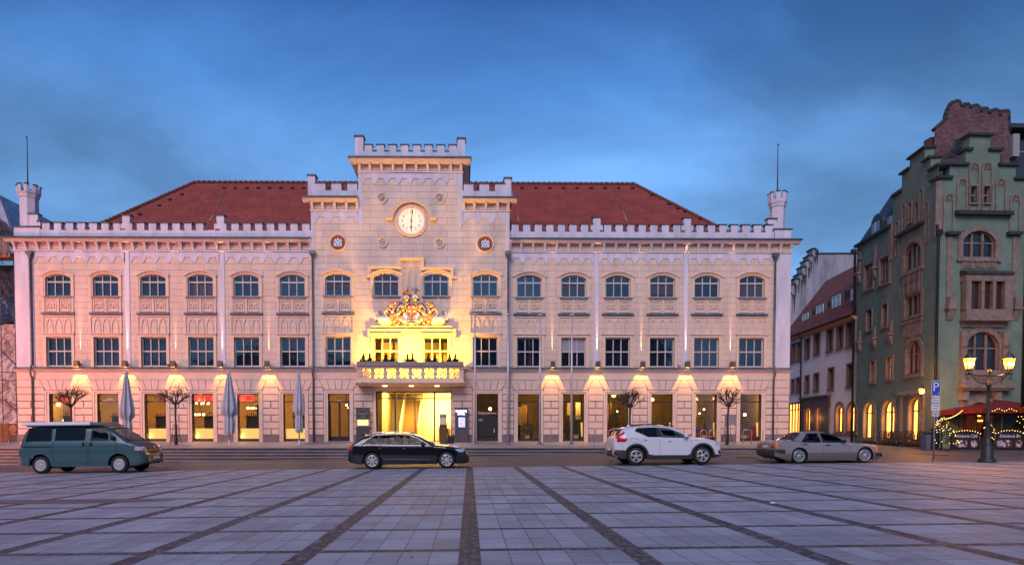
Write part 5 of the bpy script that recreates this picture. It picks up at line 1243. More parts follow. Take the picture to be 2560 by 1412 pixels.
# ================================================================ parked cars
def interp(tab, x):
    if x <= tab[0][0]: return tab[0][1]
    for (x0, y0), (x1, y1) in zip(tab, tab[1:]):
        if x <= x1: return y0+(y1-y0)*((x-x0)/(x1-x0) if x1 > x0 else 1)
    return tab[-1][1]
def smooth_tab(tab, s=.05):
    return tab
m_tyre = mat('tyre_rubber', (.014,.013,.013), .8, bump=.2, bscale=40); m_rim = mat('silver_alloy', (.62,.60,.62), .3, .75); m_hub = mat('dark_wheel_disc', (.03,.03,.03), .6)
m_cglass = glassmat('car_glass', (.34,.42,.46), 0., ior=1.28); m_tint = mat('tinted_privacy_glass', (.006,.009,.014), .05, spec=.25)
m_seal = mat('black_window_seal', (.010,.010,.011), .35); m_plast = mat('black_bumper_plastic', (.022,.022,.023), .55); m_under = mat('black_underbody', (.006,.006,.006), .9)
m_chrome = mat('chrome_strip', (.75,.75,.78), .2, .9); m_head = mat('headlamp_glass', (.55,.58,.62), .1, .3, coat=1); m_tail = mat('red_tail_lamp', (.42,.006,.01), .15, coat=1, emit=(1,.02,.02), estr=.06); m_orange = mat('orange_indicator', (.75,.14,.01), .2, coat=1, emit=(1,.2,.02), estr=.1)
m_plate = mat('number_plate_white', (.7,.7,.7), .5); m_seat = mat('car_seat_cloth', (.09,.085,.09), .9); m_mirror = m_plast
class Car:
    def __init__(s, sp):
        s.sp = sp; s.L = sp['L']; s.W = sp['W']; s.H = max(z for _, z in sp['top']); s.top = sp['top']; s.sil = sp['sil']; s.wh = sp['wheels']; s.R = sp['R']; s.Ra = sp['Ra']; s.belt = sp['belt']; s.rh = sp['roofhalf']; s.plan = sp['plan']
        s.axle = sp.get('axz', s.R)
    def zt(s, x): return interp(s.top, x)
    def zb(s, x, arch=True):
        z = interp(s.sil, x)
        if arch:
            for c in s.wh:
                d = s.Ra**2-(x-c)**2
                if d > 0: z = max(z, s.axle+.02+math.sqrt(d))
        return z
    def y(s, x, z):
        hw = s.W/2*interp(s.plan, x); b = interp(s.belt, x)
        if z <= b:
            t = (z-.52*b)/(.5*b); y = hw*(1-.028*t*t)-(0 if z > .3 else (.3-z)*.18)
        else:
            t = min(1, (z-b)/(s.H-.03-b)); y = hw*.972 + (s.rh-hw*.972)*(t**s.sp.get('tp', 1.1))
            y = min(y, hw*.972)
        zt = s.zt(x)-s.crown(x); rc = s.sp.get('rc', .09)
        if z > zt-rc: q = min(1, (z-(zt-rc))/rc); y -= rc*.75*(1-math.sqrt(max(0, 1-q*q)))
        return max(.02, y)
    def crown(s, x): return .035 if s.zt(x) < interp(s.belt, x)+.08 else .055
    def body(s, parent, paint):
        n = 130; m = 18; k = 8; xs = sorted(set([s.L*i/n for i in range(n+1)]+[.012, .03, s.L-.012, s.L-.03]+[c+d for c in s.wh for d in (-s.Ra, s.Ra, -s.Ra*.995, s.Ra*.995)]))
        b = MB(); P = []; wins = s.sp['cut']; top_cut = s.sp['topcut']
        def inside(poly, x, z):
            c = False
            for i in range(len(poly)):
                (x0, z0), (x1, z1) = poly[i], poly[i-1]
                if (z0 > z) != (z1 > z) and x < (x1-x0)*(z-z0)/(z1-z0)+x0: c = not c
            return c
        sides = {}
        for sg in (-1, 1):
            cols = []
            for x in xs:
                z0, z1 = s.zb(x), s.zt(x)-s.crown(x)
                z1 = max(z1, z0+.02)
                cols.append([(b.V((x, sg*s.y(x, z0+(z1-z0)*(j/m)), z0+(z1-z0)*(j/m))), x, z0+(z1-z0)*(j/m)) for j in range(m+1)])
            for i in range(len(xs)-1):
                for j in range(m):
                    q = [cols[i][j], cols[i+1][j], cols[i+1][j+1], cols[i][j+1]]
                    if any(all(inside(w_, p[1], p[2]) for p in q) for w_ in wins): continue
                    b.face([p[0] for p in q], True)
            sides[sg] = cols
        tops = []; bots = []
        for i, x in enumerate(xs):
            za = sides[-1][i][-1][2]; ya = s.y(x, za); zc = s.zt(x)
            row = [sides[-1][i][-1][0]]+[b.V((x, -ya+2*ya*j/k, za+(zc-za)*(1-(1-2*j/k)**2))) for j in range(1, k)]+[sides[1][i][-1][0]]
            tops.append(row)
            zl = s.zb(x, False)+.03; yl = s.y(x, zl)-.2 if any(abs(x-c) < s.Ra for c in s.wh) else s.y(x, s.zb(x))
        for i in range(len(xs)-1):
            xm = (xs[i]+xs[i+1])/2
            for j in range(k):
                if any(c0 < xm < c1 for c0, c1 in top_cut) and 0 < j < k-1+0 : continue
                b.face([tops[i][j], tops[i+1][j], tops[i+1][j+1], tops[i][j+1]], True)
        # ends
        for i in (0, len(xs)-1):
            for j in range(m): b.face([sides[-1][i][j][0], sides[1][i][j][0], sides[1][i][j+1][0], sides[-1][i][j+1][0]], True)
        o = b.build('body', paint, parent, local=True)
        b = MB()    # underbody and wheel wells
        hw = s.W/2
        for (a, c) in ((.25, s.wh[0]-s.Ra), (s.wh[0]+s.Ra, s.wh[1]-s.Ra), (s.wh[1]+s.Ra, s.L-.2)): b.box(a, c, -hw*.86, hw*.86, interp(s.sil, (a+c)/2)+.02, .6 if a > .2 else .5)
        b.box(s.wh[0]-s.Ra-.02, s.wh[0]+s.Ra+.02, -hw+.36, hw-.36, .2, min(.75, s.zt(s.wh[0])-.12)); b.box(s.wh[1]-s.Ra-.02, s.wh[1]+s.Ra+.02, -hw+.36, hw-.36, .2, min(.7, s.zt(s.wh[1])-.14))
        for c in s.wh:
            for sg in (-1, 1):
                yo = sg*(hw-.05); yi = sg*(hw-.4)
                A = [(c+(s.Ra+.0)*math.cos(t), s.axle+.02+(s.Ra+.0)*math.sin(t)) for t in [math.pi*q/16 for q in range(17)]]
                ids = [(b.V((x, yo, z)), b.V((x, yi, z))) for x, z in A]
                for q in range(16): b.face((ids[q][0], ids[q+1][0], ids[q+1][1], ids[q][1]))
        b.build('underbody', m_under, parent, local=True)
        return o
    def patch(s, name, poly, m, parent, off=.006, both=True, nz=5, side=-1, step=.05):
        """an x-monotone polygon in side view laid on the flank"""
        xs0, xs1 = min(p[0] for p in poly), max(p[0] for p in poly); n = max(2, int((xs1-xs0)/step)); xs = sorted(set([xs0+(xs1-xs0)*i/n for i in range(n+1)]+[p[0] for p in poly]))
        b = MB()
        for sg in ((-1, 1) if both else (side,)):
            prev = None
            for x in xs:
                x_ = min(max(x, xs0+1e-5), xs1-1e-5); zz = []
                for i in range(len(poly)):
                    (x0, z0), (x1, z1) = poly[i-1], poly[i]
                    if (x0-x_)*(x1-x_) <= 0 and x0 != x1: zz.append(z0+(z1-z0)*(x_-x0)/(x1-x0))
                if not zz: continue
                lo, hi = min(zz), max(zz); col = [b.V((x, sg*(s.y(x, lo+(hi-lo)*j/nz)+off), lo+(hi-lo)*j/nz)) for j in range(nz+1)]
                if prev:
                    for j in range(nz): b.face((prev[j], col[j], col[j+1], prev[j+1]), True)
                prev = col
        return b.build(name, m, parent, local=True)
    def outline(s, name, poly, w_, m, parent, off=.01, closed=True):
        b = MB()
        P = poly+[poly[0]] if closed else poly; Q = []
        for (x0, z0), (x1, z1) in zip(P, P[1:]):
            n = max(1, int(math.hypot(x1-x0, z1-z0)/.08)); Q += [(x0+(x1-x0)*i/n, z0+(z1-z0)*i/n) for i in range(n)]
        Q.append(P[-1])
        for sg in (-1, 1):
            b.tube([(x, sg*(s.y(x, z)+off*.3), z) for x, z in Q], w_, 5)
        return b.build(name, m, parent, local=True)
    def topz(s, x, y):
        za = s.zt(x)-s.crown(x); ya = s.y(x, za); return za+(s.zt(x)-za)*(1-min(1, abs(y)/ya)**2)
    def toppatch(s, name, x0, x1, f0, f1, m, parent, off=.008, n=10, k=8, inner=(0, 0)):
        """patch on the upper surface; f0,f1 = half-width fractions at x0 and x1"""
        b = MB(); prev = None
        for i in range(n+1):
            x = x0+(x1-x0)*i/n; f = f0+(f1-f0)*i/n; za = s.zt(x)-s.crown(x); ya = s.y(x, za)*f
            row = [b.V((x, -ya+2*ya*j/k, s.topz(x, -ya+2*ya*j/k)+off)) for j in range(k+1)]
            if prev:
                for j in range(k): b.face((prev[j], row[j], row[j+1], prev[j+1]), True)
            prev = row
        return b.build(name, m, parent, local=True)
    def xend(s, z, front):
        pts = [(s.L*i/200, 0) for i in range(201)]; rng = range(201) if not front else range(200, -1, -1)
        for i in rng:
            x = s.L*i/200
            if s.zt(x) >= z and s.zb(x, False) <= z: return x
        return s.L if front else 0
    def endpatch(s, name, y0, y1, z0, z1, m, parent, front=True, off=.012, bulge=.1):
        b = MB(); sg = 1 if front else -1; n = 6; k = 3; prev = None
        for j in range(k+1):
            z = z0+(z1-z0)*j/k; xe = s.xend(z, front); row = []
            for i in range(n+1):
                y = y0+(y1-y0)*i/n; row.append(b.V((xe+sg*(off-bulge*(abs(y)/(s.W/2))**3), y, z)))
            if prev:
                for i in range(n): b.face((prev[i], prev[i+1], row[i+1], row[i]))
            prev = row
        return b.build(name, m, parent, local=True)
    def wheels(s, parent, rimf, rr, style):
        for c in s.wh:
            for sg in (-1, 1):
                yo = sg*(s.W/2-.035)
                b = MB(); b.lathe([(rr*.98, -.0), (rr*1.02, .0), (s.R*.97, -.01), (s.R, -.05), (s.R, -.17), (s.R*.95, -.2), (rr, -.2), (rr*.98, 0)] if sg > 0 else [(rr*.98, 0), (rr*1.02, .0), (s.R*.97, .01), (s.R, .05), (s.R, .17), (s.R*.95, .2), (rr, .2), (rr*.98, 0)], (c, yo, s.axle), 30, 'y')
                wh = b.build('wheel', m_tyre, parent, local=True)
                b = MB(); d = -sg
                b.lathe([(rr*.88, d*.01), (rr, -d*.008), (rr*1.0, d*.06)], (c, yo, s.axle), 30, 'y'); b.lathe([(0, -d*.004), (rr*.2, -d*.004), (rr*.24, d*.03)], (c, yo, s.axle), 14, 'y')
                n, w0, w1 = style
                for q in range(n):
                    t = 2*math.pi*q/n+.3*(c > 2)+math.pi/2; u = Vector((math.cos(t), 0, math.sin(t))); v = Vector((-math.sin(t), 0, math.cos(t))); o = Vector((c, yo, s.axle)); A = []
                    for (r_, w_) in ((rr*.16, w0), (rr*.92, w1)):
                        A.append(b.V(o+u*r_-v*w_+Vector((0, -d*.0+d*.006, 0)))); A.append(b.V(o+u*r_+v*w_+Vector((0, d*.006, 0))))
                    b.face((A[0], A[1], A[3], A[2]))
                    for (r_, w_) in ((rr*.16, w0), (rr*.92, w1)):
                        A.append(b.V(o+u*r_-v*w_+Vector((0, d*.04, 0)))); A.append(b.V(o+u*r_+v*w_+Vector((0, d*.04, 0))))
                    b.face((A[0], A[2], A[6], A[4])); b.face((A[1], A[3], A[7], A[5]))
                b.build('rim', rimf, wh, local=True)
                b = MB(); b.lathe([(0, d*.05), (rr*.97, d*.05)], (c, yo, s.axle), 20, 'y', smooth=False); b.build('brake_disc', m_hub, wh, local=True)
    def inner(s, parent, xs_seats, zseat=.55, col=None):
        for x in xs_seats:
            for sg in (-1, 1):
                b = MB(); hw = s.W*.13; cy = sg*s.W*.21; b.box(x-.25, x+.25, cy-hw, cy+hw, zseat-.2, zseat)
                b.frustum(x-.33, x-.17, cy-hw, cy+hw, zseat-.1, zseat+.5, .02, .04); b.blob((x-.28, cy, zseat+.60), (.06, .12, .1), 8, 6); b.build('seat', col or m_seat, parent, local=True)
    def mirror_(s, parent, x, z, m, size=(.09, .11, .08)):
        for sg in (-1, 1):
            b = MB(); yy = sg*(s.y(x, z)+.12); b.blob((x, yy, z+.03), size, 10, 8); b.tube([(x, sg*(s.y(x, z)-.02), z-.02), (x, yy, z)], .025, 5); b.build('mirror', m, parent, local=True)
def place(t, X, Y, slope=True):
    t.location = (X, Y, gz(X, Y)); t.rotation_euler = (0, -math.atan(.0105) if slope else 0, 0)
def seam(car, parent, lines, m=None, w_=.007):
    b = MB()
    for ln in lines:
        Q = []
        for (x0, z0), (x1, z1) in zip(ln, ln[1:]):
            n = max(1, int(math.hypot(x1-x0, z1-z0)/.1)); Q += [(x0+(x1-x0)*i/n, z0+(z1-z0)*i/n) for i in range(n)]
        Q.append(ln[-1])
        for sg in (-1, 1): b.tube([(x, sg*(car.y(x, z)+.0), z) for x, z in Q], w_, 4)
    return b.build('door_seam', m or m_seal, parent, local=True)
def handles(car, parent, pts, m, size=(.1, .02, .018)):
    for (x, z) in pts:
        for sg in (-1, 1): b = MB(); b.blob((x, sg*(car.y(x, z)+.015), z), size, 8, 5); b.build('door_handle', m, parent, local=True)
def car_at(px, Yc): return on_y(px, 1170, Yc).x
# x of the rear near wheel centre in the photograph gives the place of each car
def place_by_wheel(t, car, px, Yside): place(t, car_at(px, Yside)-car.wh[0], Yside+car.W/2)

# ---- teal camper van
top = [(0,.62),(.02,.8),(.05,1.15),(.12,1.42),(.24,1.68),(.34,1.80),(.6,1.84),(1.8,1.86),(3.0,1.84),(3.3,1.80),(3.42,1.75),(3.75,1.52),(4.12,1.25),(4.2,1.22),(4.5,1.11),(4.68,.98),(4.74,.86),(4.77,.62),(4.79,.52)]
van = Car(dict(L=4.79, W=1.84, top=top, sil=[(0,.34),(.3,.32),(.5,.27),(4.2,.27),(4.5,.3),(4.79,.38)], wheels=(.85,3.83), R=.335, Ra=.405, belt=[(0,1.18),(3.4,1.18),(4.79,1.1)], roofhalf=.74, plan=[(0,.87),(.05,.93),(.2,.975),(.5,1),(3.9,1),(4.3,.965),(4.6,.90),(4.74,.80),(4.79,.72)], tp=1.0, rc=.07,
   cut=[[(2.83,1.29),(2.83,1.72),(3.30,1.72),(3.66,1.36),(3.66,1.29)]], topcut=[(3.47,4.08)]))
p_teal = mat('teal_car_paint', (.035,.10,.12), .36, .2, coat=.35); t = thing('camper_van', 'teal camper van with white awning roof box and black bonnet', 'van'); place_by_wheel(t, van, 100.3, 24.55)
van.body(t, p_teal); van.wheels(t, mat('steel_wheel_cover', (.55,.53,.56), .4, .5), .215, (22, .006, .02)); van.inner(t, (2.95,), .85)
v1 = [(.28,1.25),(.40,1.72),(1.27,1.73),(1.27,1.25)]; v2 = [(1.42,1.27),(1.42,1.73),(2.55,1.74),(2.55,1.27)]; v3 = [(2.78,1.26),(2.78,1.74),(3.32,1.74),(3.70,1.36),(3.70,1.26)]
van.patch('rear_side_window', v1, m_tint, t); van.patch('middle_side_window', v2, m_tint, t); van.patch('front_side_window', v3, m_cglass, t, .004)
for v in (v1, v2, v3): van.outline('window_seal', v, .016, m_seal, t)
van.toppatch('windscreen', 3.45, 4.1, .88, .90, m_cglass, t, .005); b = MB()
for (x0, f0, x1, f1) in ((3.43,-.9,3.43,.9),(4.12,-.9,4.12,.9)):
    b.tube([(x0, y_, van.topz(x0, y_)+.01) for y_ in [van.y(3.5, 1.6)*.9*q/6 for q in range(-6, 7)]], .022, 4)
b.build('windscreen_seal', m_seal, t, local=True)
van.toppatch('bonnet', 4.18, 4.70, .80, .78, mat('black_bonnet_vinyl', (.03,.03,.045), .5), t, .006)
van.patch('side_strip', [(.12,1.06),(1.26,1.06),(1.26,1.01),(.12,1.01)], m_seal, t); van.patch('rear_bumper', [(.0,.34),(.0,.66),(.46,.66),(.44,.34)], mat('teal_bumper', (.045,.095,.11), .5), t, .02, nz=3)
van.patch('front_bumper', [(4.27,.36),(4.24,.72),(4.79,.70),(4.79,.40)], mat('teal_bumper', (.045,.095,.11), .5), t, .02, nz=3); van.endpatch('bumper_face', -.78, .78, .40, .69, mat('teal_bumper'), t, True, .05, .14)
van.endpatch('grille', -.54, .54, .84, 1.02, m_seal, t, True, .03, .10); van.endpatch('lower_grille', -.55, .55, .73, .82, m_seal, t, True, .02, .12)
for sg in (-1, 1): van.endpatch('headlight', sg*.54, sg*.80, .84, 1.0, m_head, t, True, .03, .12)
van.patch('indicator', [(4.42,.86),(4.44,1.02),(4.68,1.0),(4.70,.86)], mat('pale_indicator', (.55,.42,.38), .2, coat=1), t, .012); van.patch('tail_lamp', [(.0,.68),(.0,.95),(.05,.95),(.05,.68)], m_tail, t, .012)
van.endpatch('number_plate', -.26, .26, .52, .62, m_plate, t, True, .075, .0); van.endpatch('rear_window', -.6, .6, 1.3, 1.68, m_tint, t, False, .01)
b = MB(); b.lathe([(.05, 0), (.065, .012), (.08, 0)], (4.77, 0, .93), 12, 'x'); b.tube([(4.79, -.05, .97), (4.79, 0, .89), (4.79, .05, .97)], .008, 4); b.build('badge', m_chrome, t, local=True)
seam(van, t, [[(1.34,1.78),(1.34,.36)],[(2.62,1.78),(2.64,.5),(2.68,.32)],[(2.70,1.78),(2.72,.8),(2.76,.32)],[(3.74,1.3),(3.76,.72)],[(.1,.86),(4.6,.86)],[(1.34,.42),(3.4,.42)],[(.1,1.03),(4.45,1.03)]])
handles(van, t, [(2.50,1.13),(2.79,1.13)], m_seal, (.05,.03,.09)); van.mirror_(t, 3.62, 1.36, p_teal, (.06,.12,.12))
b = MB(); b.frustum(.3, 3.22, -.66, .66, 1.80, 1.965, .16, .10); b.build('raised_roof', p_teal, t, local=True)
b = MB(); b.prism([(-.90,1.845),(-.92,1.88),(-.90,1.975),(-.74,1.985),(-.72,1.845)], .22, 2.78); b.build('awning_box', mat('white_awning_box', (.72,.70,.74), .4), t, local=True)
b = MB(); b.box(.3, 3.2, -.78, .78, 1.80, 1.855); b.build('roof_gap_seal', m_seal, t, local=True)
for sg in (-1, 1): van.endpatch('fog_light', sg*.5, sg*.62, .44, .52, m_head, t, True, .07, .05)

# ---- black estate car
top = [(0,.50),(.02,.74),(.06,.92),(.16,1.02),(.42,1.22),(.60,1.345),(.88,1.395),(1.3,1.43),(1.75,1.445),(2.3,1.43),(2.6,1.38),(2.85,1.28),(3.45,.97),(3.6,.945),(4.1,.90),(4.45,.83),(4.65,.75),(4.74,.64),(4.78,.50),(4.8,.4)]
aud = Car(dict(L=4.80, W=1.87, top=top, sil=[(0,.34),(.1,.28),(.5,.20),(.9,.19),(4.2,.19),(4.6,.2),(4.8,.24)], wheels=(.975,3.905), R=.335, Ra=.375, belt=[(0,.97),(.5,.965),(3.3,.90),(4.8,.8)], roofhalf=.67, plan=[(0,.80),(.05,.88),(.2,.95),(.5,.985),(.9,1),(3.9,1),(4.3,.95),(4.6,.86),(4.74,.74),(4.8,.6)],
   cut=[[(.62,1.01),(.95,1.26),(1.18,1.33),(2.33,1.32),(2.76,1.16),(3.15,.94)]], topcut=[(2.78,3.42)]))
p_blk = mat('black_car_paint', (.008,.008,.011), .18, .3, coat=1); t = thing('estate_car', 'black estate car with silver window trim parked before the entrance', 'car'); place_by_wheel(t, aud, 930.3, 25.15)
aud.body(t, p_blk); aud.wheels(t, m_rim, .225, (7, .022, .052)); aud.inner(t, (1.75, 2.65), .62)
a1 = [(.60,.995),(.72,1.11),(.95,1.26),(1.20,1.325),(1.10,.985)]; a2 = [(1.20,.98),(1.30,1.33),(1.90,1.345),(1.93,.965)]; a3 = [(2.03,.962),(2.02,1.34),(2.36,1.325),(2.78,1.165),(3.12,.965),(3.17,.93)]
for v, nm in ((a1,'quarter_window'),(a2,'rear_door_window'),(a3,'front_door_window')): aud.patch(nm, v, m_cglass, t, .006); aud.outline('window_seal', v, .012, m_seal, t)
aud.patch('pillar', [(1.10,.985),(1.20,1.325),(1.30,1.33),(1.20,.98)], m_seal, t, .008); aud.patch('pillar', [(1.93,.965),(1.90,1.345),(2.02,1.34),(2.03,.962)], m_seal, t, .008)
fr = [(.545,.975),(.70,1.12),(.95,1.29),(1.20,1.355),(1.9,1.375),(2.38,1.35),(2.80,1.19),(3.26,.92)]; aud.outline('chrome_trim', fr, .014, m_chrome, t, .02, True)
aud.toppatch('windscreen', 2.76, 3.44, .86, .90, m_cglass, t, .004); aud.toppatch('rear_window', .2, .56, .80, .8, m_tint, t, .008)
b = MB(); 
for sg in (-1, 1): b.tube([(x, sg*.60, interp(aud.top, x)+.03) for x in (.8, 1.0, 1.5, 2.0, 2.4, 2.62)], .018, 5)
b.build('roof_rail', m_chrome, t, local=True)
b = MB(); b.box(.50, .66, -.55, .55, 1.335, 1.37); b.build('roof_spoiler', p_blk, t, local=True)
aud.patch('tail_lamp', [(.015,.78),(.04,.93),(.25,.93),(.20,.82),(.12,.78)], m_tail, t, .012); aud.patch('headlight', [(4.22,.78),(4.36,.66),(4.52,.65),(4.62,.70),(4.58,.76)], m_head, t, .01); aud.endpatch('grille', -.42, .42, .36, .66, m_plast, t, True, .012); aud.endpatch('number_plate', -.26, .26, .42, .52, m_plate, t, True, .02, 0); aud.endpatch('rear_number_plate', -.26, .26, .7, .8, m_plate, t, False, .02, 0)
seam(aud, t, [[(1.17,.96),(1.22,.7),(1.36,.5),(1.42,.26)],[(1.99,.95),(2.02,.5),(2.0,.26)],[(3.28,.9),(3.35,.6),(3.3,.26)]], w_=.005); seam(aud, t, [[(1.4,.42),(3.3,.36)]], mat('silver_sill_line', (.2,.2,.22), .3, .6), .008)
handles(aud, t, [(1.32,.83),(2.26,.80)], p_blk, (.11,.03,.028)); aud.mirror_(t, 2.98, .97, p_blk, (.09,.12,.085))
b = MB(); b.frustum(.9, 1.02, -.02, .02, 1.40, 1.47, .05, .01); b.build('roof_antenna', p_blk, t, local=True); b = MB(); b.cyl((.06,-.6,.27), (-.01,-.6,.27), .035, n=8); b.build('exhaust_pipe', m_chrome, t, local=True)

# ---- white compact SUV
top = [(0,.62),(.03,.98),(.07,1.10),(.16,1.20),(.27,1.33),(.34,1.44),(.40,1.485),(.60,1.54),(.9,1.60),(1.5,1.635),(2.1,1.62),(2.4,1.57),(2.62,1.48),(3.15,1.16),(3.3,1.125),(3.8,1.07),(4.1,1.0),(4.25,.93),(4.34,.82),(4.4,.62),(4.425,.45)]
suv = Car(dict(L=4.425, W=1.86, top=top, sil=[(0,.42),(.12,.33),(.5,.26),(.9,.23),(3.9,.23),(4.2,.27),(4.425,.33)], wheels=(.88,3.57), R=.365, Ra=.425, belt=[(0,1.18),(1.3,1.16),(3.1,1.10),(4.4,1.02)], roofhalf=.62, plan=[(0,.80),(.05,.88),(.18,.95),(.45,1),(3.7,1),(4.05,.95),(4.28,.87),(4.38,.76),(4.425,.66)],
   cut=[[(1.98,1.16),(1.84,1.50),(2.24,1.45),(2.62,1.28),(2.98,1.11)]], topcut=[(2.52,3.12)]))
p_wht = mat('white_car_paint', (.62,.64,.70), .25, .0, coat=.8); t = thing('compact_suv', 'white compact SUV with black wheel arches and tall red tail lamps', 'car'); place_by_wheel(t, suv, 1591.3, 25.7)
suv.body(t, p_wht); suv.wheels(t, m_rim, .245, (5, .024, .062)); suv.inner(t, (1.6, 2.35), .78)
s1 = [(.87,1.385),(.96,1.49),(1.20,1.505),(1.15,1.25)]; s2 = [(1.17,1.24),(1.22,1.505),(1.74,1.515),(1.76,1.14),(1.36,1.155)]; s3 = [(1.90,1.135),(1.82,1.51),(2.25,1.465),(2.64,1.295),(3.02,1.10)]
suv.patch('window_surround', [(.84,1.385),(.94,1.515),(1.78,1.535),(2.28,1.485),(2.66,1.31),(3.07,1.085),(1.94,1.12),(1.34,1.13)], m_seal, t, .003) if False else None
for v, nm, gm in ((s1,'quarter_window',m_tint),(s2,'rear_door_window',m_tint),(s3,'front_door_window',m_cglass)): suv.patch(nm, v, gm, t, .008); suv.outline('window_seal', v, .015, m_seal, t)
suv.patch('pillar', [(1.74,1.515),(1.76,1.14),(1.90,1.135),(1.82,1.51)], m_seal, t, .010)
suv.toppatch('windscreen', 2.50, 3.14, .87, .9, m_cglass, t, .004); suv.toppatch('rear_window', .15, .32, .80, .8, m_tint, t, .01); suv.toppatch('sunroof', 1.0, 2.3, .72, .72, m_tint, t, .004)
b = MB()
for sg in (-1, 1): b.tube([(x, sg*.64, interp(suv.top, x)+.02) for x in (.75, 1.0, 1.5, 2.0, 2.35, 2.5)], .02, 5)
b.build('roof_rail', m_seal, t, local=True)
b = MB(); b.prism([(-.60,1.47),(-.58,1.515),(.58,1.515),(.60,1.47)], .27, .58); b.build('roof_spoiler', p_wht, t, local=True); b = MB(); b.box(.30, .5, -.58, .58, 1.435, 1.468); b.build('spoiler_underside', m_seal, t, local=True)
m_clad = m_plast
suv.patch('rear_bumper_cladding', [(.0,.44),(.0,.64),(.36,.62),(.46,.60),(.46,.27),(.14,.33)], m_clad, t, .012); suv.patch('sill_cladding', [(1.29,.23),(1.29,.50),(1.42,.44),(1.6,.41),(2.95,.40),(3.1,.46),(3.16,.47),(3.16,.23)], m_clad, t, .014); suv.patch('front_bumper_cladding', [(4.0,.25),(4.0,.46),(4.2,.40),(4.4,.40),(4.42,.34)], m_clad, t, .014)
b = MB()
for c in suv.wh:
    for sg in (-1, 1):
        n = 18; prev = None
        for q in range(n+1):
            a_ = math.pi*(q/n)*1.16-math.pi*.08; row = []
            for r_ in (suv.Ra-.01, suv.Ra+.075):
                x = c+r_*math.cos(a_); z = max(.26, suv.axle+.02+r_*math.sin(a_)); row.append(b.V((x, sg*(suv.y(x, z)+.016), z)))
            if prev: b.face((prev[0], prev[1], row[1], row[0]), True)
            prev = row
b.build('wheel_arch_cladding', m_clad, t, local=True)
suv.patch('tail_lamp', [(.09,1.15),(.14,1.20),(.40,1.37),(.45,1.35),(.26,1.12),(.22,1.05),(.12,.96)], m_tail, t, .012); suv.patch('tail_lamp', [(.10,.98),(.13,1.12),(.24,1.08),(.54,1.07),(.48,1.0),(.42,.95),(.12,.95)], m_tail, t, .013); suv.patch('rear_reflector', [(.04,.585),(.22,.575),(.22,.55),(.04,.55)], m_tail, t, .02)
suv.endpatch('rear_bumper', -.78, .78, .42, .63, m_clad, t, False, .02, .12); suv.endpatch('number_plate', -.26, .26, .60, .70, m_plate, t, False, .03, 0); suv.patch('headlight', [(4.04,.95),(4.14,.80),(4.32,.76),(4.33,.90),(4.2,.94)], m_head, t, .01); suv.patch('fog_light_recess', [(4.22,.44),(4.24,.58),(4.34,.56),(4.36,.44)], m_seal, t, .01); suv.endpatch('grille', -.45, .45, .58, .80, m_seal, t, True, .01)
seam(suv, t, [[(.87,1.38),(.88,1.12),(1.02,.95),(1.2,.68)],[(1.78,1.13),(1.84,.8),(1.84,.43)],[(3.04,1.08),(3.12,.9),(3.12,.6),(3.05,.43)],[(3.1,1.0),(3.6,.97),(4.04,.94)],[(.68,1.08),(.66,.98),(.7,.93),(.9,.93),(.94,.98),(.92,1.07),(.68,1.08)],[(.36,1.3),(.3,.9),(.36,.66)]], w_=.0045)
handles(suv, t, [(1.21,1.02),(2.20,.96)], m_chrome, (.11,.02,.014)); suv.mirror_(t, 2.86, 1.14, p_wht, (.09,.12,.08))
b = MB(); b.frustum(.72, .86, -.03, .03, 1.57, 1.65, .05, .01); b.build('roof_antenna', p_wht, t, local=True)

# ---- beige two-tone saloon
top = [(0,.50),(.02,.70),(.04,.88),(.10,.915),(.45,.935),(.72,.945),(.80,.96),(1.18,1.245),(1.32,1.285),(1.8,1.30),(2.2,1.28),(2.42,1.215),(3.05,.86),(3.15,.835),(3.6,.80),(4.05,.75),(4.2,.70),(4.25,.60),(4.3,.42),(4.34,.36)]
mer = Car(dict(L=4.36, W=1.69, top=top, sil=[(0,.36),(.1,.26),(.4,.17),(.7,.12),(4.1,.10),(4.25,.10),(4.36,.22)], wheels=(.99,3.67), R=.30, Ra=.335, belt=[(0,.86),(.6,.86),(3.0,.80),(4.3,.72)], roofhalf=.56, plan=[(0,.93),(.04,.965),(.3,.99),(.8,1),(3.7,1),(4.1,.965),(4.28,.92),(4.36,.86)], rc=.06,
   cut=[[(1.12,.87),(1.40,1.19),(1.80,1.21),(1.84,.86)],[(1.98,.86),(1.94,1.20),(2.33,1.185),(2.6,1.03),(2.82,.85)]], topcut=[(.82,1.18),(2.44,3.0)]))
p_bge = mat('beige_car_paint', (.33,.285,.285), .3, .45, coat=.7); p_bg2 = mat('lower_taupe_cladding', (.15,.13,.12), .45, .2); t = thing('saloon_car', 'low beige two-tone saloon with multi-spoke wheels and orange indicators', 'car'); place_by_wheel(t, mer, 1999, 25.75)
mer.body(t, p_bge); mer.wheels(t, m_rim, .228, (14, .008, .018)); mer.inner(t, (1.5, 2.35), .5, mat('grey_blue_seat', (.10,.12,.14), .9))
w1 = [(1.06,.855),(1.40,1.205),(1.83,1.215),(1.88,.85)]; w2 = [(1.95,.848),(1.93,1.21),(2.34,1.20),(2.60,1.05),(2.90,.835)]
for v, nm in ((w1,'rear_door_window'),(w2,'front_door_window')): mer.patch(nm, v, m_cglass, t, .006); mer.outline('window_seal', v, .013, m_seal, t)
mer.toppatch('windscreen', 2.42, 3.02, .87, .9, m_cglass, t, .004); mer.toppatch('rear_window', .80, 1.20, .88, .86, m_cglass, t, .006)
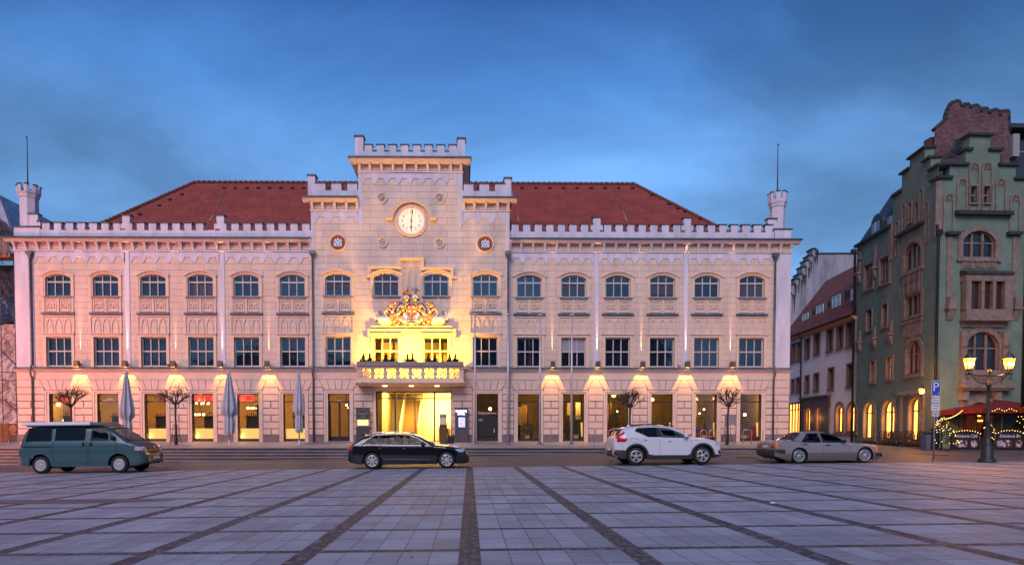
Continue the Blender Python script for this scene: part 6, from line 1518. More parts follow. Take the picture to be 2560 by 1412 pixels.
mer.patch('lower_cladding', [(.0,.30),(.0,.40),(.62,.41),(.66,.30),(.66,.14),(.4,.19)], p_bg2, t, .01); mer.patch('lower_cladding', [(1.33,.12),(1.34,.43),(3.32,.43),(3.33,.12)], p_bg2, t, .01); mer.patch('lower_cladding', [(4.0,.12),(4.02,.40),(4.2,.40),(4.34,.30),(4.26,.12)], p_bg2, t, .012)
mer.patch('rear_bumper_strip', [(-.0,.44),(.0,.58),(.40,.57),(.40,.41)], m_plast, t, .03); mer.patch('front_bumper_strip', [(4.12,.26),(4.10,.40),(4.36,.40),(4.34,.28)], m_plast, t, .03); mer.endpatch('rear_bumper', -.80, .80, .41, .57, m_plast, t, False, .06, .03); mer.endpatch('rear_valance', -.74, .74, .22, .40, p_bg2, t, False, .03, .03); mer.endpatch('front_bumper', -.78, .78, .24, .40, m_plast, t, True, .05, .03)
for sg in (-1, 1): mer.endpatch('tail_lamp', sg*.44, sg*.80, .62, .77, mat('dark_red_tail_lamp', (.22,.012,.012), .25, coat=1), t, False, .02, .01)
mer.patch('rear_indicator', [(.0,.63),(.0,.77),(.14,.77),(.18,.64)], m_orange, t, .014); mer.patch('front_indicator', [(4.08,.47),(4.08,.65),(4.2,.65),(4.22,.47)], m_orange, t, .014)
mer.endpatch('number_plate', -.24, .24, .62, .73, m_plate, t, False, .03, 0); b = MB(); b.lathe([(.03, 0), (.038, -.01), (.046, 0)], (-.01, 0, .83), 12, 'x'); b.tube([(-.015,0,.83),(-.015,0,.87)], .005, 4); b.tube([(-.015,0,.83),(-.015,.033,.81)], .005, 4); b.tube([(-.015,0,.83),(-.015,-.033,.81)], .005, 4); b.build('badge', m_chrome, t, local=True)
seam(mer, t, [[(1.02,.84),(1.12,.68),(1.30,.5),(1.36,.25)],[(1.91,1.2),(1.93,.85),(1.98,.6),(1.94,.22)],[(2.96,.82),(3.02,.6),(2.95,.22)]], w_=.005); seam(mer, t, [[(.2,.705),(4.0,.66)]], mat('crease_line', (.33,.29,.29), .4, .3), .004)
handles(mer, t, [(1.22,.77),(2.15,.735)], m_plast, (.11,.025,.025)); mer.mirror_(t, 2.77, .86, m_plast, (.08,.1,.075)); b = MB(); b.cyl((.08,-.5,.22), (-.02,-.5,.19), .028, n=8); b.build('exhaust_pipe', m_plast, t, local=True)
mer.patch('vent_strip', [(.70,.905),(.70,.925),(.98,.92),(.98,.90)], m_seal, t, .01)
b = MB(); b.tube([(4.02, 0, .76), (4.02, 0, .84)], .006, 4); b.build('hood_star', m_chrome, t, local=True)
# ================================================================ green corner house, white street house, houses behind
m_green = mat('green_render', (.15,.215,.165), .9, var=.22, vscale=1.2, bump=.35, bscale=14)
m_sand = mat('sandstone_trim', (.24,.18,.145), .85, var=.35, vscale=3, bump=.3, bscale=18)
m_cap = mat('blackened_coping', (.035,.035,.036), .8, var=.4, vscale=3)
m_wht = mat('white_street_render', (.85,.78,.78), .9, var=.12, vscale=1.4, bump=.2)
m_brn = mat('brown_stone_frame', (.20,.12,.10), .85, var=.2, vscale=5)
m_slate = mat('dark_slate_roof', (.035,.042,.05), .6, var=.3, vscale=3)
m_lit = mat('lit_amber_window', (.6,.32,.08), .5, emit=(1,.40,.07), estr=4.5, var=.5, vscale=1.3); m_litd = mat('dim_lit_window', (.2,.09,.03), .3, emit=(1,.35,.06), estr=.6, var=.6, vscale=2)
m_gpane = mat('old_window_pane', (.02,.022,.03), .06, spec=.7)
GC = on_y(2337, 900, 36.0); cor = (GC.x, 36.0)
SF = Face(cor, -(math.pi/2+.1325)); FF = Face(cor, .043)
def uvp(f, l): return [f.uv(*p) for p in l]
def U(f, px, py=900): return f.uv(px, py)[0]
def Zf(f, px, py): return f.uv(px, py)[1]
gh = thing('corner_house', 'green Gothic corner house with stepped gables and sandstone window bays', 'building', (cor[0], cor[1], .45))
zg = .2
# --- front face
def rect(f, x0, x1, y0, y1):
    """pixel rectangle (left,right,top,bottom) -> u0,u1,z0,z1"""
    xm, ym = (x0+x1)/2, (y0+y1)/2; return U(f, x0, ym), U(f, x1, ym), Zf(f, xm, y1), Zf(f, xm, y0)
def panel_window(f, x0, x1, y0, y1, parent, lights=3, arch=0., surround=.16, pane=None, name='window', fm=None, trans=None, sm=None, dep=.22):
    a, c, z0, z1 = rect(f, x0, x1, y0, y1); fm = fm or m_sand; sm = sm or m_sand; w = c-a; zs = z1-arch; m_ = (a+c)/2
    op = arch_pts(m_, w, zs, z1, 10, z0) if arch else [(a, z0), (a, z1), (c, z1), (c, z0)]
    ou = arch_pts(m_, w+2*surround, zs+surround*.3, z1+surround, 10, z0-surround*.6) if arch else [(a-surround, z0-surround*.6), (a-surround, z1+surround), (c+surround, z1+surround), (c+surround, z0-surround*.6)]
    b = MB(f.xf); b.ring(ou, op, -.07, dep); b.box(a-surround*1.25, c+surround*1.25, -.13, .02, z0-surround*.9, z0-surround*.3)
    w_ = b.build(name, sm, parent)
    b = MB(f.xf)
    for k in range(1, lights): x = a+w*k/lights; b.box(x-.05, x+.05, max(.02, dep-.13), dep, z0, z1-(arch*.15 if arch else 0))
    if trans is not None:
        zt = z0+(z1-z0)*trans; b.box(a, c, max(.03, dep-.11), dep, zt-.035, zt+.035)
    g = min(.05, w*.07); b.ring(op, [(m_+(x-m_)*(1-2*g/w), z0+g+(z-z0)*(1-2*g/(z1-z0))) for x, z in op], dep-.12, dep)
    b.build('window_bars', fm, w_)
    b = MB(f.xf); b.extr(op, dep-.03, dep+.01); b.build('pane', pane or m_gpane, w_)
    if pane is m_lit: lamp('shop_spill_fill', 'POINT', f.pt(m_, -.25, z0+(z1-z0)*.55), 26, (1,.48,.12), shadow_soft_size=.2)  # unseen point in front of the wall, added for the window's spill
    return (a, c, z0, z1)
def house_wall(f, sil, holes, parent, m, name='wall', dep=.3, thick=.5):
    """silhouette strip wall: sil = [(u,z)...] top line left to right; holes rectangles"""
    b = MB(f.xf); us = sorted({p[0] for p in sil} | {h[0] for h in holes} | {h[1] for h in holes})
    def top(u, left):
        for (u0, z0), (u1, z1) in zip(sil, sil[1:]):
            if u1-u0 < 1e-6: continue
            if u0-1e-6 <= u <= u1+1e-6:
                if (left and abs(u-u0) < 1e-6) and abs(u-u1) > 1e-6: return z0
                if (not left) and abs(u-u1) < 1e-6: return z1
                if u0+1e-6 < u < u1-1e-6: return z0+(z1-z0)*(u-u0)/(u1-u0)
        return sil[-1][1]
    for a, c in zip(us, us[1:]):
        if c-a < 1e-6: continue
        ta, tc_ = top(a, True), top(c, False); cut = sorted([(h[2], h[3]) for h in holes if h[0] < (a+c)/2 < h[1]]); z = zg-.5
        for (h0, h1) in cut: b.poly([(a, 0, z), (c, 0, z), (c, 0, h0), (a, 0, h0)]); z = h1
        b.poly([(a, 0, z), (c, 0, z), (c, 0, tc_), (a, 0, ta)])
        b.poly([(a, 0, ta), (c, 0, tc_), (c, thick, tc_), (a, thick, ta)])
    for (u0, z0), (u1, z1) in zip(sil, sil[1:]):
        if abs(u1-u0) < 1e-6: b.poly([(u0, 0, z0), (u0, 0, z1), (u0, thick, z1), (u0, thick, z0)])
    return b.build(name, m, parent)
H = []
def W_(f, *a, **k): r = panel_window(f, *a, gh, **k); H.append(r); return r
# front face windows
Hf = []
for (x0, x1) in ((2425,2441),(2457.5,2474)): Hf.append(panel_window(FF, x0, x1, 466, 508, gh, lights=1, surround=.1, trans=.5))
Hf.append(panel_window(FF, 2406, 2487, 577, 643, gh, lights=3, arch=.55, surround=.28, trans=.55))
Hf.append(panel_window(FF, 2412, 2497, 829, 926, gh, lights=3, arch=.95, surround=.26, trans=.58))
tops = [(2338,447),(2374,447),(2374,414),(2414,414),(2414,377),(2424,377),(2424,340),(2476,340),(2476,378),(2500,378),(2500,415),(2540,415),(2540,450),(2600,452)]
silF = [FF.uv(*p) for p in tops]; silF[0] = (0., silF[0][1])
for i in range(len(silF)-1):      # make risers vertical
    if tops[i][0] == tops[i+1][0]: silF[i+1] = (silF[i][0], silF[i+1][1])
door = rect(FF, 2412, 2478, 1004, 1121)
house_wall(FF, silF, Hf+[door], gh, m_green)
b = MB(FF.xf)
for (u0, z0), (u1, z1) in zip(silF, silF[1:]):
    if u1-u0 > .05: b.box(u0-.12, u1+.12, -.16, .6, z0+.004, z0+.14)
a, c, z0, z1 = rect(FF, 2386, 2524, 530, 540); b.box(a, c, -.3, .0, z0, z1)
for x0, x1 in ((2362,2394),(2515,2549)): a, c, z0, z1 = rect(FF, x0, x1, 581, 589); b.box(a, c, -.25, 0, z0, z1)
a, c, z0, z1 = rect(FF, 2399, 2517, 685, 690); b.prism([(0, z0), (-.55, z0), (-.5, z0+.12), (0, z1+.2)], a, c)
b.build('coping', m_cap, gh)
b = MB(FF.xf)
def lancet(f, b, xc, wd, y0, y1, cusp=True, p=.07):
    a, c, z0, z1 = rect(f, xc-wd/2, xc+wd/2, y0, y1); m_ = (a+c)/2; w = (c-a)/2; zs = z1-w*1.1
    def L(w_, t): return [(m_-w_, z0)]+[(m_-w_*math.cos(math.pi/2*q/5), zs+(z1-t-zs)*math.sin(math.pi/2*q/5)) for q in range(6)]+[(m_+w_*math.cos(math.pi/2*q/5), zs+(z1-t-zs)*math.sin(math.pi/2*q/5)) for q in range(4, -1, -1)]+[(m_+w_, z0)]
    b.ring(L(w, 0), L(w-.09, .09), -p, .0, closed=False)
    if cusp:
        for s in (-1, 1): b.lathe([(.06, -.04), (.09, -.06), (.11, -.02)], (m_+s*w*.38, 0, zs+.02), 8, 'y')
        b.lathe([(.06, -.04), (.09, -.06), (.11, -.02)], (m_, 0, zs+.2), 8, 'y')
for xc, y0, y1 in ((2404,445,527),(2501,445,527),(2370,483,582),(2536,485,584),(2434,405,527),(2466,405,527)): lancet(FF, b, xc, 27, y0, y1)
# pilaster strips, consoles, bay frames
for x0, x1 in ((2365.5,2379),(2529,2541)):
    a, c, z0, z1 = rect(FF, x0, x1, 590, 772); b.box(a, c, -.06, 0, z0, z1); a2, c2, z2, z3 = rect(FF, x0-4, x1+4, 766, 800)
    b.frustum(a2, c2, -.3, 0, z3-.1, z3+.5, .07, 0); b.box(a2-.04, c2+.04, -.33, 0, z3-.2, z3-.08); b.prism([(0, z2), (-.06, z2), (-.28, z3-.2), (0, z3-.2)], a2+.06, c2-.06)
a, c, z0, z1 = rect(FF, 2337, 2352, 455, 592); b.box(a, c, -.08, 0, z0, z1)
a, c, z0, z1 = rect(FF, 2404, 2489, 643, 672); b.box(a-.05, c+.05, -.05, 0, z0, z1)
for k in range(3):
    x = a+(c-a)*(k+.5)/3; b.ring([(x-.22, z0+.1), (x-.22, z1-.12), (x+.22, z1-.12), (x+.22, z0+.1)], [(x-.17, z0+.15), (x-.17, z1-.17), (x+.17, z1-.17), (x+.17, z0+.15)], -.1, -.05); b.lathe([(.05, -.08), (.09, -.1), (.12, -.06)], (x, 0, (z0+z1)/2), 8, 'y')
a, c, z0, z1 = rect(FF, 2400, 2516, 690, 706); b.box(a, c, -.45, 0, z0-.02, z1); 
a, c, z0, z1 = rect(FF, 2400, 2516, 776, 800); b.box(a+.02, c-.02, -.44, 0, z0, z1); b.box(a-.06, c+.06, -.5, 0, z0-.1, z0)
for x0, x1 in ((2400,2412.5),(2438,2445),(2466,2473),(2495,2516)): a, c, _, _ = rect(FF, x0, x1, 706, 776); zz0, zz1 = Zf(FF, 2455, 777), Zf(FF, 2455, 705); b.box(a, c, -.44, -.1, zz0, zz1)
# tracery spandrel over the big arch and its side shafts
a, c, z0, z1 = rect(FF, 2402, 2510, 800, 829)
b.box(a, c, -.12, 0, z0+.25, z1)
for k in range(3):
    for s in (-1, 1): x = (a+c)/2+s*(.35+.3*k); b.lathe([(.05, -.14), (.08, -.17), (.11, -.12)], (x, 0, z1-.3), 8, 'y')
for x0, x1 in ((2397,2411),(2500,2515)): a, c, z0, z1 = rect(FF, x0, x1, 829, 962); b.box(a, c, -.2, 0, z0, z1); b.blob(((a+c)/2, -.2, z1-.7), (.2, .12, .25), 8, 6)
a, c, z0, z1 = rect(FF, 2392, 2521, 962, 971); b.box(a, c, -.55, 0, z0, z1); b.box(a+.08, c-.08, -.45, 0, z0-.12, z0)
a, c, z0, z1 = rect(FF, 2411, 2500, 928, 962); b.box(a, c, -.1, 0, z0, z1)
for x0, x1 in ((2396,2412),(2478,2494)): a, c, z0, z1 = rect(FF, x0, x1, 973, 1000); b.frustum(a, c, -.3, 0, z0, z1, 0, 0); a, c, z0, z1 = rect(FF, x0+3, x1-3, 1000, 1122); b.box(a, c, -.12, 0, z0, z1)
da, dc, dz0, dz1 = door
b.ring(arch_pts((da+dc)/2, dc-da+.5, dz1-.5, dz1+.45, 12, dz0), arch_pts((da+dc)/2, dc-da, dz1-.75, dz1-.02, 12, dz0), -.1, .3)
b.build('sandstone_dressing', m_sand, gh)
b = MB(FF.xf)
for k, (x0, x1) in enumerate(((2413,2438),(2446,2466),(2473.5,2494))): a, c, z0, z1 = rect(FF, x0, x1, 707, 776); b.box(a-.03, c+.03, -.2, -.15, z0, z1)
b.build('bay_window_pane', mat('brownish_pane', (.05,.022,.015), .1, spec=.7), gh)
# glazed cafe door
b = MB(FF.xf); b.box(da+.02, dc-.02, .3, .34, dz0-.2, dz1); pd = b.build('cafe_door', mat('dim_red_interior', (.12,.02,.015), .6, emit=(1,.18,.05), estr=.06, var=.8, vscale=3), gh)
b = MB(FF.xf)
for u in (da+.06, (da+dc)/2+.1, (da+dc)/2+.55): b.box(u-.05, u+.05, .22, .32, dz0-.2, dz1-.3)
b.build('door_frame', m_brn, pd)
b = MB(FF.xf); b.box((da+dc)/2+.18, (da+dc)/2+.38, .25, .29, Zf(FF, 2446, 1040), Zf(FF, 2446, 1028)); b.box((da+dc)/2+.15, (da+dc)/2+.5, .25, .29, Zf(FF, 2454, 1053), Zf(FF, 2454, 1049)); b.build('lit_display', mat('orange_display', (1,.4,.1), .5, emit=(1,.35,.05), estr=5), pd)
# pipes
for f, xa, za, zc in ((FF, 2338, 590, 1112), (FF, 2558, 450, 1110)):
    u = U(f, xa, 800); b = MB(f.xf); b.tube([(u, -.12, Zf(f, xa, zc)), (u, -.12, Zf(f, xa, za)), (u-.1, -.1, Zf(f, xa, za)+.6)], .075, 8); b.box(u-.14, u+.14, -.24, 0, Zf(f, xa, za)+.0, Zf(f, xa, za)+.3); b.build('drainpipe', mat('black_pipe', (.012,.012,.014), .5), gh)
# --- street face of the green house
Hs = []
Hs.append(panel_window(SF, 2262, 2303, 606, 672, gh, lights=3, arch=.55, surround=.28, trans=None))
Hs.append(panel_window(SF, 2264, 2303, 736, 788, gh, lights=3, surround=.22, pane=m_gpane))
Hs.append(panel_window(SF, 2267, 2303, 850, 934, gh, lights=3, arch=.7, surround=.25, trans=.6))
for r_ in ((2162,2183,661,722,2),(2200,2224,643,708,2)): Hs.append(panel_window(SF, *r_[:4], gh, lights=r_[4]+1, surround=.16))
for r_ in ((2167,2180.5,774,826),(2206,2219,760,818)): Hs.append(panel_window(SF, *r_, gh, lights=1, surround=.10, trans=.6))
for r_ in ((2177,2189,903,956),(2217,2232,892,948)): Hs.append(panel_window(SF, *r_, gh, lights=2, surround=.10, trans=.6, pane=m_litd))
for (x0, x1) in ((2273.5,2279.5),(2289,2297)): Hs.append(panel_window(SF, x0, x1, 508, 556, gh, lights=1, surround=.1))
for r_ in ((2161,2186,1006,1094),(2207,2238,1001,1098),(2274,2304,994,1102)): 
    Hs.append(panel_window(SF, *r_, gh, lights=2, arch=.75, surround=.26, trans=.7, pane=m_lit, fm=m_black, dep=.26, name='arched_door'))
topS = [(2143,618),(2232,572),(2232,497),(2254,480),(2254,437),(2274,425),(2274,394),(2312,378),(2312,404),(2327,398),(2327,428),(2337,422)]
silS = [SF.uv(*p) for p in topS]
for i in range(len(silS)-1):
    if topS[i][0] == topS[i+1][0]: silS[i+1] = (silS[i][0], silS[i+1][1])
# level the steps (real steps are level: perspective makes them slope in the photograph)
lv = [silS[0][1], silS[0][1]]; S2 = [silS[0], (silS[1][0], silS[0][1])]
k = 2
while k < len(silS)-1: zl = (silS[k][1]+silS[k+1][1])/2; S2 += [(silS[k][0], zl), (silS[k+1][0], zl)]; k += 2
S2[-1] = (0., S2[-1][1]); silS = S2
house_wall(SF, silS, Hs, gh, m_green, 'street_wall')
b = MB(SF.xf)
for (u0, z0), (u1, z1) in zip(silS[1:], silS[2:]):
    if u1-u0 > .05: b.box(u0-.1, u1+.1, -.16, .6, z0+.004, z0+.13)
u0, u1, z0, z1 = U(SF, 2246, 590), U(SF, 2313, 560), Zf(SF, 2280, 577), Zf(SF, 2280, 570); b.box(u0, u1, -.25, 0, z0, z1)
u0, u1 = silS[0][0], silS[1][0]; b.box(u0-.1, u1, -.2, .3, silS[0][1]-.02, silS[0][1]+.15)
b.build('coping', m_cap, gh)
b = MB(SF.xf)
for xc, wd, y0, y1 in ((2261,11,510,577),(2305,11,470,556),(2319,10,505,606),(2244,10,552,640)): lancet(SF, b, xc, wd, y0, y1, False)
for xc, y0, y1 in ((2150,632,700),(2188,612,688),(2228,560,1000)):
    a, c, z0, z1 = rect(SF, xc-3, xc+4, y0, min(y1, 650)); b.box(a, c, -.1, 0, z0, z1)
for xc, yc in ((2150.5,853),(2188,843),(2229,832),(2150,682),(2188,668)):
    u, z = SF.uv(xc, yc); b.box(u-.12, u+.12, -.12, 0, z, z+.75); b.box(u-.24, u+.24, -.3, 0, z-.12, z); b.prism([(0, z-.7), (-.08, z-.7), (-.25, z-.12), (0, z-.12)], u-.15, u+.15)
a, c, z0, z1 = rect(SF, 2262, 2303, 676, 732); b.box(a-.1, c+.1, -.06, 0, z0, z1)
for k in range(3):
    for j in range(2): x = a+(c-a)*(k+.5)/3; z = z0+(z1-z0)*(j+.5)/2; b.ring([(x-.25, z-.3), (x-.25, z+.3), (x+.25, z+.3), (x+.25, z-.3)], [(x-.2, z-.25), (x-.2, z+.25), (x+.2, z+.25), (x+.2, z-.25)], -.11, -.06); b.lathe([(.05, -.08), (.09, -.1), (.12, -.06)], (x, 0, z), 8, 'y')
a, c, z0, z1 = rect(SF, 2262, 2303, 795, 840); b.box(a-.1, c+.1, -.06, 0, z0, z1-.1); b.box(a-.2, c+.2, -.12, 0, z1-.25, z1-.1)
# arched portal surround of the third door
a, c, z0, z1 = rect(SF, 2250, 2312, 975, 1104); b.box(a, a+.3, -.12, 0, z0, z1-.2); b.box(c-.3, c, -.12, 0, z0, z1-.2); b.prism([(0, z1-.3), (-.25, z1-.3), (-.25, z1-.2), (0, z1)], a-.05, c+.05)
b.build('sandstone_dressing', m_sand, gh)
u = U(SF, 2142, 800); b = MB(SF.xf); b.tube([(u-.1, -.15, .6), (u-.1, -.15, Zf(SF, 2142, 640)), (u+.05, -.3, Zf(SF, 2142, 624))], .085, 8); b.box(u-.25, u+.05, -.4, -.1, Zf(SF, 2142, 634), Zf(SF, 2142, 624)); b.build('drainpipe', mat('black_pipe', (.012,.012,.014), .5), gh)
# body behind the two faces, roofs and dormers
b = MB(SF.xf); ueav = silS[0][1]
b.prism([(.0, ueav+.1), (2.2, ueav+3.6), (5.5, ueav+3.7), (5.5, ueav-1), (0.3, ueav-1)], silS[0][0], silS[1][0]+1.2); b.build('roof', m_slate, gh)
b = MB(SF.xf); b.box(silS[0][0]+.01, -2.6, .5, 8, zg, ueav); b.build('rear_block', m_green, gh)
for x0, x1, y0, y1 in ((2171,2190,549,588),(2210,2229,532,572)):
    a, c, z0, z1 = rect(SF, x0, x1, y0, y1); b = MB(SF.xf); b.extr(arch_pts((a+c)/2, (c-a)+.5, z1-.3, z1+.35, 8, z0-.1), .25, 3); dm = b.build('dormer', m_slate, gh)
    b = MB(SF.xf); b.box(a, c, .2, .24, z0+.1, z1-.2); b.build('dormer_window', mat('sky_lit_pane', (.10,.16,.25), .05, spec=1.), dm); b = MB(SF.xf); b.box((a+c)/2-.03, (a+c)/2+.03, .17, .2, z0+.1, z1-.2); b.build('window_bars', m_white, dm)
b = MB(); p = FF.pt(0, 0, 0)
zr0 = silF[1][1]-1.2
for (q0, q1) in ((FF, 0),):
    A = [FF.pt(.3, .5, zr0), FF.pt(9, .5, zr0), FF.pt(9, 6, zr0+3.5), FF.pt(1.8, 4, zr0+3.)]; b.poly(A); 
b.build('roof', m_slate, gh)
# satellite dish belongs to the brick gable behind
br = thing('brick_gable_house', 'tall dark brick house with curved stepped gable behind the green corner house', 'building', (on_y(2430, 900, 45).x, 45, .5))
BF = Face((on_y(2337, 900, 45).x, 45.), .03)
tb = [(2336,326),(2365,300),(2366,290),(2369,278),(2375,266),(2381,258),(2396,253),(2402,258),(2404,268),(2412,268),(2412,262),(2424,262),(2427,272),(2434,266),(2445,264),(2450,270),(2454,282),(2456,273),(2470,272),(2473,286),(2480,278),(2492,275),(2499,280),(2502,292),(2503,280),(2523,278),(2523,300),(2526,330)]
sb = [BF.uv(*p) for p in tb]; b = MB(BF.xf)
pts = [(sb[0][0], .5)]+sb+[(sb[-1][0]+.0, .5)]
for (u0, z0), (u1, z1) in zip(sb, sb[1:]):
    if u1 > u0: b.poly([(u0, 0, .5), (u1, 0, .5), (u1, 0, z1), (u0, 0, z0)])
b.extr([(sb[0][0]+.01, .5), (sb[0][0]+.01, sb[0][1]-.3), (sb[-1][0], sb[0][1]-.3), (sb[-1][0], .5)], .35, 1.)
b.build('wall', mat('dark_red_brick', (.16,.062,.066), .9, var=.35, vscale=1.5, brick=dict(w=.26, h=.09, m=.012, k1=.6, k2=1.5, mc=[.12,.1,.11], b=.5)), br)
b = MB(BF.xf)
for (u0, z0), (u1, z1) in zip(sb, sb[1:]):
    d = Vector((u1-u0, z1-z0)); 
    if d.length < .02: continue
    b.tube([(u0, .1, z0+.03), (u1, .1, z1+.03)], .16, 5)
b.build('coping', m_cap, br)
b = MB(BF.xf); u, z = BF.uv(2524, 330); b.poly([(u, .3, .5), (u+6, .3, .5), (u+6, .3, z-1.4), (u, .3, z-1.2)]); b.poly([(u, .3, z-1.2), (u+6, .3, z-1.2), (u+6, 4, z+2.2), (u, 4, z+2.2)]); b.box(u, u+6, 1.2, 4, z+.9, z+1.2); b.build('roof', m_slate, br)
b = MB(BF.xf); a, c, z0, z1 = rect(BF, 2530, 2546, 336, 392); b.box(a, c, -.1, .5, z0, z1); b.build('chimney', mat('pale_chimney_render', (.32,.30,.31), .9), br)
t = thing('satellite_dish', 'dark round satellite dish fixed to the brick gable', 'satellite dish', BF.pt(*[BF.uv(2371, 378)[0], -.7, BF.uv(2371, 378)[1]]))
b = MB(); rot = Matrix.Rotation(R(-15), 3, 'Z'); b.lathe([(0, .16), (.25, .12), (.42, .04), (.5, -.04), (.49, -.06), (0, .1)], n=20, axis='y'); b.build('dish', mat('dark_dish', (.02,.022,.025), .5), t, local=True)
b = MB(); b.tube([(0, .1, 0), (.2, .5, -.05), (.25, .75, -.05)], .03, 6); b.tube([(0, .1, -.45), (0, -.35, -.25), (0, -.4, -.1)], .015, 4); b.blob((0, -.4, -.08), .05, 6, 5); b.build('dish_arm', m_pipe, t, local=True)

# --- white street house
wh = thing('street_house', 'white rendered street house with red roof, lit shops and brown stone window frames', 'building', tuple(SF.pt(-14, 0, .7)))
Hw = []
sc = lambda x, y: (1960+x/2.615, 600+y/2.615)
for (x0, x1, y0, y1) in ((41,47,685,808),(55,78,672,800),(88,115,662,792),(138,172,640,773),(197,238,606,752),(281,325,577,730),(346,392,553,713),(408,458,532,702),(52,70,905,1003),(82,107,895,1003),(140,168,882,998),(197,232,867,988),(291,330,832,980),(413,458,804,965)):
    X0, Y0 = sc(x0, y0); X1, Y1 = sc(x1, y1); ins = (X1-X0)*.2
    Hw.append(panel_window(SF, X0+ins*.5, X1-ins*.5, Y0+3.5, Y1-3, wh, lights=2, surround=.13, trans=.62, sm=m_brn, fm=m_brn, pane=mat('reddish_old_pane', (.035,.018,.018), .08, spec=.6)))
for (x0, x1, y0, y1) in ((345,385,1078,1252),(422,470,1078,1250)):
    X0, Y0 = sc(x0, y0); X1, Y1 = sc(x1, y1); Hw.append(panel_window(SF, X0, X1, Y0, Y1, wh, lights=2, arch=.7, surround=.28, trans=.72, sm=m_brn, fm=m_black, pane=m_lit, dep=.28, name='arched_shop_window'))
for (x0, x1, y0, y1) in ((150,180,1100,1245),(220,245,1098,1243)):
    X0, Y0 = sc(x0, y0); X1, Y1 = sc(x1, y1); Hw.append(panel_window(SF, X0, X1, Y0, Y1, wh, lights=1, arch=.12, surround=.12, sm=m_brn, fm=m_black, pane=m_lit, dep=.2, name='shop_window'))
X0, Y0 = sc(30, 1068); X1, Y1 = sc(106, 1268); Hw.append(panel_window(SF, X0, X1, Y0, Y1, wh, lights=4, surround=.1, trans=.8, sm=m_brn, fm=m_black, pane=m_lit, dep=.15, name='shop_window'))
uE = U(SF, 2142, 800); uW = U(SF, 1962, 900); ze_ = (Zf(SF, *sc(40, 645))+Zf(SF, *sc(465, 497)))/2
zeL, zeR = Zf(SF, *sc(40, 645)), Zf(SF, *sc(465, 497))
house_wall(SF, [(uW, zeL), (uE, zeR)], Hw, wh, m_wht)
b = MB(SF.xf); b.box(uW, uE, .5, 7, .3, ze_-.1); b.build('rear_block', m_wht, wh)
b = MB(SF.xf); b.poly([(uW, -.35, zeL), (uE, -.35, zeR), (uE, 0, zeR+.1), (uW, 0, zeL+.1)])
def sweep(prof, m, nm):
    q = MB(SF.xf); A = [q.V((uW, y, z+zeL)) for y, z in prof]; B = [q.V((uE-.01, y, z+zeR)) for y, z in prof]; n = len(prof); q.face(A); q.face(B[::-1])
    for k in range(n): q.face((A[k], A[(k+1) % n], B[(k+1) % n], B[k]))
    return q.build(nm, m, wh)
sweep([(0, -.28), (-.12, -.28), (-.35, -.02), (0, -.02)], mat('ochre_eaves', (.52,.25,.10), .8), 'eaves_moulding'); sweep([(.1, 0), (-.42, 0), (-.48, .1), (.1, .1)], m_cap, 'gutter')
# steep red roof with a lower pent slope
uh, zh = SF.uv(*sc(270, 268)); 
def rf(px, py, w):   # a point of the roof seen at this pixel lying w metres behind the wall plane
    f2 = Face(tuple((SF.o-SF.n*w)[:2]), SF.a); u, z = f2.uv(px, py); return (u, w, z)
b = MB(SF.xf); zl = (zeL+zeR)/2
A0, A1 = (uW, -.4, zeL+.1), (uE, -.4, zeR+.1); M0, M1 = rf(*sc(-40, 600), 1.6), rf(*sc(476, 262), 1.6); T0, T1 = rf(*sc(272, 268), 5.0), rf(*sc(476, 168), 5.0)
M0 = (uW, 1.6, M1[2]-.3)
b.poly([A0, A1, (uE, 1.6, M1[2]), M0]); b.poly([M0, (uE, 1.6, M1[2]), (uE, 5., T1[2]), (T0[0], 5., T0[2])])
b.poly([A0, M0, (T0[0], 5., T0[2]), (uW, 7, zl)])
rfo = b.build('roof', mat('street_roof_tiles', (.25,.065,.045), .85, var=.4, vscale=1.5, brick=dict(w=.24, h=.2, m=.03, km=.4, k1=.7, k2=1.25, b=.8), axes='yz'), wh)
for k, (x0, x1, y0, y1) in enumerate(((130,170,480,560),(222,270,425,518),(326,382,362,467),(450,475,318,410))):
    X0, Y0 = sc(x0, y0); X1, Y1 = sc(x1, y1); f2 = Face(tuple((SF.o-SF.n*.55)[:2]), SF.a); a, c, z0, z1 = rect(f2, X0, X1, Y0, Y1)
    b = MB(SF.xf); b.box(a-.15, c+(.9 if k < 3 else .15), .6, 3.0, z0-.15, z1+.1); dm = b.build('dormer', m_slate, wh)
    b = MB(SF.xf); b.box(a-.2, c+.2, .45, .6, z0-.15, z1+.12); b.build('dormer_front', m_brn, dm)
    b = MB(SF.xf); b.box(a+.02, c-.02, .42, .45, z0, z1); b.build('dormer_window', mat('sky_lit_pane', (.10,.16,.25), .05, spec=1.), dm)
    b = MB(SF.xf); m_ = (a+c)/2; b.ring([(a, z0), (a, z1), (c, z1), (c, z0)], [(a+.1, z0+.1), (a+.1, z1-.1), (c-.1, z1-.1), (c-.1, z0+.1)], .39, .43); b.box(m_-.08, m_+.08, .39, .43, z0, z1); b.box(a, c, .39, .43, (z0+z1)/2-.03, (z0+z1)/2+.03); b.build('window_bars', mat('white_bars', (.75,.75,.78), .6), dm)
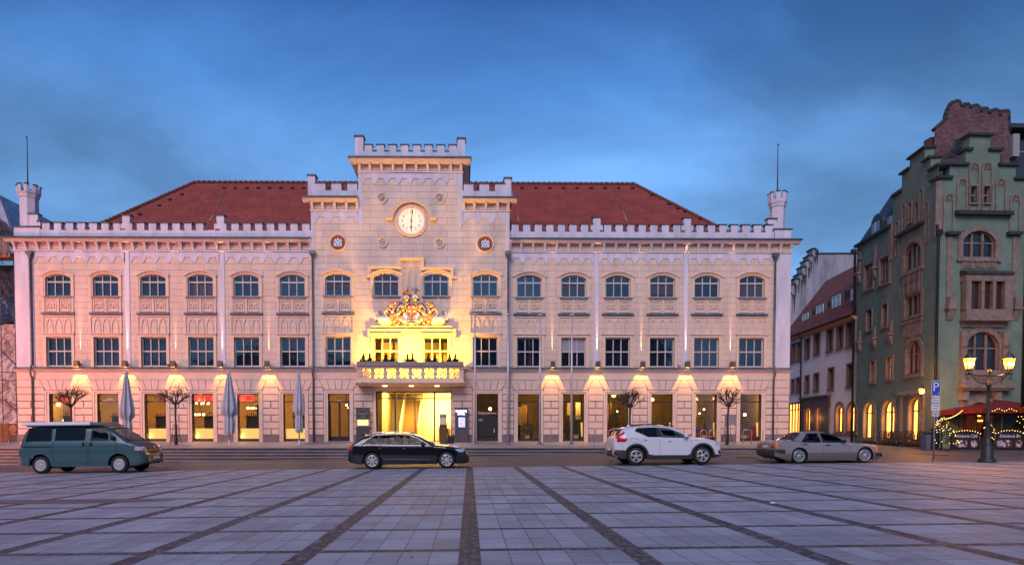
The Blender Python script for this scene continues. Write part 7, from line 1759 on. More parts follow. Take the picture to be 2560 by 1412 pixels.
# brown shop surround
b = MB(SF.xf); X0, Y0 = sc(118, 1030); X1, Y1 = sc(305, 1268); a, c, z0, z1 = rect(SF, X0, X1, Y0, Y1)
b.box(a, c, -.14, 0, Zf(SF, *sc(200, 1092)), z1); b.box(a-.05, c+.05, -.3, 0, z1, z1+.12)
for x0, x1 in ((118,146),(184,217),(249,305)): p, q = U(SF, sc(x0, 0)[0]), U(SF, sc(x1, 0)[0]); b.box(p, q, -.12, 0, .4, Zf(SF, *sc(200, 1092)))
b.build('shop_surround', mat('dark_brown_stone', (.11,.055,.045), .7, var=.25, vscale=3), wh)
u = U(SF, *sc(121, 900)); b = MB(SF.xf); b.tube([(u, -.15, .7), (u, -.15, Zf(SF, *sc(121, 640))), (u-.25, -.4, Zf(SF, *sc(121, 608)))], .07, 6); b.build('drainpipe', mat('black_pipe', (.012,.012,.014), .5), wh)
# --- pale stepped gable far behind
gg = thing('grey_gable_house', 'tall grey house with stained stepped gable behind the red street roof', 'building', (on_y(2060, 900, 72).x, 72, 1)); GF = Face((on_y(2060, 900, 72).x, 72.), -.02)
tg = [(1950,735),(1978,735),(1978,712),(1988,712),(1988,698),(1997,698),(1997,686),(2005,686),(2005,668),(2014,668),(2014,652),(2022,652),(2022,640),(2031,640),(2031,623),(2040,623),(2040,635),(2160,635)]
sg_ = [GF.uv(*p) for p in tg]
for i in range(len(sg_)-1):
    if tg[i][0] == tg[i+1][0]: sg_[i+1] = (sg_[i][0], sg_[i+1][1])
house_wall(GF, sg_, [], gg, mat('stained_grey_render', (.33,.32,.36), .9, streak=.45, vscale=1.2), thick=1.2)
b = MB(GF.xf)
for (u0, z0), (u1, z1) in zip(sg_, sg_[1:]):
    if u1-u0 > .05: b.box(u0-.08, u1+.08, -.1, 1.3, z0+.004, z0+.13)
b.build('coping', m_cap, gg)
b = MB(GF.xf); random.seed(5)
for i in range(1, len(sg_)-2, 2):
    u0, z0 = sg_[i]; 
    for q in range(3): w_ = random.uniform(.1, .3); uu = u0+random.uniform(-.1, .3); b.extr([(uu, z0-.05), (uu+w_, z0-.05), (uu+w_*.6, z0-random.uniform(.8, 2.4)), (uu+w_*.3, z0-.9)], -.012, -.004)
b.build('soot_stains', mat('soot', (.07,.07,.08), .95, var=.4, vscale=4), gg)
b = MB(GF.xf); u, z = sg_[2]; b.poly([(u-3, .6, z-4), (u+4.5, .6, z+3.6), (u+4.5, 6, z+3.6), (u-3, 6, z-4)]); b.build('roof', m_slate, gg)

# ================================================================ square furniture on the right
m_iron = mat('black_green_cast_iron', (.035,.038,.038), .5, .4, var=.2, vscale=6)
m_lens = mat('glowing_lantern_glass', (1,.75,.4), .3, emit=(1,.52,.12), estr=10)
def lantern(t, x, z, s=1.):
    b = MB()
    b.lathe([(.11*s, z), (.19*s, z+.40*s)], (x, 0, 0), 6, smooth=False, a0=.5, a1=.5+2*math.pi); b.build('lantern_glass', glassmat('lantern_panes', (1,.8,.5), .0, glow=((1,.33,.035), 2.2)), t, local=True)
    b = MB(); b.lathe([(0, z-.06*s), (.05*s, z-.05*s), (.12*s, z-.01*s), (.12*s, z+.01*s)], (x, 0, 0), 10); b.lathe([(.22*s, z+.40*s), (.22*s, z+.42*s), (.12*s, z+.50*s), (.13*s, z+.52*s), (.05*s, z+.60*s), (.02*s, z+.66*s), (.015*s, z+.76*s), (0, z+.78*s)], (x, 0, 0), 10)
    for k in range(6):
        a_ = .5+k*math.pi/3; b.tube([(x+.113*s*math.cos(a_), .113*s*math.sin(a_), z), (x+.195*s*math.cos(a_), .195*s*math.sin(a_), z+.40*s)], .012*s, 4)
    b.build('lantern_frame', m_iron, t, local=True)
    b = MB(); b.blob((x, 0, z+.22*s), (.06*s,.06*s,.09*s), 8, 6); b.build('lantern_bulb', mat('lantern_bulb', (1,.8,.5), .3, emit=(1,.42,.07), estr=45), t, local=True)
def street_lamp(X, Y, label, en, col=(1,.50,.14)):
    z0 = gz(X, Y); t = thing('street_lamp', label, 'street lamp', (X, Y, z0)); b = MB()
    b.lathe([(.31, 0), (.31, .12), (.25, .16), (.22, .22), (.21, .62), (.17, .68), (.19, .72), (.13, .80), (.11, 1.0), (.085, 1.3), (.075, 1.6), (.09, 1.63), (.075, 1.67), (.065, 2.6), (.06, 3.0), (.10, 3.04), (.11, 3.12), (.06, 3.18), (.055, 3.55), (.09, 3.58), (.07, 3.66), (.03, 3.72), (0, 3.74)], n=14)
    b.build('post', m_iron, t, local=True)
    b = MB()
    for s in (-1, 1):
        b.tube([(0, 0, 3.42), (s*.45, 0, 3.46), (s*.80, 0, 3.52)], .028, 6); b.tube([(s*.05, 0, 3.12), (s*.25, 0, 3.14), (s*.5, 0, 3.25), (s*.72, 0, 3.46)], .02, 5)
        for (cx, cz, r) in ((.18, 3.3, .09), (.38, 3.34, .08), (.55, 3.39, .06), (.86, 3.36, .07)):
            b.tube([(s*(cx+r*math.cos(q)*(.4+.6*k/10)), 0, cz+r*math.sin(q)*(.4+.6*k/10)) for k, q in enumerate([j*.65 for j in range(11)])], .013, 4)
        b.tube([(s*.80, 0, 3.52), (s*.92, 0, 3.45), (s*.97, 0, 3.56)], .018, 5); b.cyl((s*.80, 0, 3.5), (s*.80, 0, 3.68), .03, n=6)
        for q in (-1, 1): b.tube([(s*.80, 0, 3.52), (s*.80+q*.12, 0, 3.55), (s*.80+q*.12, 0, 3.66)], .014, 4)
    b.build('scroll_arms', m_iron, t, local=True)
    for s in (-1, 1):
        lantern(t, s*.80, 3.70, 1.05); lamp('lantern_light', 'POINT', (X+s*.80, Y, z0+3.93), en, col, shadow_soft_size=.11)
    return t
LX = on_y(2467, 1157, 25.3).x
street_lamp(LX, 25.3, 'black cast iron street lamp with two glowing lanterns on scroll arms', 900, (1,.42,.11))
# its twin beyond the left edge of the photograph, whose warm light falls on the left wing
street_lamp(-34., 27.5, 'twin lantern street lamp beyond the left edge, lighting the left wing', 13000, (1,.29,.15))
# wall lantern on the corner
u, z = SF.uv(2318, 985); P_ = on_y(2304, 985, 34.6); t = thing('wall_lantern', 'small glowing lantern on a scroll bracket at the green house corner', 'wall lantern', (P_.x, 34.6, on_y(2304, 985, 34.6).z))
lantern(t, 0, 0, .75); b = MB(); b.tube([(0,0,-.05), (0,0,-.14), (.25,.3,-.2), (.75,1.0,-.2)], .02, 5); b.tube([(.1,.1,-.2), (.3,.4,-.45), (.45,.6,-.5), (.75,1.0,-.6)], .018, 5); b.build('bracket', m_iron, t, local=True); lamp('lantern_light', 'POINT', (P_.x, 34.6, P_.z+.15), 700, (1,.42,.11), shadow_soft_size=.09)
# parking sign
SX = on_y(2335, 1157, 25.3).x; z0 = gz(SX, 25.3); t = thing('parking_sign', 'blue parking sign with white supplementary plates on a grey post', 'traffic sign', (SX, 25.3, z0)); s_ = 25.3/1600*1.0
pz = lambda py: on_y(2335, py, 25.3).z - z0
b = MB(); b.cyl((0,.03,0), (0,.03,pz(950)), .03, n=8); b.lathe([(.06, 0), (.05, .05), (.03, .07)], (0,.03,0), 10); b.build('post', mat('galvanised_post', (.33,.33,.34), .45, .6), t, local=True)
m_pw = mat('sign_white', (.72,.72,.76), .5); m_pb = mat('sign_blue', (.02,.07,.42), .4)
def plate(y0, y1, w, m, nm): b = MB(); b.box(-w/2, w/2, -.02, 0, pz(y1), pz(y0)); return b.build(nm, m, t, local=True)
p1 = plate(951, 988, .335, m_pw, 'sign_plate'); b = MB(); b.box(-.155, .155, -.026, -.02, pz(987), pz(952)); b.build('sign_face', m_pb, p1, local=True)
text('sign_letter', 'P', .50, m_pw, (-.015, -.034, pz(967.5)), parent=p1, ext=.003, local=True, sx=1.05)
b = MB(); b.box(.03, .11, -.034, -.028, pz(982.6), pz(981.9)); b.extr([(.095, pz(984)), (.135, pz(982.2)), (.095, pz(980.4))], -.034, -.028); b.build('sign_arrow', m_pw, p1, local=True)
m_st = mat('sign_black', (.02,.02,.02), .6)
p2 = plate(990, 1006.5, .32, m_pw, 'supplementary_plate'); text('sign_text', 'gebühren-', .075, m_st, (0,-.024,pz(994.5)), parent=p2, ext=.002, local=True); text('sign_text', 'pflichtig', .075, m_st, (0,-.024,pz(1001)), parent=p2, ext=.002, local=True)
p3 = plate(1009, 1026.5, .335, m_pw, 'supplementary_plate'); text('sign_text', 'werktags', .085, m_st, (0,-.024,pz(1013.5)), parent=p3, ext=.002, local=True); text('sign_text', '8-20 h', .085, m_st, (0,-.024,pz(1021)), parent=p3, ext=.002, local=True)
p4 = plate(1029, 1040.5, .24, m_pw, 'supplementary_plate'); word_marks('sign_text', [(-.09,.09,pz(1032.5),.03), (-.09,.09,pz(1035.2),.03), (-.05,.05,pz(1038),.03)], m_st, p4, -.021)

# cafe: parasols, barrier panels, lit fir trees, planters, chairs
m_redc = mat('dark_red_canopy', (.13,.008,.007), .8, var=.15, vscale=2)
def canopy(px, Y, w, d, zr_, za, label):
    X = on_y(px, 1000, Y).x; z0 = gz(X, Y); t = thing('cafe_parasol', label, 'parasol', (X, Y, z0), 0, 'open red parasols of the cafe')
    b = MB(); A = [(-w/2,-d/2),(0,-d/2),(w/2,-d/2),(w/2,0),(w/2,d/2),(0,d/2),(-w/2,d/2),(-w/2,0)]
    ids = [b.V((x, y, zr_-z0+(.03 if i % 2 else 0))) for i, (x, y) in enumerate(A)]; low = [b.V((x*1.0, y*1.0, zr_-z0-.26)) for x, y in A]; c = b.V((0, 0, za-z0))
    for k in range(8): b.face((ids[k], ids[(k+1) % 8], c)); b.face((ids[k], low[k], low[(k+1) % 8], ids[(k+1) % 8]))
    b.build('canopy', m_redc, t, local=True)
    b = MB(); b.cyl((0,0,0), (0,0,za-z0), .035, n=8); b.build('pole', mat('pale_pole', (.35,.30,.2), .5), t, local=True)
    b = MB()
    for x, y in A: b.tube([(0,0,za-z0-.05), (x*.97, y*.97, zr_-z0-.01)], .015, 4)
    b.build('ribs', m_pipe, t, local=True)
zc1 = on_y(2440, 1020, 33.5).z
canopy(2506, 34.9, 4.4, 2.6, zc1, zc1+.50, 'open dark red parasol over the cafe terrace, nearest to the street lamp'); canopy(2440, 35.6, 3.4, 1.4, zc1-.05, zc1+.28, 'smaller open red parasol close to the green house door'); canopy(2585, 34.2, 3.0, 2.6, zc1+.02, zc1+.45, 'open red parasol cut by the right edge of the picture')
m_banner = mat('black_banner', (.010,.008,.010), .5); m_bulbs = mat('fairy_light', (1,.8,.4), .4, emit=(1,.55,.12), estr=5)
def banner(x0, x1, Y, word, label, seed):
    a, c = on_y(x0, 1100, Y).x, on_y(x1, 1100, Y).x; X = (a+c)/2; w = c-a; z0 = gz(X, Y)+.02; zt = on_y(x0, 1078, Y).z-z0; t = thing('banner_barrier', label, 'banner', (X, Y, z0), 0, 'cafe terrace banners')
    b = MB(); b.extr(arch_pts(0, w, zt-.16, zt+.03, 10, .03), -.012, .012, back=True); p = b.build('banner', m_banner, t, local=True)
    b = MB(); 
    for s in (-1, 1): b.cyl((s*w/2, 0, 0), (s*w/2, 0, zt-.13), .018, n=6); b.box(s*w/2-.12, s*w/2+.12, -.15, .15, -.01, .02)
    b.build('banner_frame', m_pipe, t, local=True)
    text('banner_lettering', word, .235, mat('banner_white', (.75,.72,.78), .6), (0, -.018, zt-.24), parent=p, ext=.002, local=True, shear=.35, sx=.86)
    random.seed(seed)
    b = MB(); ph = [mat('photo_tone_a', (.42,.33,.30), .6), mat('photo_tone_b', (.09,.035,.02), .6), mat('photo_tone_c', (.5,.5,.55), .6)]
    for (q0, q1) in ((-w*.47, w*.08), (w*.16, w*.42)):
        b.cur = 1; b.box(q0, q1, -.018, -.012, .12, zt-.42)
        for k in range(16):
            x = random.uniform(q0+.05, q1-.1); z = random.uniform(.15, zt-.55); ww = random.uniform(.04, .14); hh = random.uniform(.04, .16); b.cur = random.choice((0, 0, 2, 1)); b.box(x, min(q1-.02, x+ww), -.022-.0008*k, -.012, z, min(zt-.45, z+hh))
        b.cur = 2; x = (q0+q1)/2; b.box(x-.06, x+.07, -.04, -.012, .14, .3)
    b.build('banner_photos', ph, p, local=True)
    b = MB()
    for k in range(12):
        q = -w/2+w*k/11; h = zt-.13+.16*math.cos(q/w*math.pi)+.03; b.blob((q, -.05, h+random.uniform(-.015,.015)), .017, 6, 4)
    b.build('fairy_lights', m_bulbs, t, local=True)
    return t
banner(2376, 2449, 33.1, 'Schickeria Café', 'black terrace banner with white script and cafe photos, left of the lamp', 3); banner(2487, 2562, 33.1, 'Schickeria Bar', 'black terrace banner with white script at the right picture edge', 4)
m_fir = mat('fir_needles', (.035,.06,.022), .9, var=.4, vscale=8)
def firtree(px, Y, h, r, label, lights=60, seed=1, arc=True):
    random.seed(seed); X = on_y(px, 1090, Y).x; z0 = gz(X, Y); t = thing('fir_tree', label, 'fir tree', (X, Y, z0), 0, 'lit fir trees round the cafe terrace')
    b = MB(); b.cyl((0,0,0), (0,0,h), .05, .01, 6); b.build('trunk', mat('fir_trunk', (.06,.04,.03), .9), t, local=True)
    b = MB()
    for q in range(int(1500*h)):
        zz = random.random()**1.15; rr_ = r*(1-zz)**.8*random.uniform(.45, 1.08)+.02; a_ = random.uniform(0, 6.283); p = Vector((rr_*math.cos(a_), rr_*math.sin(a_), .3+(h-.25)*zz)); d = Vector((math.cos(a_), math.sin(a_), random.uniform(-.5, .2)))*random.uniform(.07, .16); n_ = Vector((-math.sin(a_), math.cos(a_), .3))*.022; b.poly([p-n_, p+n_, p+d])
    b.build('crown', m_fir, t, local=True)
    b = MB()
    for q in range(lights):
        a_ = -math.pi/2+random.uniform(-1.7, 1.7); zz = random.random()**1.2*.95; rr_ = r*(1-zz)**.8*1.04+.03; b.blob((rr_*math.cos(a_), rr_*math.sin(a_), .34+(h-.3)*zz+.0), .017, 6, 4)
    b.build('fairy_lights', m_bulbs, t, local=True)
firtree(2354, 33.4, 1.75, .72, 'fir tree wrapped in fairy lights left of the cafe banners', 64, 3); firtree(2470, 33.7, 1.35, .62, 'fir tree with fairy lights behind the street lamp post', 40, 4); firtree(2562, 33.4, 2.5, .7, 'tall fir tree cut by the right picture edge', 30, 5)
b = MB(); A, B_ = on_y(2353, 1046, 33.2), on_y(2406, 1026, 33.6)
for k in range(20):
    p = A.lerp(B_, k/19); p.z -= .14*math.sin(math.pi*k/19); b.blob(p, .019, 6, 4)
for k in range(20): pass
t = b.build('light_string', m_bulbs); tag(t, 'string of fairy lights rising from the fir tree to the red parasol', 'fairy lights')
b = MB()
for k in range(14): p = on_y(2475+6*k, 1024+3*math.sin(k*1.3), 33.45); b.blob(p, .017, 6, 4)
t = b.build('light_string', m_bulbs); tag(t, 'string of fairy lights sagging along the front edge of the large parasol', 'fairy lights')
m_box = mat('grey_planter', (.08,.10,.14), .6); m_boxd = mat('dark_planter', (.016,.017,.022), .6)
for (x0, x1, y0, Yc, m, lb) in ((2308,2320,1086,33.2,m_box,'blue grey planter box left of the lit fir tree'),(2321,2342,1084,33.5,m_boxd,'dark planter box below the first lit fir tree'),(2450,2462,1094,33.5,m_boxd,'dark planter left of the lamp post'),(2472,2487,1094,33.5,m_boxd,'dark planter right of the lamp post')):
    a, c = on_y(x0, 1100, Yc).x, on_y(x1, 1100, Yc).x; zz = gz((a+c)/2, Yc); h = on_y(x0, y0, Yc).z-zz; t = thing('planter', lb, 'planter', ((a+c)/2, Yc, zz)); w = (c-a)/2
    b = MB(); b.frustum(-w*.92, w*.92, -.2, .2, 0, h, -w*.08, -.02); b.build('box', m, t, local=True)
    b = MB(); b.box(-w*.9, w*.9, -.18, .18, h-.02, h+.01); b.build('soil', m_cap, t, local=True)
random.seed(11)
m_chair = mat('dark_wicker', (.014,.011,.010), .7)
ch = None
pos = [2205,2217,2230,2243,2258,2271,2285,2298,2312]
nm = ['leftmost dark bistro chair before the green house doors', 'second dark bistro chair from the left', 'third dark bistro chair from the left', 'fourth dark bistro chair from the left', 'middle dark bistro chair of the nine', 'sixth dark bistro chair from the left', 'dark bistro chair before the right arched door', 'dark bistro chair, second from the right of its row', 'rightmost dark bistro chair, beside the grey planter']
for k, px in enumerate(pos):
    Y = 40.4-.62*k; X = on_y(px, 1100, Y).x; Z_ = gz(X, Y)
    if ch is None:
        ch = t = thing('bistro_chair', nm[0], 'chair', (X, Y, Z_), -.9, 'bistro chairs before the green house')
        b = MB(); b.box(-.24, .24, -.22, .22, .42, .47); b.build('seat', m_chair, t, local=True)
        b = MB()
        for q in range(5): b.box(-.2+.1*q-.012, -.2+.1*q+.012, .2, .225, .46, .88)
        b.tube([(-.24, .2, .45), (-.24, .24, .8), (-.12, .24, .92), (.12, .24, .92), (.24, .24, .8), (.24, .2, .45)], .017, 5); b.build('backrest', m_chair, t, local=True)
        for sx in (-1, 1):
            for sy in (-1, 1): b = MB(); b.tube([(sx*.22, sy*.2, .43), (sx*.25, sy*.24, 0)], .016, 5); b.build('leg', m_chair, t, local=True)
            b = MB(); b.tube([(sx*.25, .22, .66), (sx*.27, -.1, .66), (sx*.25, -.2, .45)], .014, 5); b.build('armrest', m_chair, t, local=True)
    else: dup(ch, (X, Y, Z_), -.9+random.uniform(-.25, .25), nm[k])
t = thing('menu_case', 'small lit menu case on the green wall behind the parking sign', 'menu case', tuple(FF.pt(U(FF, 2320+28), -.05, Zf(FF, 2348, 1055)))); b = MB(); b.box(-.2, .2, -.05, .0, -.3, .25); b.build('case', m_brn, t, local=True); b = MB(); b.box(-.17, .17, -.06, -.05, -.26, .21); b.build('menu_sheet', mat('menu_sheet', (.5,.42,.42), .6), t, local=True)
# ================================================================ scaffolded building on the left
YS_ = 47.
sb_ = thing('scaffolded_building', 'building wrapped in scaffolding, dark nets and a crumpled tarpaulin at the left edge', 'building', (on_y(10, 1000, YS_).x, YS_, .3))
SX1 = on_y(62, 900, YS_).x; SX0 = SX1-16
b = MB(); b.box(SX0, SX1-.4, YS_+.9, YS_+12, -.5, on_y(20, 655, YS_).z); b.build('wall', mat('shell_brick', (.10,.07,.065), .9, var=.3), sb_)
def cloth(x0, x1, z0, z1, y, amp, m, nm, seed, nx=44, nz=34, slope=0.):
    b = MB(); ids = []
    for j in range(nz+1):
        for i in range(nx+1):
            x = x0+(x1-x0)*i/nx; z = z0+(z1-z0)*j/nz; n_ = noise.noise(Vector((x*1.1+z*.7, z*.35-x*.5, seed)))+.5*noise.noise(Vector((x*3.1+z*1.4, z*1.2, seed+4)))+.25*noise.noise(Vector((x*7, z*5, seed+9)))
            ids.append(b.V((x, y+amp*n_+slope*(z-z0), z)))
    for j in range(nz):
        for i in range(nx): k = j*(nx+1)+i; b.face((ids[k], ids[k+1], ids[k+nx+2], ids[k+nx+1]), False)
    return b.build(nm, m, sb_)
zt = lambda py: on_y(20, py, YS_).z
cloth(SX1-6, SX1, zt(1062), zt(812), YS_, .75, mat('pale_tarpaulin', (.50,.43,.42), .38, var=.25, vscale=2), 'tarpaulin', 3.3)
cloth(SX1-6, SX1, zt(812), zt(660), YS_+.35, .25, mat('dark_scaffold_net', (.020,.026,.040), .6, var=.3, vscale=2), 'scaffold_net', 8.1)
cloth(SX1-6, SX1+.0, zt(805), zt(742), YS_+.1, .12, mat('blue_black_sheet', (.012,.03,.075), .35), 'scaffold_net', 5.1)
b = MB()
for k in range(7):
    x = SX1-.3-1.0*k; b.cyl((x, YS_-.5, -.2), (x, YS_-.5, zt(640)), .03, n=6)
for py in (700, 745, 790, 925, 945): z = zt(py); b.cyl((SX1-6, YS_-.5, z+.1), (SX1-.1, YS_-.5, z-.25), .03, n=6)
for k in range(8): x = SX1-6+k*.8; b.cyl((x, YS_-.45, zt(805)), (x-1.2, YS_-.45, zt(660)), .025, n=5)
b.cyl((SX1-1.2, YS_-.6, zt(880)), (SX1+.1, YS_-.6, zt(925)), .05, n=6); b.cyl((SX1-1.1, YS_-.6, zt(1000)), (SX1+.2, YS_-.6, zt(1042)), .05, n=6)
b.build('scaffold_tubes', mat('scaffold_tube', (.10,.10,.12), .5, .5), sb_)
b = MB(); b.box(SX1-6, SX1-.2, YS_-1.0, YS_, zt(652), zt(640))
for k in range(14): b.box(SX1-.45-k*.42, SX1-.38-k*.42, YS_-1.0, YS_-.94, zt(650), zt(600))
for py in (603, 613, 623, 633): b.box(SX1-6, SX1-.25, YS_-.99, YS_-.95, zt(py)-.1, zt(py)+.06)
b.build('plank_platform', mat('scaffold_wood', (.26,.13,.07), .8, var=.3, vscale=4), sb_)
# sheeted roof truss above
b = MB(); P0 = [on_y(-60, 470, YS_+.4), on_y(0, 488, YS_+.4), on_y(22, 548, YS_+.4), on_y(44, 620, YS_+.4)]
for (p, q) in zip(P0, P0[1:]):
    lo_p = Vector((p.x, p.y, zt(640))); lo_q = Vector((q.x, q.y, zt(640))); b.poly([p, q, q+Vector((0, 7, 0)), p+Vector((0, 7, 0))])
    b.poly([p, q, lo_q, lo_p])
b.build('roof_sheeting', mat('translucent_blue_sheet', (.30,.38,.55), .3, var=.3, vscale=1.5), sb_)
b = MB()
for k in range(7): o_ = k*.85; b.tube([(P0[0]+Vector((-o_*.6, -.1-0*k, -o_))), P0[1]+Vector((-o_*.5, -.1, -o_)), P0[2]+Vector((-o_*.5, -.1, -o_)), P0[3]+Vector((-o_*.6, -.1, -o_*.7))], .028, 5)
for k in range(9): x = on_y(2+5*k, 560, YS_).x; b.cyl((x-1.6, YS_+.25, zt(510+9*k)), (x+.3, YS_+.25, zt(560+10*k)), .045, n=5)
b.build('truss_tubes', mat('dark_tube', (.03,.035,.05), .5, .3), sb_)
# hoarding and rail on the terrace side
t = thing('site_hoarding', 'brown wooden site hoarding with faded poster left of the town hall', 'hoarding', (on_y(20, 1090, 43.).x, 43., .5)); x1 = on_y(52, 1090, 43).x
b = MB()
for k in range(22): xx = x1-.3*(k+1); b.box(xx+.008, xx+.292, 43.+.01*(k % 2), 43.04, .2, on_y(20, 1058, 43).z)
b.build('boards', mat('brown_boards', (.16,.065,.03), .7, var=.35, vscale=4), t)
b = MB(); b.box(on_y(21, 1080, 43).x, on_y(46, 1080, 43).x, 42.96, 42.985, on_y(30, 1105, 43).z, on_y(30, 1060, 43).z); pst = b.build('poster', mat('dark_poster', (.055,.03,.028), .6, var=.4, vscale=5), t)
b = MB(); b.lathe([(0, -.01), (.26, -.01)], (on_y(34, 1072, 43).x, 42.95, on_y(34, 1071, 43).z), 14, 'y', smooth=False); b.box(on_y(28, 1080, 43).x, on_y(42, 1080, 43).x, 42.94, 42.955, on_y(30, 1086, 43).z, on_y(30, 1083, 43).z); b.build('poster_print', mat('poster_ochre', (.25,.12,.05), .6, var=.6, vscale=8), pst)
t = thing('handrail', 'grey metal handrail beside the curved steps at the left edge', 'handrail', (on_y(24, 1110, 38).x, 38, .7)); b = MB(); xr = on_y(24, 1110, 38).x; b.cyl((xr, 38, .5), (xr, 38, 1.02), .05, n=8); b.cyl((xr-2.6, 38, .5), (xr-2.6, 38, 1.0), .05, n=8); b.build('posts', m_pipe, t); b = MB(); b.cyl((xr-2.7, 38, .86), (xr+.3, 38, .88), .03, n=8); b.build('rail', m_pipe, t)

# ================================================================ terrace furniture
def tz(Y): return .62+.03*min(6, max(0, Y-34))
m_bark = mat('bare_tree_bark', (.06,.042,.035), .9, var=.3, vscale=6)
def bare_tree(px, Y, label, seed, ytop=965, yfork=1020, spread=1.0, guard=True, lean=0.):
    random.seed(seed); X = on_y(px, 1100, Y).x; t = thing('bare_tree', label, 'tree', (X, Y, tz(Y)), 0, 'pollarded trees on the terrace'); zf = on_y(px, yfork, Y).z-tz(Y); zt_ = on_y(px, ytop, Y).z-tz(Y)
    b = MB(); b.tube([(0,0,0), (.02,0,zf*.35), (-.02+lean*.5,.01,zf*.7), (lean,0,zf)], [.085,.06,.055,.065], 8); b.build('trunk', m_bark, t, local=True)
    b = MB(); h = zt_-zf; b.blob((lean, 0, zf+.02), (.10, .09, .09), 8, 6)
    for k in range(13):
        a_ = 2*math.pi*k/13+random.uniform(-.2, .2); e = random.uniform(.25, 1.3); d = Vector((math.cos(a_)*math.cos(e), math.sin(a_)*math.cos(e), math.sin(e))); p = Vector((lean, 0, zf)); L_ = random.uniform(.4, .62)*spread
        q = p+d*L_+Vector((0,0,.05)); b.tube([p, p+d*L_*.5+Vector((0,0,-.03)), q], [.036, .026, .022], 5); b.blob(q, .034, 6, 4)
        for j in range(8):
            d2 = (d+Vector((random.gauss(0,.6), random.gauss(0,.6), random.gauss(.2,.5)))).normalized(); L2 = random.uniform(.3, .62)*spread; q2 = q+d2*L2; b.tube([q, q+d2*L2*.5, q2], [.011, .009, .007], 4)
            for i in range(2):
                d3 = (d2+Vector((random.gauss(0,.45), random.gauss(0,.45), random.gauss(.15,.4)))).normalized(); s0 = q.lerp(q2, random.uniform(.4, .9)); b.tube([s0, s0+d3*random.uniform(.15,.34)*spread], [.008, .006], 3)
    b.build('crown', m_bark, t, local=True)
    if guard:
        b = MB()
        for k in range(4):
            a_ = math.pi/4+k*math.pi/2; b.tube([(.34*math.cos(a_), .34*math.sin(a_), 0), (.19*math.cos(a_), .19*math.sin(a_), .55), (.15*math.cos(a_), .15*math.sin(a_), 1.15)], .014, 4)
        for r_, z_ in ((.19,.55),(.15,1.15)): b.lathe([(r_, z_-.012), (r_+.01, z_), (r_, z_+.012)], n=12)
        b.build('tree_guard', m_iron, t, local=True)
bare_tree(181, 36.6, 'bare pollarded tree behind the teal van, beside the leftmost parasol', 21, 968, 1016, 1.1, True, -.05); bare_tree(440, 36.6, 'bare pollarded tree with iron guard between two closed parasols', 22, 966, 1010, .95); bare_tree(1574.5, 36.6, 'bare pollarded tree rising behind the white car', 23, 972, 1018, 1.0, True, .02); bare_tree(1818, 36.6, 'bare pollarded tree beside the grey information board', 24, 972, 1016, .95, True, .06)
m_cloth = mat('grey_parasol_cloth', (.47,.46,.52), .85, var=.12, vscale=3)
def closed_parasol(px, Y, label, seed, y0=931, y1=1090, flare=1.):
    random.seed(seed); X = on_y(px, 1100, Y).x; z0 = tz(Y); Hh = on_y(px, y0, Y).z-z0; hb = on_y(px, y1, Y).z-z0; t = thing('closed_parasol', label, 'parasol', (X, Y, z0), 0, 'closed grey parasols on the terrace')
    b = MB(); b.cyl((0,0,0), (0,0,Hh+.02), .04, n=8); b.lathe([(.1, 0), (.1, .03), (.05, .05), (.05, .3)], n=10); b.lathe([(.0, Hh+.07), (.07, Hh+.05), (.08, Hh-.02)], n=10); b.build('pole', mat('pale_grey_pole', (.5,.5,.52), .5, .3), t, local=True)
    b = MB(); n = 64; nz = 26; prev = None; L_ = Hh-hb; ph = [random.uniform(0, 6) for _ in range(4)]
    for j in range(nz+1):
        f = j/nz; z = Hh-L_*f
        prof = interp([(0,.06),(.1,.11),(.35,.22),(.58,.34),(.66,.33),(.72,.17),(.80,.24),(1,.22)], f)*flare; row = []
        for k in range(n):
            a_ = 2*math.pi*k/n; r_ = prof*(1+.26*math.sin(8*a_+ph[0]+f*.8)+.12*math.sin(3*a_+ph[1]+f*2)+.08*math.sin(13*a_+ph[2])); zz = z-(.10*math.sin(8*a_+ph[3])*max(0, f-.8)*5)
            if .58 < f < .72: zz -= .08*math.sin(5*a_+ph[1])
            row.append(b.V((r_*math.cos(a_), r_*math.sin(a_), zz)))
        if prev:
            for k in range(n): b.face((prev[k], prev[(k+1) % n], row[(k+1) % n], row[k]), True)
        prev = row
    b.build('folded_cloth', m_cloth, t, local=True)
closed_parasol(318, 36.4, 'closed grey parasol just right of the teal van', 31, 930, 1094, 1.); closed_parasol(573.5, 36.4, 'closed grey parasol in the middle of the left wing', 32, 930, 1083, 1.08); closed_parasol(748, 36.6, 'slimmest closed grey parasol, left of the restaurant door', 33, 930, 1078, .82)
m_flag = mat('white_grey_flagpole', (.50,.50,.55), .4, .3)
fp = None
for px, lb in ((1187.5,'leftmost white flagpole, right of the entrance'),(1270,'second white flagpole from the left, beside a drainpipe'),(1349.5,'third white flagpole from the left'),(1428.5,'rightmost of the four white flagpoles')):
    Y = 37.3; X = on_y(px, 1110, Y).x; Hh = on_y(px, 789, Y).z-tz(Y)
    if fp is None:
        fp = t = thing('flagpole', lb, 'flagpole', (X, Y, tz(Y)), 0, 'flagpoles before the right wing')
        b = MB(); b.cyl((0,0,0), (0,0,Hh), .075, .05, 10); b.build('pole', m_flag, t, local=True)
        b = MB(); b.lathe([(.05, Hh), (.14, Hh+.02), (.14, Hh+.06), (.06, Hh+.12), (0, Hh+.13)], n=12); b.build('pole_cap', m_flag, t, local=True)
        b = MB(); b.lathe([(.17, 0), (.17, .03), (.09, .05), (.09, .12)], n=12); b.build('base', m_pipe, t, local=True)
    else: dup(fp, (X, Y, tz(Y)), label=lb)
m_steel = mat('stainless_rack', (.45,.43,.43), .35, .8)
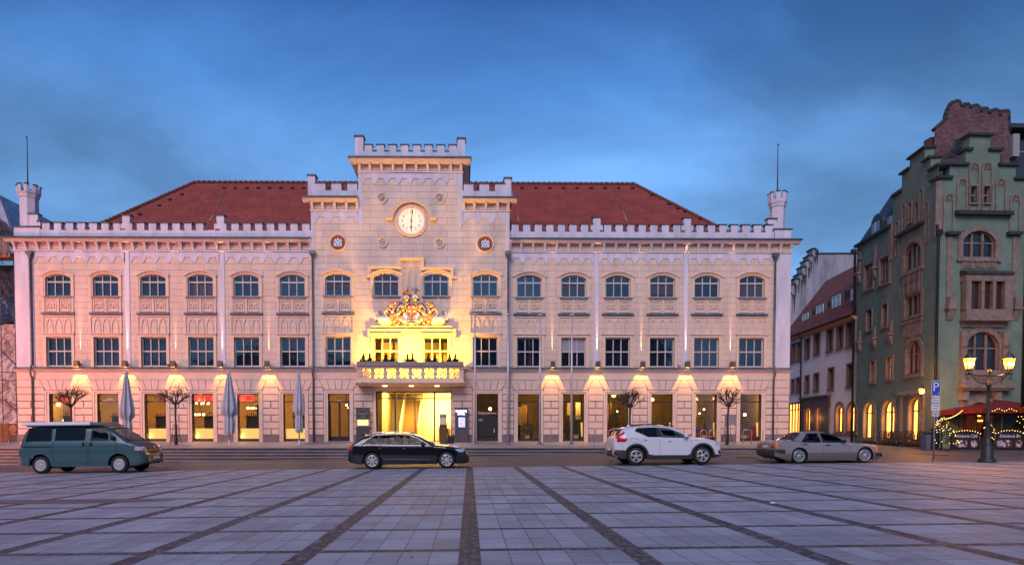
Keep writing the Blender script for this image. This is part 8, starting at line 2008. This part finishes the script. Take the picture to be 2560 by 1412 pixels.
for px, w, lb in ((1480,.27,'narrow bicycle rack hoop left of the white car'),(1528,.3,'bicycle rack hoop partly hidden by the rear of the white car'),(1758.5,.36,'left one of two round bicycle hoops behind the white car bonnet'),(1780,.36,'right one of two round bicycle hoops behind the white car bonnet'),(1868,.5,'bicycle rack hoop left of the beige car roof'),(1918,.52,'bicycle rack hoop beside the right corner drainpipe')):
    Y = 37.8; X = on_y(px, 1105, Y).x; t = thing('bicycle_rack', lb, 'bicycle rack', (X, Y, tz(Y)), 0, 'bicycle hoops on the terrace'); b = MB(); h = .82
    if 1750 < px < 1790: pts = [(-w/2, 0, 0), (-w/2, 0, h-.22)]+[(-w/2*math.cos(q*math.pi/8), 0, h-.2+.2*math.sin(q*math.pi/8)) for q in range(9)]+[(w/2, 0, h-.22), (w/2, 0, 0)]
    else: pts = [(-w/2, 0, 0), (-w/2, 0, h-.08), (-w/2+.08, 0, h), (w/2-.08, 0, h), (w/2, 0, h-.08), (w/2, 0, 0)]
    b.tube(pts, .024, 8); b.build('hoop', m_steel, t, local=True); b = MB(); b.cyl((-w/2, 0, .42), (w/2, 0, .42), .018, n=6); b.build('crossbar', m_steel, t, local=True)
# information board
Y = 37.6; X = on_y(1826, 1050, Y).x; t = thing('information_board', 'grey information board on two posts behind the rightmost bare tree', 'information board', (X, Y, tz(Y))); z1, z0 = on_y(1826, 1036, Y).z-tz(Y), on_y(1826, 1062, Y).z-tz(Y)
b = MB(); b.box(-.32, .32, -.03, .03, z0, z1); pn = b.build('board', mat('grey_board', (.26,.25,.29), .5), t, local=True)
for k in range(6): b = MB(); b.box(-.26, .26-random.random()*.15, -.036, -.03, z1-.12-k*.09, z1-.09-k*.09); b.build('board_text_line', mat('board_line', (.45,.44,.48), .6), pn, local=True)
for s in (-1, 1): b = MB(); b.cyl((s*.3, .02, 0), (s*.3, .02, z0+.3), .025, n=8); b.build('post', m_steel, t, local=True)
# restaurant menu pillar
Y = YC-.35; X = fx(907.5, 1060, Y); zt0 = tz(Y); t = thing('menu_pillar', 'dark restaurant menu pillar with lit showcase left of the entrance', 'menu board', (X, Y, zt0)); pz_ = lambda py: on_y(907, py, Y).z-zt0; hw = .41
m_anth = mat('anthracite_panel', (.045,.043,.052), .55)
b = MB(); b.box(-hw, hw, -.06, .1, 0, pz_(1065.5)); b.build('lower_panel', m_anth, t, local=True); b = MB(); b.box(-hw, hw, -.06, .1, pz_(1046.5), pz_(1020)); up = b.build('upper_panel', m_anth, t, local=True)
b = MB(); b.box(-hw-.01, hw+.01, -.04, .1, pz_(1065), pz_(1047)); cs = b.build('showcase', mat('brass_case', (.35,.28,.2), .4, .4), t, local=True); b = MB(); b.box(-hw+.09, hw-.08, -.055, -.045, pz_(1062.5), pz_(1049)); b.build('lit_menu', mat('lit_menu_sheet', (.9,.6,.2), .6, emit=(1,.66,.22), estr=1.6, var=.3, vscale=10), cs, local=True)
m_lt = mat('pale_lettering', (.42,.38,.36), .6); b = MB()
zc_ = pz_(1033)
for sg in (-1, 1): b.tube([(0, -.07, zc_+.2), (sg*.09, -.07, zc_+.27), (sg*.22, -.07, zc_+.2), (sg*.31, -.07, zc_+.03), (sg*.33, -.07, zc_-.1)], .009, 4)
b.build('emblem', m_lt, up, local=True); text('sign_text', 'MARKT', .15, m_lt, (0, -.068, zc_-.03), parent=up, ext=.003, local=True); text('sign_text', 'CAFÉ', .08, m_lt, (0, -.068, zc_-.16), parent=up, ext=.003, local=True); text('sign_text', 'RESTAURANT', .07, m_lt, (0, -.068, zc_-.25), parent=up, ext=.003, local=True)
word_marks('sign_text', [(.05,.2,pz_(1080),.035)], m_lt, t, -.062)
# digital information column
X = fx(1154, 1060, Y); t = thing('information_column', 'dark information column with glowing screen right of the entrance', 'display column', (X, Y, zt0)); b = MB(); b.box(-.4, .4, -.1, .12, 0, pz_(1019.5)); b.build('body', mat('purple_grey_column', (.07,.06,.085), .5), t, local=True)
m_scr = mat('lit_white_lettering', (.8,.75,1), .5, emit=(.72,.66,1), estr=4); word_marks('lit_lettering', [(-.35,.35,pz_(1027),.15), (-.2,.16,pz_(1031.5),.09), (-.25,.25,pz_(1035),.07)], m_scr, t, -.105, seed=5)
b = MB(); sc_ = [mat('screen_blue', (.2,.3,.9), .4, emit=(.30,.42,1), estr=1.8), mat('screen_red', (.8,.1,.3), .4, emit=(1,.12,.25), estr=1.1), mat('screen_white', (.8,.8,.9), .4, emit=(.8,.8,1), estr=2.2)]
z0, z1 = pz_(1067), pz_(1043); b.cur = 0; b.box(-.19, .21, -.112, -.1, z0, z1); random.seed(8)
for k in range(14): b.cur = random.choice((1, 2, 0, 1)); x = random.uniform(-.17, .1); z = random.uniform(z0+.02, z1-.1); b.box(x, x+random.uniform(.04,.1), -.114-.0007*k, -.1, z, z+random.uniform(.03,.09))
b.build('screen', sc_, t, local=True)
# advertising stand, bin and post in front of the entrance
Y = 38.4; X = on_y(1108, 1090, Y).x; zt0 = tz(Y); q_ = lambda py: on_y(1108, py, Y).z-zt0; t = thing('ticket_stand', 'dark slim stand with poster top and rounded front before the glass entrance', 'advertising stand', (X, Y, zt0))
b = MB(); b.box(-.2, .2, -.05, .08, 0, q_(1034)); b.build('body', mat('bronze_grey_case', (.07,.055,.035), .4, .5), t, local=True); b = MB(); b.box(-.18, .18, -.06, -.05, q_(1061), q_(1043)); b.build('poster', mat('stand_poster', (.45,.33,.25), .5, emit=(1,.7,.4), estr=.25, var=.6, vscale=9), t, local=True)
b = MB(); b.extr(arch_pts(0, .32, q_(1073), q_(1065), 8, .05), -.11, -.05); b.build('rounded_front', mat('bronze_front', (.17,.12,.06), .35, .6), t, local=True); word_marks('sign_text', [(-.14,.14,q_(1038),.06), (-.08,.08,q_(1041),.03)], mat('white_digit', (.85,.83,.85)), t, -.055)
X = on_y(1125, 1095, Y).x; t = thing('planter', 'low black square planter between the stand and the information column', 'planter', (X, Y, zt0)); b = MB(); b.frustum(-.22, .24, -.2, .2, 0, q_(1089.5), -.03, -.03); b.build('box', m_black, t, local=True); b = MB(); b.box(-.2, .22, -.18, .18, q_(1089.5)-.03, q_(1089.5)+.01); b.build('soil', m_cap, t, local=True)
Y = 37.; X = on_y(1118.5, 1100, Y).x; t = thing('bollard', 'thin grey post on the terrace before the entrance stand', 'post', (X, Y, tz(Y))); b = MB(); b.cyl((0,0,0), (0,0,.62), .03, n=8); b.build('post_tube', m_pipe, t, local=True); b = MB(); b.lathe([(.035, .6), (.035, .64), (0, .66)], n=8); b.build('post_cap', m_pipe, t, local=True)
# ================================================================ houses behind the photographer (seen as reflections in the windows)
random.seed(4)
m_hb = [mat('shaded_render_a', (.20,.17,.15), .9), mat('shaded_render_b', (.16,.17,.16), .9), mat('shaded_render_c', (.22,.19,.17), .9)]
x = -62.
hb = [(15,11,'low brown rendered house at the left of the row behind the photographer'),(13,12.5,'greenish rendered house, second in the row behind the photographer'),(12,10,'lowest rendered house in the row behind the photographer'),(16,15,'tall brown rendered house in the middle of the row behind the photographer'),(14,16.5,'tall greenish house right of the middle of the row behind the photographer'),(15,15.5,'wide pale brown house in the row behind the photographer'),(18,17,'tallest house at the right end of the row behind the photographer')]
for k, (w_, h_, lb) in enumerate(hb):
    t = thing('row_house', lb, 'building', (x+w_/2, -46, 0), 0, 'houses behind the photographer')
    holes = [(x+.9+i*(w_-.6)/4, x+2.1+i*(w_-.6)/4, 3.9+3.1*j, 5.6+3.1*j) for i in range(4) for j in range(int((h_-5.5)/3.1)+1)]
    b = MB(); wall_holes(b, x+.02, x+w_-.02, -1, h_, holes, 0); b.v = [(v[0], -46-v[1], v[2]) for v in b.v]; b.box(x+.02, x+w_-.02, -56, -46.31, -1, h_); b.build('wall', m_hb[k % 3], t)
    for hh in holes: b = MB(); b.box(hh[0], hh[1], -46.29, -46.2, hh[2], hh[3]); b.build('window', m_gpane, t)
    b = MB(); r_ = 4.2+(k % 3)*.8; b.prism([(-45.5, h_), (-51, h_+r_), (-56.5, h_)], x, x+w_-.01); b.build('roof', m_slate, t)
    b = MB(); b.box(x+w_*.3, x+w_*.3+1.1, -51.4, -50.4, h_+1, h_+r_+1.4); b.build('chimney', m_hb[0], t)
    x += w_
